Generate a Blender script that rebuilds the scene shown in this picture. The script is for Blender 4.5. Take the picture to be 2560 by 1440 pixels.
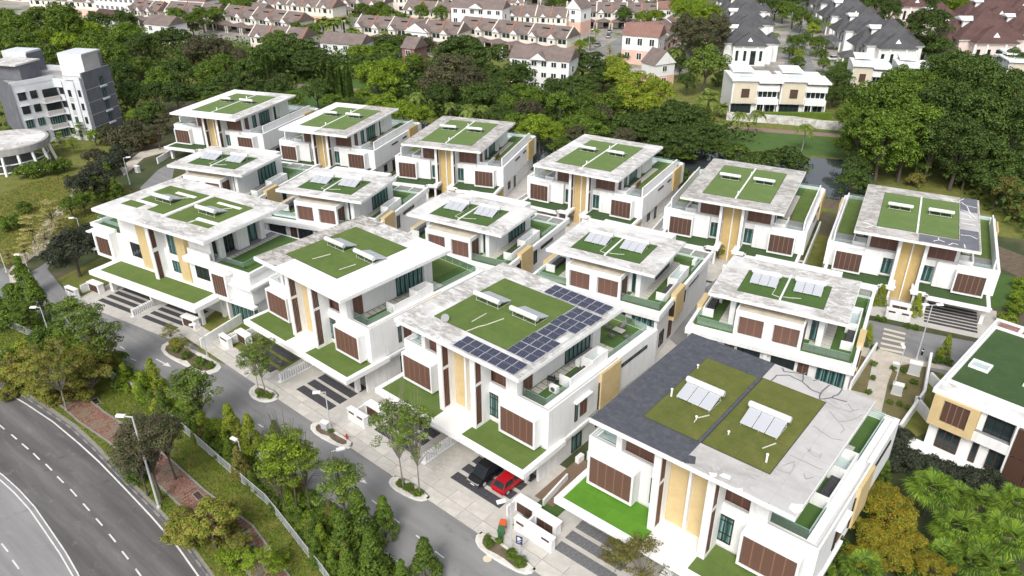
import bpy, bmesh, math, random
import numpy as np
from mathutils import Vector, Matrix
random.seed(7); np.random.seed(7)
R = math.radians
for o in list(bpy.data.objects): bpy.data.objects.remove(o)
scene = bpy.context.scene
COL = scene.collection
# ------------------------------------------------------------------ camera
PITCH, ROLL, FPX, CAMZ = R(28.213), R(-0.1413), 1901.74, 56.25
cam_d = bpy.data.cameras.new("camera"); cam = bpy.data.objects.new("camera", cam_d); COL.objects.link(cam)
cam_d.sensor_width = 36.0; cam_d.lens = FPX / 2560.0 * 36.0
cam_d.clip_start = 0.5; cam_d.clip_end = 6000
fwd = Vector((0, math.cos(PITCH), -math.sin(PITCH))); up0 = Vector((0, math.sin(PITCH), math.cos(PITCH))); rt0 = Vector((1, 0, 0))
rt = rt0 * math.cos(ROLL) + up0 * math.sin(ROLL); up = -rt0 * math.sin(ROLL) + up0 * math.cos(ROLL)
m = Matrix((rt, up, -fwd)).transposed().to_4x4(); m.translation = Vector((0, 0, CAMZ)); cam.matrix_world = m
scene.camera = cam
scene.render.engine = 'CYCLES'; scene.cycles.transparent_max_bounces = 24
# ------------------------------------------------------------------ light: bright overcast day
world = bpy.data.worlds.new("World"); scene.world = world; world.use_nodes = True
wn = world.node_tree.nodes; wl = world.node_tree.links
SUN_EL, SUN_AZ = R(46), R(196)
sky = wn.new('ShaderNodeTexSky'); sky.sky_type = 'NISHITA'; sky.sun_disc = False
sky.sun_elevation = SUN_EL; sky.sun_rotation = SUN_AZ; sky.dust_density = 4.0; sky.air_density = 1.0; sky.ozone_density = 1.0
hs = wn.new('ShaderNodeHueSaturation'); hs.inputs['Saturation'].default_value = 0.35
wl.new(sky.outputs[0], hs.inputs['Color']); wl.new(hs.outputs[0], wn['Background'].inputs['Color'])
wn['Background'].inputs['Strength'].default_value = 0.15
sd = bpy.data.lights.new("sun", 'SUN'); sd.energy = 1.5; sd.angle = R(18); sd.color = (1.0, 0.965, 0.92)
sun = bpy.data.objects.new("sun", sd); COL.objects.link(sun)
d = Vector((math.sin(SUN_AZ) * math.cos(SUN_EL), math.cos(SUN_AZ) * math.cos(SUN_EL), math.sin(SUN_EL)))
sun.rotation_euler = d.to_track_quat('Z', 'Y').to_euler()
vs = scene.view_settings; vs.view_transform = 'Standard'; vs.look = 'None'; vs.gamma = 1.0; vs.use_curve_mapping = False; vs.exposure = 0.38

# ------------------------------------------------------------------ where things stand
def G(px, py, z=0.0):
    """point of the place seen at (px,py) of the 2560x1440 photograph, at height z"""
    dv = fwd + rt * ((px - 1280) / FPX) - up * ((py - 720) / FPX)
    t = (z - CAMZ) / dv.z
    return Vector((dv.x * t, dv.y * t, z))
def P2(l, z=0.0): return [tuple(G(a, b, z))[:2] for a, b in l]

# ------------------------------------------------------------------ materials
MATS = {}
def newmat(name, rough=0.8):
    mt = bpy.data.materials.new(name); mt.use_nodes = True; MATS[name] = mt
    b = mt.node_tree.nodes['Principled BSDF']; b.inputs['Roughness'].default_value = rough
    return mt, mt.node_tree.nodes, mt.node_tree.links, b
def rgb(c): return (c[0], c[1], c[2], 1.0)
def noise(n, l, scale, detail=4, rough=0.6, coord='Object', stretch=None):
    tc = n.new('ShaderNodeTexCoord'); mp = n.new('ShaderNodeMapping'); t = n.new('ShaderNodeTexNoise')
    if stretch: mp.inputs['Scale'].default_value = stretch
    l.new(tc.outputs[coord], mp.inputs[0]); l.new(mp.outputs[0], t.inputs['Vector'])
    t.inputs['Scale'].default_value = scale; t.inputs['Detail'].default_value = detail; t.inputs['Roughness'].default_value = rough
    return t
def ramp(n, l, src, stops):
    r = n.new('ShaderNodeValToRGB'); l.new(src, r.inputs[0])
    e = r.color_ramp.elements
    while len(e) < len(stops): e.new(0.5)
    for k, (p, c) in enumerate(stops): e[k].position = p; e[k].color = rgb(c) if not isinstance(c, (int, float)) else (c, c, c, 1)
    return r
def mixc(n, l, fac, a, b):
    m_ = n.new('ShaderNodeMix'); m_.data_type = 'RGBA'
    if isinstance(fac, (int, float)): m_.inputs[0].default_value = fac
    else: l.new(fac, m_.inputs[0])
    for s, v in ((6, a), (7, b)):
        if isinstance(v, (tuple, list)): m_.inputs[s].default_value = rgb(v)
        else: l.new(v, m_.inputs[s])
    return m_.outputs[2]
def plain(name, c, rough=0.7, metal=0.0, spec=None):
    mt, n, l, b = newmat(name, rough); b.inputs['Base Color'].default_value = rgb(c); b.inputs['Metallic'].default_value = metal
    return mt
def mottled(name, c1, c2, scale, rough=0.85, lo=0.35, hi=0.65, detail=5, stretch=None, bump=0.0, coord='Object', c3=None, s3=0.3):
    mt, n, l, b = newmat(name, rough)
    t = noise(n, l, scale, detail, 0.65, coord, stretch)
    out = ramp(n, l, t.outputs[0], [(lo, c1), (hi, c2)]).outputs[0]
    if c3:
        t3 = noise(n, l, s3, 5, 0.7, coord); f = ramp(n, l, t3.outputs[0], [(0.48, 0.0), (0.62, 1.0)])
        out = mixc(n, l, f.outputs[0], out, c3)
    l.new(out, b.inputs['Base Color'])
    if bump:
        bp = n.new('ShaderNodeBump'); bp.inputs['Strength'].default_value = bump; bp.inputs['Distance'].default_value = 0.05
        l.new(t.outputs[0], bp.inputs['Height']); l.new(bp.outputs[0], b.inputs['Normal'])
    return mt
W0 = (0.80, 0.80, 0.79)
mottled('far_yards', (0.22, 0.20, 0.18), (0.40, 0.37, 0.34), 0.08, detail=7, c3=(0.09, 0.13, 0.04), s3=0.05)
# white render with faint rain streaks running down
mt, n, l, b = newmat('white_render', 0.75)
t1 = noise(n, l, 1.0, 5, 0.7, 'Object', (1.6, 1.6, 0.22)); f1 = ramp(n, l, t1.outputs[0], [(0.52, 0.0), (0.76, 0.5)])
t2 = noise(n, l, 0.35, 3, 0.6); c_ = ramp(n, l, t2.outputs[0], [(0.3, (0.76, 0.765, 0.765)), (0.7, (0.83, 0.83, 0.82))])
l.new(mixc(n, l, f1.outputs[0], c_.outputs[0], (0.46, 0.45, 0.43)), b.inputs['Base Color'])
mottled('apartment_white', (0.56, 0.58, 0.61), (0.64, 0.66, 0.69), 0.4)
plain('white_clean', (0.84, 0.84, 0.83), 0.6)
mottled('beige_top', (0.62, 0.56, 0.46), (0.42, 0.38, 0.32), 0.8, stretch=(1, 1, 1), lo=0.42, hi=0.75)
def roofmat(name, base, dirt, amount, seed, black=0.5):
    """weathered concrete: broad grey zones, streaky film inside them, black mould specks, faint slab joints"""
    mt, n, l, b = newmat(name, 0.85)
    def shifted(t): t.inputs['Vector'].links[0].from_node.inputs['Location'].default_value = (seed * 7.3, seed * 3.1, 0); return t
    def mul(a, c):
        m_ = n.new('ShaderNodeMath'); m_.operation = 'MULTIPLY'; l.new(a, m_.inputs[0])
        if isinstance(c, float): m_.inputs[1].default_value = c
        else: l.new(c, m_.inputs[1])
        return m_.outputs[0]
    t = shifted(noise(n, l, 0.16, 3, 0.55)); zone = ramp(n, l, t.outputs[0], [(0.60 - amount, 0.0), (0.74 - amount, 1.0)]).outputs[0]
    t2 = shifted(noise(n, l, 0.8, 9, 0.78, 'Object', (0.8, 1.5, 1))); t2.inputs['Distortion'].default_value = 0.8; film = ramp(n, l, t2.outputs[0], [(0.43, 0.05), (0.56, 0.9)]).outputs[0]
    t4 = shifted(noise(n, l, 0.5, 7, 0.75)); soft = ramp(n, l, t4.outputs[0], [(0.35, 1.0), (0.7, 0.84)]).outputs[0]
    t5 = shifted(noise(n, l, 2.2, 9, 0.85)); t5.inputs['Distortion'].default_value = 1.5; speck = ramp(n, l, t5.outputs[0], [(0.57, 0.0), (0.63, black)]).outputs[0]
    tc = n.new('ShaderNodeTexCoord'); br = n.new('ShaderNodeTexBrick'); br.offset = 0.0; br.inputs['Scale'].default_value = 1.0; br.inputs['Brick Width'].default_value = 2.4; br.inputs['Row Height'].default_value = 1.9; br.inputs['Mortar Size'].default_value = 0.035; br.inputs['Mortar Smooth'].default_value = 0.6
    br.inputs['Color1'].default_value = (1, 1, 1, 1); br.inputs['Color2'].default_value = (.97, .97, .97, 1); br.inputs['Mortar'].default_value = (.86, .86, .86, 1); l.new(tc.outputs['Object'], br.inputs['Vector'])
    mm = n.new('ShaderNodeMix'); mm.data_type = 'RGBA'; mm.blend_type = 'MULTIPLY'; mm.inputs[0].default_value = 1.0; mm.inputs[6].default_value = rgb(base); l.new(br.outputs[0], mm.inputs[7])
    m2 = n.new('ShaderNodeMix'); m2.data_type = 'RGBA'; m2.blend_type = 'MULTIPLY'; m2.inputs[0].default_value = 1.0; l.new(mm.outputs[2], m2.inputs[6]); l.new(soft, m2.inputs[7])
    c = mixc(n, l, mul(zone, film), m2.outputs[2], dirt)
    l.new(mixc(n, l, mul(mul(zone, speck), film), c, tuple(x * 0.30 for x in dirt)), b.inputs['Base Color'])
    return mt
for i in range(6): roofmat('roof_stained_%d' % i, (0.74, 0.735, 0.72), (0.34, 0.32, 0.29), [0.21, 0.24, 0.20, 0.20, 0.20, 0.24][i], i + 1, .8)
for i in range(2): roofmat('roof_dirty_%d' % i, (0.62, 0.60, 0.57), (0.27, 0.25, 0.225), 0.28, i + 11, 0.35)
roofmat('roof_black_stain', (0.62, 0.60, 0.57), (0.22, 0.195, 0.165), 0.34, 3, 0.9)
roofmat('roof_grey', (0.54, 0.53, 0.515), (0.36, 0.345, 0.33), 0.12, 5, 0.1)
plain('roof_white', (0.85, 0.85, 0.84), 0.6)
mottled('bitumen', (0.058, 0.062, 0.076), (0.082, 0.087, 0.104), 0.6, 0.8, stretch=(1, 2, 1), detail=9, c3=(0.095, 0.10, 0.115), s3=1.6)
plain('bitumen_line', (0.14, 0.145, 0.155), 0.8)
def turf(name, c1, c2, c3):
    seam = name.startswith('turf'); wear = {'turf_old': .75, 'turf_bright': .05, 'turf': .35}.get(name, .3)
    mt, n, l, b = newmat(name, 0.95)
    t = noise(n, l, 0.5, 6, 0.7); t2 = noise(n, l, 14, 3, 0.7)
    a = ramp(n, l, t.outputs[0], [(0.35, c1), (0.65, c2)]); f = ramp(n, l, t2.outputs[0], [(0.42, 0.0), (0.68, 0.7)])
    tc = n.new('ShaderNodeTexCoord'); br = n.new('ShaderNodeTexBrick'); br.offset = 0.3; br.inputs['Scale'].default_value = 1.0; br.inputs['Brick Width'].default_value = 7.0; br.inputs['Row Height'].default_value = 1.95; br.inputs['Mortar Size'].default_value = 0.03; br.inputs['Mortar Smooth'].default_value = 0.8; br.inputs['Bias'].default_value = 0.0
    br.inputs['Color1'].default_value = (1, 1, 1, 1); br.inputs['Color2'].default_value = (.90, .92, .88, 1); br.inputs['Mortar'].default_value = (.68, .68, .66, 1) if seam else (1, 1, 1, 1); l.new(tc.outputs['Object'], br.inputs['Vector'])
    ml = n.new('ShaderNodeMix'); ml.data_type = 'RGBA'; ml.blend_type = 'MULTIPLY'; ml.inputs[0].default_value = 1.0 if seam else 0.0; l.new(mixc(n, l, f.outputs[0], a.outputs[0], c3), ml.inputs[6]); l.new(br.outputs[0], ml.inputs[7])
    t7 = noise(n, l, 1.1, 8, 0.8); f7 = ramp(n, l, t7.outputs[0], [(0.56, 0.0), (0.72, wear)])
    l.new(mixc(n, l, f7.outputs[0], ml.outputs[2], (0.20, 0.19, 0.09)), b.inputs['Base Color'])
    bp = n.new('ShaderNodeBump'); bp.inputs['Strength'].default_value = 0.5; bp.inputs['Distance'].default_value = 0.04
    l.new(t2.outputs[0], bp.inputs['Height']); l.new(bp.outputs[0], b.inputs['Normal'])
turf('turf', (0.095, 0.150, 0.028), (0.130, 0.190, 0.040), (0.070, 0.115, 0.022))
turf('turf_bright', (0.085, 0.235, 0.012), (0.12, 0.290, 0.02), (0.06, 0.18, 0.01))
turf('turf_far', (0.125, 0.195, 0.052), (0.150, 0.225, 0.065), (0.10, 0.160, 0.042))
turf('turf_old', (0.105, 0.125, 0.020), (0.165, 0.165, 0.036), (0.070, 0.095, 0.015))
turf('turf_deep', (0.060, 0.125, 0.024), (0.080, 0.15, 0.03), (0.045, 0.10, 0.018))
turf('turf_dark', (0.038, 0.085, 0.022), (0.055, 0.105, 0.03), (0.03, 0.065, 0.018))  # dark green turf for the back row canopies and the right hand roof
turf('lawn', (0.085, 0.135, 0.012), (0.24, 0.20, 0.055), (0.06, 0.10, 0.008))
turf('lawn_dry', (0.13, 0.115, 0.045), (0.21, 0.17, 0.08), (0.08, 0.09, 0.03))
turf('lawn_far', (0.055, 0.12, 0.022), (0.09, 0.16, 0.03), (0.04, 0.09, 0.016))
mottled('ground', (0.035, 0.055, 0.016), (0.075, 0.085, 0.028), 0.12, c3=(0.11, 0.085, 0.055), s3=0.06)
mottled('soil', (0.10, 0.075, 0.05), (0.17, 0.13, 0.09), 1.2)
def asphalt(name, cols, pale, rot=R(38)):
    mt, n, l, b = newmat(name, 0.88)
    def rotn(sc, det, st, rg):
        t = noise(n, l, sc, det, rg, 'Object', st); mp_ = t.inputs['Vector'].links[0].from_node; mp_.vector_type = 'TEXTURE'; mp_.inputs['Rotation'].default_value = (0, 0, -rot); mp_.inputs['Scale'].default_value = tuple(1 / v for v in st); return t
    t = rotn(1.0, 7, (0.035, 0.35, 1), 0.62); c = ramp(n, l, t.outputs[0], [(0.34, cols[0]), (0.5, cols[1]), (0.66, cols[2])]).outputs[0]
    t2 = rotn(0.9, 8, (0.5, 1, 1), 0.78); f2 = ramp(n, l, t2.outputs[0], [(0.56, 0.0), (0.70, 0.55)]).outputs[0]
    t3 = noise(n, l, 16, 3, 0.6); f3 = ramp(n, l, t3.outputs[0], [(0.3, 0.0), (0.8, 0.35)]).outputs[0]
    t4 = noise(n, l, 0.25, 6, 0.7); f4 = ramp(n, l, t4.outputs[0], [(0.60, 0.0), (0.66, 0.4)]).outputs[0]
    l.new(mixc(n, l, f4, mixc(n, l, f3, mixc(n, l, f2, c, pale), tuple(x * 0.75 for x in cols[0])), tuple(x * 0.7 for x in cols[0])), b.inputs['Base Color']); return mt
asphalt('asphalt', [(0.19, 0.19, 0.192), (0.235, 0.235, 0.234), (0.28, 0.278, 0.274)], (0.35, 0.34, 0.32))
asphalt('road_asphalt', [(0.080, 0.074, 0.075), (0.120, 0.113, 0.113), (0.19, 0.183, 0.18)], (0.27, 0.265, 0.26))
asphalt('road_asphalt_pale', [(0.20, 0.195, 0.195), (0.27, 0.265, 0.265), (0.34, 0.335, 0.33)], (0.40, 0.395, 0.39))
mottled('concrete', (0.44, 0.42, 0.385), (0.56, 0.54, 0.50), 0.7, detail=7, c3=(0.50, 0.47, 0.42), s3=0.4)
mottled('concrete_b', (0.48, 0.455, 0.41), (0.60, 0.57, 0.52), 0.9, detail=7)
mottled('kerb', (0.55, 0.52, 0.45), (0.70, 0.68, 0.62), 1.5)
mottled('path', (0.46, 0.41, 0.34), (0.58, 0.53, 0.45), 0.8)
mottled('pad', (0.42, 0.40, 0.355), (0.55, 0.52, 0.47), 2.5)
mottled('slate_tile', (0.035, 0.036, 0.042), (0.07, 0.07, 0.078), 3.5)
mottled('slate_tile_pale', (0.11, 0.112, 0.12), (0.17, 0.172, 0.18), 3.5)
mottled('deck_grey', (0.19, 0.195, 0.20), (0.26, 0.265, 0.27), 1.5)
mottled('line_white', (0.70, 0.70, 0.68), (0.50, 0.50, 0.49), 1.4, lo=0.45, hi=0.75); plain('line_cream', (0.62, 0.56, 0.43), 0.8)
mottled('brick_red', (0.21, 0.085, 0.070), (0.35, 0.185, 0.160), 2.0, c3=(0.25, 0.19, 0.155), s3=0.45)
mottled('path_red', (0.22, 0.15, 0.12), (0.30, 0.20, 0.165), 1.5)
mottled('brick_grey', (0.22, 0.21, 0.19), (0.30, 0.28, 0.25), 3.0)
mottled('yellow_render', (0.56, 0.425, 0.215), (0.64, 0.495, 0.265), 0.8)
mottled('yellow_render_far', (0.50, 0.36, 0.15), (0.58, 0.43, 0.19), 0.8)
def wood(name, a, b_, sc=(1, 1, 14)):
    mt, n, l, b = newmat(name, 0.6)
    tc = n.new('ShaderNodeTexCoord'); w = n.new('ShaderNodeTexWave'); w.wave_type = 'BANDS'; w.bands_direction = 'Z'
    w.inputs['Scale'].default_value = 2.6; w.inputs['Distortion'].default_value = 0.3
    l.new(tc.outputs['Object'], w.inputs['Vector'])
    t = noise(n, l, 1.5, 4, 0.6); f = ramp(n, l, w.outputs[0], [(0.25, 0.0), (0.75, 1.0)])
    c = mixc(n, l, f.outputs[0], a, b_)
    l.new(mixc(n, l, t.outputs[0], c, tuple(x * 0.72 for x in b_)), b.inputs['Base Color'])
    bp = n.new('ShaderNodeBump'); bp.inputs['Strength'].default_value = 0.6; bp.inputs['Distance'].default_value = 0.03
    l.new(w.outputs[0], bp.inputs['Height']); l.new(bp.outputs[0], b.inputs['Normal'])
wood('shutter_wood', (0.10, 0.045, 0.03), (0.185, 0.095, 0.068))
wood('shutter_dark', (0.06, 0.03, 0.022), (0.115, 0.06, 0.042))
wood('deck_wood', (0.16, 0.10, 0.065), (0.24, 0.165, 0.11))
plain('wood_dark', (0.075, 0.038, 0.026), 0.5); plain('louvre_wood', (0.135, 0.066, 0.045), 0.5)
plain('edge_dark', (0.05, 0.05, 0.04), 0.9); plain('stile_wood', (0.24, 0.125, 0.085), 0.6); plain('frame_dark', (0.025, 0.017, 0.014), 0.45); plain('black_void', (0.012, 0.012, 0.012), 0.6)
mt, n, l, b = newmat('glass_teal', 0.08)
tc = n.new('ShaderNodeTexCoord'); wv = n.new('ShaderNodeTexNoise'); mp = n.new('ShaderNodeMapping'); mp.inputs['Scale'].default_value = (5, 5, 0.12)
l.new(tc.outputs['Object'], mp.inputs[0]); l.new(mp.outputs[0], wv.inputs['Vector']); wv.inputs['Scale'].default_value = 1.6
c_ = ramp(n, l, wv.outputs[0], [(0.38, (0.014, 0.035, 0.036)), (0.52, (0.045, 0.125, 0.12)), (0.64, (0.22, 0.36, 0.345))]); l.new(c_.outputs[0], b.inputs['Base Color'])
mt, n, l, b = newmat('glass_dark', 0.06)
t = noise(n, l, 0.5, 2, 0.5); c_ = ramp(n, l, t.outputs[0], [(0.35, (0.012, 0.018, 0.02)), (0.7, (0.04, 0.06, 0.062))]); l.new(c_.outputs[0], b.inputs['Base Color'])
mt, n, l, b = newmat('glass_rail', 0.03)
tr = n.new('ShaderNodeBsdfTransparent'); tr.inputs[0].default_value = (0.93, 0.985, 0.97, 1); gl = n.new('ShaderNodeBsdfGlossy'); gl.inputs['Roughness'].default_value = 0.05
gl.inputs[0].default_value = (0.9, 1, 0.97, 1); mx = n.new('ShaderNodeMixShader'); fr = n.new('ShaderNodeFresnel'); fr.inputs[0].default_value = 1.5
ad = n.new('ShaderNodeMath'); ad.operation = 'ADD'; ad.inputs[1].default_value = 0.05; l.new(fr.outputs[0], ad.inputs[0])
l.new(ad.outputs[0], mx.inputs[0]); l.new(tr.outputs[0], mx.inputs[1]); l.new(gl.outputs[0], mx.inputs[2]); df = n.new('ShaderNodeBsdfDiffuse'); df.inputs[0].default_value = (0.62, 0.78, 0.74, 1); m3 = n.new('ShaderNodeMixShader'); m3.inputs[0].default_value = 0.10; l.new(mx.outputs[0], m3.inputs[1]); l.new(df.outputs[0], m3.inputs[2]); l.new(m3.outputs[0], n['Material Output'].inputs[0])
plain('glass_edge', (0.30, 0.55, 0.48), 0.2)
plain('glass_sky', (0.45, 0.55, 0.54), 0.1)
plain('steel', (0.80, 0.81, 0.82), 0.32, 0.15); plain('grey_metal', (0.36, 0.37, 0.38), 0.45, 0.3); plain('pale_metal', (0.58, 0.60, 0.62), 0.45, 0.2)
mt, n, l, b = newmat('collector', 0.25); b.inputs['Base Color'].default_value = (0.46, 0.48, 0.51, 1)
mt, n, l, b = newmat('pv_cell', 0.18)
tc = n.new('ShaderNodeTexCoord'); br = n.new('ShaderNodeTexBrick'); br.offset = 0.0
br.inputs['Scale'].default_value = 1.0; br.inputs['Brick Width'].default_value = 0.2; br.inputs['Row Height'].default_value = 0.2; br.inputs['Mortar Size'].default_value = 0.012
br.inputs['Color1'].default_value = (0.012, 0.014, 0.040, 1); br.inputs['Color2'].default_value = (0.018, 0.020, 0.052, 1); br.inputs['Mortar'].default_value = (0.20, 0.21, 0.26, 1)
l.new(tc.outputs['Object'], br.inputs['Vector']); l.new(br.outputs[0], b.inputs['Base Color'])
plain('car_black', (0.012, 0.012, 0.014), 0.15); plain('car_red', (0.42, 0.008, 0.015), 0.2); plain('car_white', (0.75, 0.76, 0.77), 0.25)
plain('car_grey', (0.30, 0.31, 0.33), 0.25, 0.3); plain('tyre', (0.02, 0.02, 0.02), 0.8); plain('car_glass', (0.02, 0.025, 0.03), 0.05)
plain('lamp_white', (0.8, 0.8, 0.8), 0.3); plain('tail_red', (0.4, 0.01, 0.01), 0.3); plain('chrome', (0.8, 0.8, 0.8), 0.12, 0.9)
plain('bin_green', (0.04, 0.14, 0.06), 0.5); plain('bin_orange', (0.65, 0.11, 0.03), 0.5); plain('sign_blue', (0.02, 0.04, 0.13), 0.5); plain('red_paint', (0.45, 0.03, 0.025), 0.5)
plain('furniture', (0.10, 0.09, 0.08), 0.6); plain('fabric_grey', (0.22, 0.21, 0.20), 0.8); plain('umber_wood', (0.30, 0.20, 0.12), 0.6)
def tiles(name, c1, c2, mort):
    mt, n, l, b = newmat(name, 0.85)
    t = noise(n, l, 0.5, 7, 0.7); t2 = noise(n, l, 4.0, 4, 0.7)
    a = ramp(n, l, t.outputs[0], [(0.3, c1), (0.7, c2)]); f = ramp(n, l, t2.outputs[0], [(0.35, 0.0), (0.7, 0.6)])
    tc = n.new('ShaderNodeTexCoord'); w = n.new('ShaderNodeTexWave'); w.bands_direction = 'Y'; w.inputs['Scale'].default_value = 1.3; l.new(tc.outputs['Object'], w.inputs[0])
    c = mixc(n, l, f.outputs[0], a.outputs[0], mort); l.new(c, b.inputs['Base Color'])
    bp = n.new('ShaderNodeBump'); bp.inputs['Strength'].default_value = 0.8; bp.inputs['Distance'].default_value = 0.08
    l.new(w.outputs[0], bp.inputs['Height']); l.new(bp.outputs[0], b.inputs['Normal'])
tiles('tile_brown', (0.165, 0.125, 0.112), (0.29, 0.235, 0.215), (0.10, 0.072, 0.064))
tiles('tile_rust', (0.25, 0.13, 0.10), (0.33, 0.20, 0.165), (0.17, 0.09, 0.075))
tiles('tile_grey', (0.06, 0.06, 0.064), (0.125, 0.124, 0.128), (0.035, 0.035, 0.04))
tiles('tile_maroon', (0.085, 0.042, 0.038), (0.15, 0.085, 0.075), (0.05, 0.025, 0.025))
mottled('cream_wall', (0.70, 0.665, 0.58), (0.78, 0.75, 0.68), 0.4); mottled('pink_wall', (0.66, 0.42, 0.33), (0.72, 0.49, 0.40), 0.4); mottled('pale_pink', (0.70, 0.58, 0.54), (0.75, 0.65, 0.61), 0.4)
plain('orange_ridge', (0.42, 0.16, 0.09), 0.8)
mottled('beige_wall', (0.60, 0.53, 0.40), (0.66, 0.60, 0.47), 0.4)
mottled('slate_wall', (0.12, 0.125, 0.145), (0.165, 0.17, 0.195), 0.6); mottled('flat_grey', (0.30, 0.29, 0.285), (0.42, 0.41, 0.40), 0.5); mottled('warm_grey', (0.42, 0.41, 0.40), (0.50, 0.48, 0.46), 0.5)
mt, n, l, b = newmat('water', 0.04); b.inputs['Base Color'].default_value = (0.05, 0.06, 0.06, 1)
t = noise(n, l, 0.8, 3, 0.5); bp = n.new('ShaderNodeBump'); bp.inputs['Strength'].default_value = 0.06; l.new(t.outputs[0], bp.inputs['Height']); l.new(bp.outputs[0], b.inputs['Normal'])
b.inputs['IOR'].default_value = 1.6
mottled('bark', (0.06, 0.048, 0.038), (0.12, 0.10, 0.08), 3); mottled('bark_pale', (0.17, 0.155, 0.13), (0.30, 0.275, 0.235), 3)
def leafmat(name, c1, c2, c3=None, p3=0.08):
    mt, n, l, b = newmat(name, 0.75)
    gm = n.new('ShaderNodeNewGeometry'); oi = n.new('ShaderNodeObjectInfo')
    t = noise(n, l, 0.35, 3, 0.6)
    av = n.new('ShaderNodeMath'); av.operation = 'ADD'; l.new(gm.outputs['Random Per Island'], av.inputs[0]); l.new(t.outputs[0], av.inputs[1])
    c = ramp(n, l, av.outputs[0], [(0.35, c1), (1.0, c2)])
    av.use_clamp = False
    dv = n.new('ShaderNodeMath'); dv.operation = 'MULTIPLY'; dv.inputs[1].default_value = 0.62; l.new(av.outputs[0], dv.inputs[0]); l.new(dv.outputs[0], c.inputs[0])
    out = c.outputs[0]
    if c3:
        lt = n.new('ShaderNodeMath'); lt.operation = 'LESS_THAN'; lt.inputs[1].default_value = p3; l.new(gm.outputs['Random Per Island'], lt.inputs[0])
        out = mixc(n, l, lt.outputs[0], out, c3)
    h = n.new('ShaderNodeHueSaturation'); l.new(out, h.inputs['Color'])
    mr = n.new('ShaderNodeMapRange'); mr.inputs[3].default_value = 0.8; mr.inputs[4].default_value = 1.2; l.new(oi.outputs['Random'], mr.inputs[0]); l.new(mr.outputs[0], h.inputs['Value'])
    l.new(h.outputs[0], b.inputs['Base Color'])
    try: b.inputs['Subsurface Weight'].default_value = 0.0
    except Exception: pass
    tl = n.new('ShaderNodeBsdfTranslucent'); l.new(h.outputs[0], tl.inputs[0]); mx = n.new('ShaderNodeMixShader'); mx.inputs[0].default_value = 0.25
    l.new(b.outputs[0], mx.inputs[1]); l.new(tl.outputs[0], mx.inputs[2]); l.new(mx.outputs[0], n['Material Output'].inputs[0])
    return mt
leafmat('leaf_mid', (0.036, 0.082, 0.006), (0.20, 0.295, 0.024)); leafmat('leaf_dark', (0.022, 0.052, 0.007), (0.125, 0.195, 0.024))
leafmat('leaf_bright', (0.07, 0.14, 0.005), (0.33, 0.43, 0.025)); leafmat('leaf_yellow', (0.12, 0.20, 0.008), (0.36, 0.46, 0.02), (0.42, 0.24, 0.10), 0.10)
leafmat('leaf_gold', (0.08, 0.13, 0.010), (0.34, 0.35, 0.022), (0.48, 0.27, 0.02), 0.26); leafmat('leaf_brown', (0.045, 0.038, 0.025), (0.15, 0.115, 0.065), (0.06, 0.11, 0.02), 0.3)
leafmat('leaf_rust', (0.12, 0.14, 0.012), (0.34, 0.24, 0.06), (0.17, 0.26, 0.02), 0.42); leafmat('leaf_purple', (0.016, 0.024, 0.012), (0.085, 0.10, 0.055))
leafmat('leaf_feather', (0.055, 0.10, 0.010), (0.26, 0.37, 0.05)); leafmat('leaf_palm', (0.07, 0.12, 0.015), (0.26, 0.32, 0.06)); leafmat('leaf_fan', (0.03, 0.08, 0.006), (0.28, 0.42, 0.03), (0.4, 0.32, 0.08), 0.015)
leafmat('leaf_pale', (0.30, 0.28, 0.08), (0.50, 0.44, 0.16)); leafmat('leaf_red', (0.15, 0.13, 0.02), (0.55, 0.12, 0.02), (0.10, 0.17, 0.02), 0.4); leafmat('leaf_olive', (0.06, 0.085, 0.012), (0.27, 0.26, 0.045), (0.26, 0.15, 0.06), 0.16)
leafmat('leaf_dry', (0.20, 0.15, 0.07), (0.36, 0.28, 0.15), (0.1, 0.14, 0.03), 0.3)

# ------------------------------------------------------------------ objects
def link(o, parent=None):
    COL.objects.link(o)
    if parent is not None: o.parent = parent
    return o
def tag(o, label=None, cat=None, group=None, kind=None):
    if label: o['label'] = label
    if cat: o['category'] = cat
    if group: o['group'] = group
    if kind: o['kind'] = kind
    return o
def empty(name, loc=(0, 0, 0), rz=0.0, label=None, cat=None, group=None, scale=None):
    o = bpy.data.objects.new(name, None); o.location = loc; o.rotation_euler = (0, 0, rz); o.empty_display_size = 0.5
    if scale: o.scale = scale
    link(o); return tag(o, label, cat, group)
def copy_tree(src, loc=None, rz=None, scale=None, label=None):
    def rec(o, par):
        c = o.copy(); COL.objects.link(c); c.parent = par
        for ch in KIDS.get(o.name, []): rec(ch, c); 
        return c
    c = rec(src, None)
    if loc is not None: c.location = loc
    if rz is not None: c.rotation_euler = (0, 0, rz)
    if scale is not None: c.scale = scale
    if label: c['label'] = label
    return c
KIDS = {}
def reg(o, parent):
    if parent is not None: KIDS.setdefault(parent.name, []).append(o)
    return o
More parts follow.
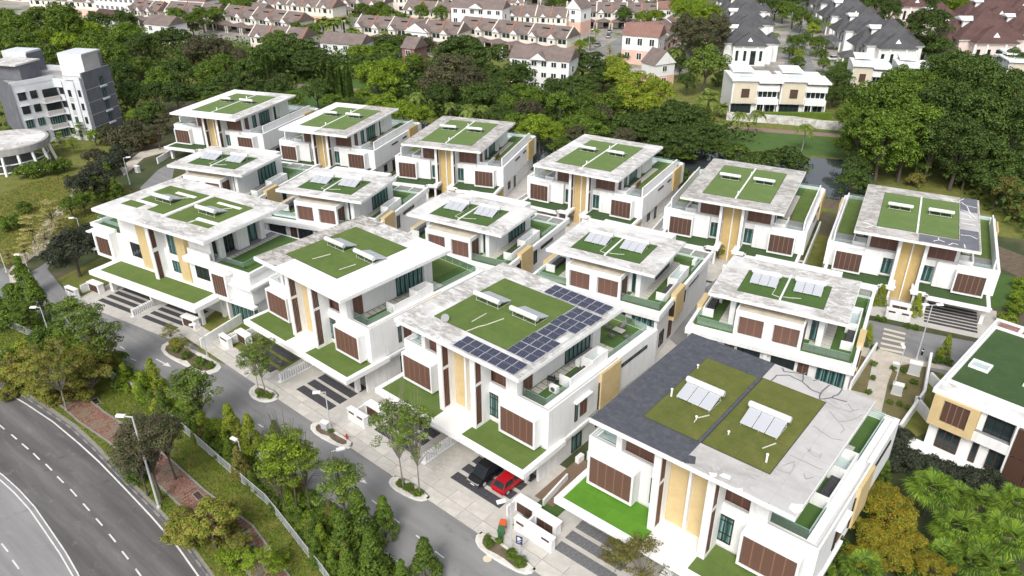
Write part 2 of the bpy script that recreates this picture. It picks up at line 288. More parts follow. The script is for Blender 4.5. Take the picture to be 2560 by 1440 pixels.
class MB:
    def __init__(s): s.v = []; s.f = []
    def box(s, x0, x1, y0, y1, z0, z1):
        b = len(s.v); s.v += [(x0, y0, z0), (x1, y0, z0), (x1, y1, z0), (x0, y1, z0), (x0, y0, z1), (x1, y0, z1), (x1, y1, z1), (x0, y1, z1)]
        s.f += [(b, b + 3, b + 2, b + 1), (b + 4, b + 5, b + 6, b + 7), (b, b + 1, b + 5, b + 4), (b + 1, b + 2, b + 6, b + 5), (b + 2, b + 3, b + 7, b + 6), (b + 3, b, b + 4, b + 7)]; return s
    def prism(s, poly, z0, z1):
        a = sum(poly[i][0] * poly[(i + 1) % len(poly)][1] - poly[(i + 1) % len(poly)][0] * poly[i][1] for i in range(len(poly)))
        if a < 0: poly = list(reversed(poly))
        b = len(s.v); k = len(poly); s.v += [(p[0], p[1], z0) for p in poly] + [(p[0], p[1], z1) for p in poly]
        s.f.append(tuple(range(b + k - 1, b - 1, -1))); s.f.append(tuple(range(b + k, b + 2 * k)))
        for i in range(k): j = (i + 1) % k; s.f.append((b + i, b + j, b + k + j, b + k + i))
        return s
    def sheet(s, poly, z):
        b = len(s.v); a = sum(poly[i][0] * poly[(i + 1) % len(poly)][1] - poly[(i + 1) % len(poly)][0] * poly[i][1] for i in range(len(poly)))
        if a < 0: poly = list(reversed(poly))
        s.v += [(p[0], p[1], z) for p in poly]; s.f.append(tuple(range(b, b + len(poly)))); return s
    def face(s, pts): b = len(s.v); s.v += [tuple(p) for p in pts]; s.f.append(tuple(range(b, b + len(pts)))); return s
    def ring(s, x0, x1, y0, y1, z0, z1, t):
        s.box(x0, x1, y0, y0 + t, z0, z1); s.box(x0, x1, y1 - t, y1, z0, z1); s.box(x0, x0 + t, y0 + t, y1 - t, z0, z1); s.box(x1 - t, x1, y0 + t, y1 - t, z0, z1); return s
    def cyl(s, p0, p1, r0, r1=None, n=8, cap=True):
        r1 = r0 if r1 is None else r1; p0 = Vector(p0); p1 = Vector(p1); ax = (p1 - p0).normalized()
        a = ax.orthogonal().normalized(); c = ax.cross(a); b = len(s.v)
        for p, r in ((p0, r0), (p1, r1)):
            for i in range(n): t = 2 * math.pi * i / n; s.v.append(tuple(p + a * (r * math.cos(t)) + c * (r * math.sin(t))))
        for i in range(n): j = (i + 1) % n; s.f.append((b + i, b + j, b + n + j, b + n + i))
        if cap: s.f.append(tuple(range(b + n - 1, b - 1, -1))); s.f.append(tuple(range(b + n, b + 2 * n)))
        return s
    def path(s, pts, w, h):
        for a, c in zip(pts[:-1], pts[1:]):
            a = Vector(a); c = Vector(c); d_ = (c - a); 
            if d_.length < 1e-6: continue
            nrm = Vector((-d_.y, d_.x, 0)).normalized() * (w / 2)
            b = len(s.v); 
            for p in (a, c):
                for q in (-1, 1):
                    for hh in (0, h): s.v.append((p.x + nrm.x * q, p.y + nrm.y * q, p.z + hh))
            s.f += [(b, b + 1, b + 3, b + 2), (b + 4, b + 6, b + 7, b + 5), (b, b + 4, b + 5, b + 1), (b + 2, b + 3, b + 7, b + 6), (b + 1, b + 5, b + 7, b + 3), (b, b + 2, b + 6, b + 4)]
        return s
    def mesh(s, name):
        me = bpy.data.meshes.new(name); me.from_pydata(s.v, [], s.f); me.update(); return me
def put(name, mb, mat, parent=None, smooth=False, label=None, cat=None, group=None, kind=None, loc=None, rz=None):
    me = mb.mesh(name) if isinstance(mb, MB) else mb
    if not me.materials: me.materials.append(MATS[mat])
    o = bpy.data.objects.new(name, me); link(o, parent); reg(o, parent)
    if me.materials[0] != MATS[mat]:
        o.material_slots[0].link = 'OBJECT'; o.material_slots[0].material = MATS[mat]
    if smooth:
        for p in me.polygons: p.use_smooth = True
    if loc is not None: o.location = loc
    if rz is not None: o.rotation_euler = (0, 0, rz)
    return tag(o, label, cat, group, kind)
CACHE = {}
def cbox(w, d_, h):
    """shared box mesh, origin at its centre bottom"""
    k = (round(w, 3), round(d_, 3), round(h, 3))
    if k not in CACHE: CACHE[k] = MB().box(-w / 2, w / 2, -d_ / 2, d_ / 2, 0, h).mesh('piece')
    return CACHE[k]
def pbox(name, x0, x1, y0, y1, z0, z1, mat, parent, **kw):
    """box part with shared mesh data"""
    if x0 > x1: x0, x1 = x1, x0
    return put(name, cbox(x1 - x0, y1 - y0, z1 - z0), mat, parent, loc=((x0 + x1) / 2, (y0 + y1) / 2, z0), **kw)

# ------------------------------------------------------------------ house kit (x along the front, front faces -y)
def fb(face, a0, a1, z0, z1, plane, o0, o1):
    if face == 'f': return (a0, a1, plane - o1, plane - o0, z0, z1)
    if face == 'b': return (a0, a1, plane + o0, plane + o1, z0, z1)
    if face == 'r': return (plane + o0, plane + o1, a0, a1, z0, z1)
    return (plane - o1, plane - o0, a0, a1, z0, z1)
def fpart(name, face, a0, a1, z0, z1, plane, o0, o1, mat, parent, **kw):
    return pbox(name, *fb(face, a0, a1, z0, z1, plane, o0, o1), mat, parent, **kw)
def window(par, face, a0, a1, z0, z1, plane, mat='glass_teal', nx=2, trans=0.0, frame='frame_dark', name='window', t=0.07, low=0.0):
    mb = MB(); zt = z1 - trans
    mb.box(*fb(face, a0, a0 + t, z0, z1, plane, 0, .1)).box(*fb(face, a1 - t, a1, z0, z1, plane, 0, .1))
    mb.box(*fb(face, a0 + t, a1 - t, z0, z0 + t, plane, 0, .1)).box(*fb(face, a0 + t, a1 - t, z1 - t, z1, plane, 0, .1))
    for i in range(1, nx):
        c = a0 + (a1 - a0) * i / nx; mb.box(*fb(face, c - t / 2, c + t / 2, z0 + t, z1 - t, plane, 0, .09))
    if trans: mb.box(*fb(face, a0 + t, a1 - t, zt - t / 2, zt + t / 2, plane, 0, .085))
    if low: mb.box(*fb(face, a0 + t, a1 - t, z0 + low - t / 2, z0 + low + t / 2, plane, 0, .085))
    w = put(name, mb, frame, par)
    for i in range(nx):
        c0 = a0 + (a1 - a0) * i / nx; c1 = a0 + (a1 - a0) * (i + 1) / nx
        pbox('pane', *fb(face, c0 + t / 2, c1 - t / 2, z0 + t / 2, z1 - t / 2, plane, .01, .04), mat, w)
    return w
def shutters(par, face, a0, a1, z0, z1, plane, n, mat='shutter_wood', gap=0.035):
    w = (a1 - a0) / n
    fpart('shutter_backing', face, a0, a1, z0, z1, plane, 0.0, 0.02, 'frame_dark', par)
    for i in range(n):
        if i: fpart('shutter_stile', face, a0 + w * i - .05, a0 + w * i + .05, z0 + .03, z1 - .03, plane, 0.02, 0.085, 'stile_wood', par)
        fpart('shutter_panel', face, a0 + w * i + gap / 2, a0 + w * (i + 1) - gap / 2, z0 + .03, z1 - .03, plane, 0.02, 0.07, mat, par)
def frame_box(name, par, x0, x1, y0, y1, z0, z1, t=0.22, deep=0.22, mat='white_render'):
    """projecting window box open at the front (-y)"""
    mb = MB(); mb.box(x0, x1, y0 + deep, y1, z0, z1)
    mb.box(x0, x0 + t, y0, y0 + deep, z0, z1).box(x1 - t, x1, y0, y0 + deep, z0, z1).box(x0 + t, x1 - t, y0, y0 + deep, z0, z0 + t).box(x0 + t, x1 - t, y0, y0 + deep, z1 - t, z1)
    return put(name, mb, mat, par)
GP = {}
def gpane(w, h):
    k = (round(w, 2), round(h, 2))
    if k not in GP: GP[k] = MB().face([(-w / 2, 0, 0), (w / 2, 0, 0), (w / 2, 0, h), (-w / 2, 0, h)]).mesh('glass_panel')
    return GP[k]
def glass_rail(par, pts, z, h=1.0, seg=1.6):
    for a, b_ in zip(pts[:-1], pts[1:]):
        a = Vector(a).to_3d(); b_ = Vector(b_).to_3d(); L = (b_ - a).length; k = max(1, round(L / seg)); dr = (b_ - a) / L
        ang = math.atan2(dr.y, dr.x); w = L / k - 0.02
        for i in range(k):
            c = a + dr * (L * (i + .5) / k)
            o = put('glass_panel', gpane(w, h), 'glass_rail', par, loc=(c.x, c.y, z), rz=ang)
            put('glass_edge', cbox(w, 0.03, 0.02), 'glass_edge', o, loc=(0, 0, h))
def pads(par, x0, x1, y0, y1, n, z, gap=0.12, mat='pad', name='stepping_pad'):
    L = (y1 - y0) / n
    for i in range(n): pbox(name, x0, x1, y0 + L * i + gap / 2, y0 + L * (i + 1) - gap / 2, z, z + 0.035, mat, par)
def heater(loc, rz, label, flip=1, s=1.0, group='solar water heaters on the flat roofs', npan=3):
    """tank with tilted collectors running from the tank (y=0) towards y=flip*1.9"""
    o = empty('solar_water_heater', loc, rz, label, 'water heater', group, (s, s, s))
    mb = MB().cyl((-1.85, 0, .95), (1.85, 0, .95), .30, n=14); put('tank', mb, 'steel', o, smooth=False)
    for sx in (-1, 1): put('tank_cap', MB().cyl((sx * 1.85, 0, .95), (sx * 1.92, 0, .95), .27, n=12), 'pale_metal', o)
    fr = MB(); y2 = flip * 2.2
    for x in (-1.6, 0, 1.6): fr.cyl((x, 0, 0), (x, 0, .7), .03, n=5).cyl((x, 0, .68), (x, y2, .14), .03, n=5).cyl((x, 0, 0), (x, y2, .05), .025, n=5)
    fr.cyl((-1.7, 0, .1), (1.7, 0, .1), .025, n=5); put('stand', fr, 'pale_metal', o)
    k = npan; w = 3.45 / k
    for i in range(k):
        xa = -1.72 + w * i + .03; xb = xa + w - .06; y0 = flip * .3; zz0, zz1 = .74, .2
        def slab(x0, x1, ya, za, yb, zb, t):
            m_ = MB(); m_.v = [(x0, ya, za), (x1, ya, za), (x1, yb, zb), (x0, yb, zb), (x0, ya, za + t), (x1, ya, za + t), (x1, yb, zb + t), (x0, yb, zb + t)]
            m_.f = [(0, 3, 2, 1), (4, 5, 6, 7), (0, 1, 5, 4), (1, 2, 6, 5), (2, 3, 7, 6), (3, 0, 4, 7)]; return m_
        p = put('collector_panel', slab(xa, xb, y0, zz0, y2, zz1, .08), 'pale_metal', o)
        put('collector_glass', slab(xa + .06, xb - .06, y0 + flip * .06, zz0 + .068, y2 - flip * .06, zz1 + .068, .03), 'collector', p)
    return o
def roof_slab(par, x0, x1, y0, y1, zt, mat, th=0.5, rim='white_render'):
    b = put('roof', MB().box(x0, x1, y0, y1, zt - th, zt - 0.06), rim, par)
    t = put('roof_covering', MB().box(x0 + .06, x1 - .06, y0 + .06, y1 - .06, zt - .06, zt), mat, b)
    return b
def crack(par, pts, z, w, mat, name='crack_repair'):
    """a hand brushed strip: slightly wavering line"""
    rr = random.Random(len(pts) * 7 + int(pts[0][0] * 10)); out = [pts[0]]
    for a, b_ in zip(pts[:-1], pts[1:]):
        k = max(2, int(math.dist(a, b_) / .35))
        for i in range(1, k + 1):
            f = i / k; j = 0.07 if i < k else 0
            out.append((a[0] + (b_[0] - a[0]) * f + rr.uniform(-j, j), a[1] + (b_[1] - a[1]) * f + rr.uniform(-j, j)))
    mb = MB(); mb.path([(p[0], p[1], z) for p in out], w, .012); return put(name, mb, mat, par)

def kitchen_box(h, sx, x0, x1, ya, yb, yc, zf, zl, ztall):
    """low counter wall and tall open shaft beside the terrace; sx mirrors"""
    X = lambda a, b_: (min(a * sx, b_ * sx), max(a * sx, b_ * sx))
    mb = MB(); a, b_ = X(x1 - .15, x1); mb.box(a, b_, ya, yb, zf, zl)
    a, b_ = X(x0, x1 - .15); mb.box(a, b_, ya, ya + .15, zf, zl); put('counter_wall', mb, 'white_render', h)
    a, b_ = X(x0 + .35, x1 - .15); pbox('counter_top', a, b_, ya + .15, yb, zf + .03, zf + .55, 'slate_tile', h)
    mb = MB(); a, b_ = X(x0, x1); mb.ring(a, b_, yb, yc, zf, ztall, .15); put('shaft_wall', mb, 'white_render', h)
    a, b_ = X(x0 + .15, x1 - .15); pbox('skylight', a, b_, yb + .15, yc - .15, zf + .5, zf + .56, 'glass_sky', h)

def turf_pad(h, x0, x1, y0, y1, z0, z1, mat):
    pbox('turf_edging', x0 - .07, x1 + .07, y0 - .07, y1 + .07, z0 - .004, z1 - .02, 'edge_dark', h); pbox('roof_turf', x0, x1, y0, y1, z0, z1, mat, h)
def house_A(label, loc, rz, s, roof, roofmats, group, left_turf='turf', right_turf='turf', roofturf='turf', seed=0, split=None):
    h = empty('semi_detached_house', loc, rz, label, 'house', group, (s, s, 1.0))
    WR = 'white_render'
    # ground floor
    g = MB(); g.box(-10.2, 10.2, -3.4, 14.6, 0.05, 3.6); put('ground_floor_wall', g, WR, h)
    for sx in (-1, 1):
        for (cx, cy) in ((8.95, -7.2), (2.1, -7.2)):
            pbox('column', sx * cx - .25, sx * cx + .25, cy - .3, cy + .3, 0.05, 3.6, WR, h)
        pbox('side_pier', *sorted((sx * 9.9, sx * 10.2)), -6.6, -3.4, 0.05, 3.6, WR, h)
        pbox('store_wall', *sorted((sx * 9.3, sx * 10.15)), -3.9, -3.45, 0.06, 3.5, 'yellow_render', h)
        window(h, 'r' if sx > 0 else 'l', -.9, .9, .3, 3.0, sx * 10.2, 'glass_teal', 2, .6, name='side_door')
        window(h, 'r' if sx > 0 else 'l', 3.6, 5.4, 1.2, 3.0, sx * 10.2, 'glass_teal', 2)
        fpart('window_hood', 'r' if sx > 0 else 'l', -1.3, 1.3, 3.15, 3.3, sx * 10.2, 0, .5, WR, h)
        fpart('window_hood', 'r' if sx > 0 else 'l', 3.2, 5.8, 3.15, 3.3, sx * 10.2, 0, .5, WR, h)
        window(h, 'f', *sorted((sx * 3.2, sx * 7.6)), .1, 3.0, -3.4, 'glass_dark', 4, name='garage_door')
    # canopy over the carports
    c = MB().box(-11.25, 11.25, -10.4, -3.4, 3.62, 4.14); c.box(10.2, 11.0, -3.4, 1.5, 3.75, 4.14).box(-11.0, -10.2, -3.4, 1.5, 3.75, 4.14)
    cn = put('canopy', c, WR, h); put('canopy_rim', MB().ring(-11.25, 11.25, -10.4, -3.6, 4.14, 4.26, .55), 'white_clean', cn)
    put('canopy_walk', MB().box(-2.15, 2.1, -9.85, -5.9, 4.14, 4.22), 'white_clean', cn)
    pbox('canopy_turf', 2.15, 10.65, -9.8, -5.9, 4.14, 4.20, right_turf, h); pbox('canopy_turf', -10.65, -2.2, -9.8, -5.9, 4.14, 4.20, left_turf, h)
    # first floor
    f = MB().box(-10.75, -2.1, -5.85, 15.1, 4.3, 8.5).box(2.0, 10.75, -5.85, 15.1, 4.3, 8.5).box(-2.1, 2.0, -5.6, 15.1, 4.22, 8.5); put('wall', f, WR, h)
    put('shadow_joint', MB().box(-10.5, 10.5, -5.6, 14.9, 4.14, 4.3), 'frame_dark', h)
    p = MB().ring(-10.75, 10.75, -5.85, 15.1, 8.5, 9.1, .38); put('parapet', p, WR, h)
    put('parapet_capping', MB().ring(-10.6, 10.6, -5.72, 14.95, 9.1, 9.125, .16), 'roof_grey', h)
    for sx in (-1, 1):
        a, b_ = sorted((sx * 5.05, sx * 9.95)); bx = frame_box('window_box', h, a, b_, -7.1, -5.85, 4.55, 8.2)
        shutters(bx, 'f', a + .22, b_ - .22, 4.8, 7.98, -6.95, 5)
        a, b_ = sorted((sx * 2.45, sx * 3.95)); window(h, 'f', a, b_, 4.9, 7.85, -5.85, 'glass_teal', 2, .55, low=.95, t=.1)
        # fin wall with louvres
        a, b_ = sorted((sx * 2.08, sx * 2.75)); pl = MB().box(a, b_, -8.15, -8.0, 4.2, 13.75).box(a, b_, -7.1, -5.6, 4.2, 13.75).box(a, b_, -8.0, -7.1, 9.6, 9.95).box(a, b_, -8.0, -7.1, 4.2, 4.6)
        pl.box(a + .26, b_ - .26, -8.0, -7.1, 4.6, 13.75)
        fn = put('fin_column', pl, WR, h)
        for q in range(4):
            for (z0, z1) in ((4.6, 9.6), (9.95, 13.7)):
                for xx in (a + .02, b_ - .14): pbox('louvre_slat', xx, xx + .12, -7.96 + q * .22, -7.86 + q * .22, z0, z1, 'louvre_wood', fn)
        if seed != 99:
            face = 'r' if sx > 0 else 'l'; P = sx * 10.75
            y = MB().box(*fb(face, 3.1, 6.9, 4.35, 9.1, P, 0, .3)); put('yellow_panel', y, 'yellow_render', h)
            fpart('panel_reveal', face, 2.95, 3.1, 4.4, 7.9, P, 0, .12, 'frame_dark', h)
            window(h, face, -1.35, -.85, 5.2, 7.5, P, 'glass_teal', 1); shutters(h, face, -.4, .85, 5.3, 7.55, P, 2)
            fpart('window_hood', face, -1.6, 1.3, 7.75, 7.9, P, 0, .45, WR, h)
            window(h, face, 7.2, 12.8, 7.7, 8.1, P, 'glass_teal', 3, name='slot_window')
            fpart('gable_upstand', face, 6.9, 15.1, 9.1, 9.13, P, -.5, 0, WR, h)
    pbox('yellow_wall', -2.05, -.12, -6.2, -5.6, 4.22, 13.75, 'yellow_render', h); pbox('yellow_wall', .12, 2.0, -6.2, -5.6, 4.22, 13.75, 'yellow_render', h)
    pbox('centre_fin', -.12, .12, -6.75, -5.6, 4.22, 13.75, 'white_clean', h)
    # penthouse
    put('penthouse_wall', MB().box(-6.6, 6.35, -5.0, 8.9, 8.5, 13.76).box(4.95, 6.5, -5.75, -5.0, 8.5, 13.75).box(-7.9, -7.3, -5.7, -4.6, 8.5, 13.75).box(-7.9, -6.6, -5.0, 5.5, 8.5, 13.74), WR, h)
    for z0, z1 in ((8.75, 13.0),):
        shutters(h, 'f', 1.3 + 1.0 * 0 + .95, 4.9, z0, z1, -5.0, 3, 'shutter_wood'); shutters(h, 'f', -7.25, -2.85, z0, z1, -5.0, 3, 'shutter_wood')
    shutters(h, 'r', -4.6, -3.1, 8.65, 12.2, 6.35, 2); window(h, 'r', 2.6, 7.3, 8.65, 12.4, 6.35, 'glass_teal', 6, t=.1)
    put('column', MB().box(6.35, 6.75, 7.4, 8.9, 8.5, 13.75), WR, h)
    window(h, 'l', -3.5, 2.6, 8.65, 12.2, -7.9, 'glass_teal', 5)
    pbox('door_step', 6.4, 6.75, 2.2, 7.3, 8.5, 8.68, 'deck_grey', h)
    # right and left terraces
    for sx, (xa, xb) in ((1, (6.35, 9.55)), (-1, (-10.2, -7.9))):
        pbox('terrace_turf', xa, xb, -4.75, 14.6, 8.5, 8.56, 'turf_deep', h)
    pbox('terrace_turf', -6.5, 6.35, 9.0, 14.6, 8.5, 8.555, 'turf', h)
    pbox('gutter', 9.55, 10.35, -5.4, 14.7, 8.5, 8.9, WR, h); pbox('gutter', -10.35, -10.2, -5.4, 14.7, 8.5, 8.9, WR, h)
    pads(h, 6.5, 7.55, -3.6, 9.0, 14, 8.56); pads(h, 7.65, 8.7, 7.1, 9.0, 2, 8.56)
    kitchen_box(h, 1, 8.1, 9.6, -.7, 3.3, 6.3, 8.5, 9.85, 10.1)
    glass_rail(h, [(6.4, -4.75), (9.5, -4.75), (9.5, -.75)], 8.6, .95); glass_rail(h, [(9.5, 6.4), (9.5, 14.6), (-1, 14.6)], 8.6, .95)
    glass_rail(h, [(-7.95, -4.75), (-10.15, -4.75), (-10.15, 4)], 8.6, .95)
    # roof
    x0, x1, y0, y1 = roof
    r = roof_slab(h, x0, x1, y0, y1, 14.25, roofmats[0])
    for i_, (nm, xa, xb, ya, yb, mt_) in enumerate(roofmats[1:]): pbox('roof_patch', xa, xb, ya, yb, 14.25, 14.256 + .004 * i_, mt_, r)
    if split:
        turf_pad(h, -5.3, -.2, -5.9, 5.75, 14.25, 14.29, roofturf); turf_pad(h, .2, 5.95, -5.9, 6.0, 14.25, 14.29, roofturf); pbox('roof_divider', -.14, .14, -5.95, 5.95, 14.26, 14.38, split, h)
    else: turf_pad(h, -5.2, 5.5, -5.9, 5.75, 14.265, 14.30, roofturf)
    return h

def house_C(label, loc, rz, sc, roof, mats, group, right_deck=True, step=True, rough=False):
    h = empty('semi_detached_house', loc, rz, label, 'house', group, (sc, sc, 1.0)); WR = 'white_render'
    put('ground_floor_wall', MB().box(-11.0, -1.45, -5.0, 14.5, .05, 2.75).box(1.45, 11.0, -5.0, 14.5, .05, 2.75), WR, h)
    pbox('yellow_wall', -1.45, -.06, -7.5, -5.0, .05, 10.57, 'yellow_render_far', h); pbox('yellow_wall', .06, 1.45, -7.5, -5.0, .05, 10.57, 'yellow_render_far', h)
    pbox('centre_fin', -.08, .08, -7.85, -5, .05, 10.57, 'white_clean', h)
    for sx in (-1, 1):
        face = 'r' if sx > 0 else 'l'
        X = lambda a, b_: sorted((sx * a, sx * b_))
        out = [(1.1, -10.5), (3.2, -10.5), (3.2, -11.4), (11.3, -11.4), (11.3, -5.0), (1.9, -5.0), (1.9, -7.6), (1.1, -7.6)]
        cn = put('canopy', MB().prism([(sx * a, b_) for a, b_ in out], 2.62, 3.02), WR, h)
        rim = MB(); o2 = out
        for i in range(3): 
            a, b_ = o2[i], o2[i + 1]
            rim.box(min(sx * a[0], sx * b_[0]) - .15, max(sx * a[0], sx * b_[0]) + .15, min(a[1], b_[1]) - .0, max(a[1], b_[1]) + .4, 3.02, 3.18)
        rim.box(*X(10.85, 11.3), -11.0, -6.5, 3.02, 3.18).box(*X(1.1, 2.0), -10.1, -7.9, 3.02, 3.18); put('canopy_rim', rim, 'white_clean', cn)
        put('canopy_turf', MB().prism([(sx * 2.05, -10.05), (sx * 3.4, -10.05), (sx * 3.4, -10.95), (sx * 10.8, -10.95), (sx * 10.8, -6.9), (sx * 2.05, -6.9)], 3.02, 3.07), 'turf_dark', h)
        pbox('column', *X(10.5, 11.0), -10.3, -9.8, .05, 2.62, WR, h); pbox('column', *X(3.2, 3.55), -10.4, -9.9, .05, 2.62, WR, h); pbox('column', *X(1.5, 1.8), -10.2, -9.8, .05, 2.62, WR, h)
        pbox('store_wall', *X(7.2, 10.9), -5.4, -5.0, .06, 2.5, 'yellow_render_far', h)
        pbox('shadow_joint', *X(3.6, 11.4), -6.8, 14.4, 3.03, 3.2, 'frame_dark', h)
        put('wall', MB().box(*X(1.95, 11.6), -7.0, 15.0, 3.2, 6.6).box(*X(3.6, 6.2), -7.7, -7.0, 3.25, 7.2), WR, h)
        a, b_ = X(6.15, 10.2); bx = frame_box('window_box', h, a, b_, -8.75, -7.0, 3.3, 6.7, .2, .22); shutters(bx, 'f', a + .2, b_ - .2, 3.55, 6.45, -8.57, 5, 'shutter_dark', .1)
        a, b_ = X(2.1, 3.45); window(h, 'f', a, b_, 3.6, 6.05, -7.0, 'glass_teal', 2, .5)
        put('fin_column', MB().box(*X(1.5, 1.97), -8.95, -8.8, 2.62, 10.57).box(*X(1.5, 1.97), -7.9, -6.0, 2.62, 10.57).box(*X(1.5, 1.97), -8.8, -7.9, 6.8, 7.1), WR, h)
        for q in range(4):
            for z0, z1 in ((3.1, 6.8), (7.1, 10.5)): pbox('louvre_slat', *X(1.55, 1.92), -8.76 + q * .22, -8.66 + q * .22, z0, z1, 'louvre_wood', h)
        # parapets and upper terrace
        put('parapet', MB().box(*X(6.2, 11.6), -7.0, -6.65, 6.6, 7.12).box(*X(11.25, 11.6), -6.65, 15.0, 6.6, 7.12).box(*X(0, 11.6), 14.65, 15, 6.6, 7.12), WR, h)
        put('terrace_screen_wall', MB().box(*X(10.75, 10.95), -5.7, 12.3, 6.6, 8.5), WR, h)
        put('terrace_ledge', MB().box(*X(1.97, 6.2), -7.0, -6.0, 6.6, 7.0), WR, h)
        fpart('yellow_panel', face, 8.5, 12.6, 3.4, 7.4, sx * 11.6, 0, .25, 'yellow_render_far', h)
        window(h, face, .5, 3.2, 6.0, 6.3, sx * 11.6, 'glass_dark', 1, name='slot_window'); window(h, face, 5.5, 7.4, 6.0, 6.3, sx * 11.6, 'glass_dark', 1, name='slot_window')
        window(h, face, -2.6, -1.2, .9, 2.4, sx * 11.0, 'glass_dark', 2); window(h, face, 1.2, 2.2, .1, 2.4, sx * 11.0, 'glass_dark', 1, name='side_door')
        pbox('terrace_deck', *X(8.2, 10.75), -6.4, -1.9, 6.6, 6.64, 'deck_grey', h); pbox('terrace_turf', *X(8.2, 10.75), -1.9, 14.6, 6.6, 6.645, 'turf', h)
        pbox('balcony_wall', *X(6.3, 8.2), -6.3, -6.1, 6.6, 7.5, WR, h); pbox('balcony_wall', *X(8.0, 8.2), -6.1, -2.6, 6.6, 7.5, WR, h)
        shutters(h, face, -1.9, .2, 6.75, 7.6, sx * 8.22, 3, 'shutter_wood')
        # penthouse
        put('penthouse_wall', MB().box(*X(0, 6.2), -6.0 if True else 0, 10.2, 6.6, 10.58), WR, h)
        a, b_ = X(2.05, 5.75); shutters(h, 'f', a, b_, 6.85, 9.7, -6.0, 3, 'shutter_dark' if False else 'shutter_wood')
        shutters(h, face, -5.4, -4.2, 6.8, 9.6, sx * 6.2, 2); window(h, face, -2.8, -1.6, 6.7, 9.5, sx * 6.2, 'glass_teal', 1); window(h, face, -.4, 3.2, 6.7, 9.5, sx * 6.2, 'glass_teal', 4); window(h, face, 4.6, 5.6, 6.7, 9.5, sx * 6.2, 'glass_dark', 1)
        pbox('column', *X(6.2, 6.7), 3.6, 4.3, 6.6, 10.57, WR, h); pbox('column', *X(6.2, 6.6), 6.6, 10.2, 6.6, 10.57, WR, h)
        pads(h, *X(6.9, 8.0), -1.6, 10.2, 14, 6.65)
        glass_rail(h, [(sx * 8.2, -6.45), (sx * 10.75, -6.45)], 6.65, .9, 1.3)
        pbox('terrace_turf', *X(6.2, 8.2), -1.9, 14.6, 6.6, 6.644, 'turf_deep', h); glass_rail(h, [(sx * 10.7, 12.4), (sx * 10.7, 14.5), (0, 14.5)], 6.65, .9, 2.2)
    x0, x1, y0, y1 = roof; r = roof_slab(h, x0, x1, y0, y1, 11.07, mats[0], .42)
    for i_, (nm, xa, xb, ya, yb, mt_) in enumerate(mats[1:]): pbox('roof_patch', xa, xb, ya, yb, 11.07, 11.074 + .004 * i_, mt_, r)
    turf_pad(h, -5.34, -.13, -7.6, 7.7, 11.085, 11.12, 'turf_far'); turf_pad(h, .13, 5.32, -7.5, 7.9, 11.085, 11.12, 'turf_far')
    pbox('roof_divider', -.12, .12, -7.7, 8.0, 11.085, 11.2, 'white_clean', h)
    for yy in (-6.0, 4.2): pbox('vent_pipe', -.09, .09, yy, yy + .18, 11.2, 11.7, 'white_clean', h)
    return h

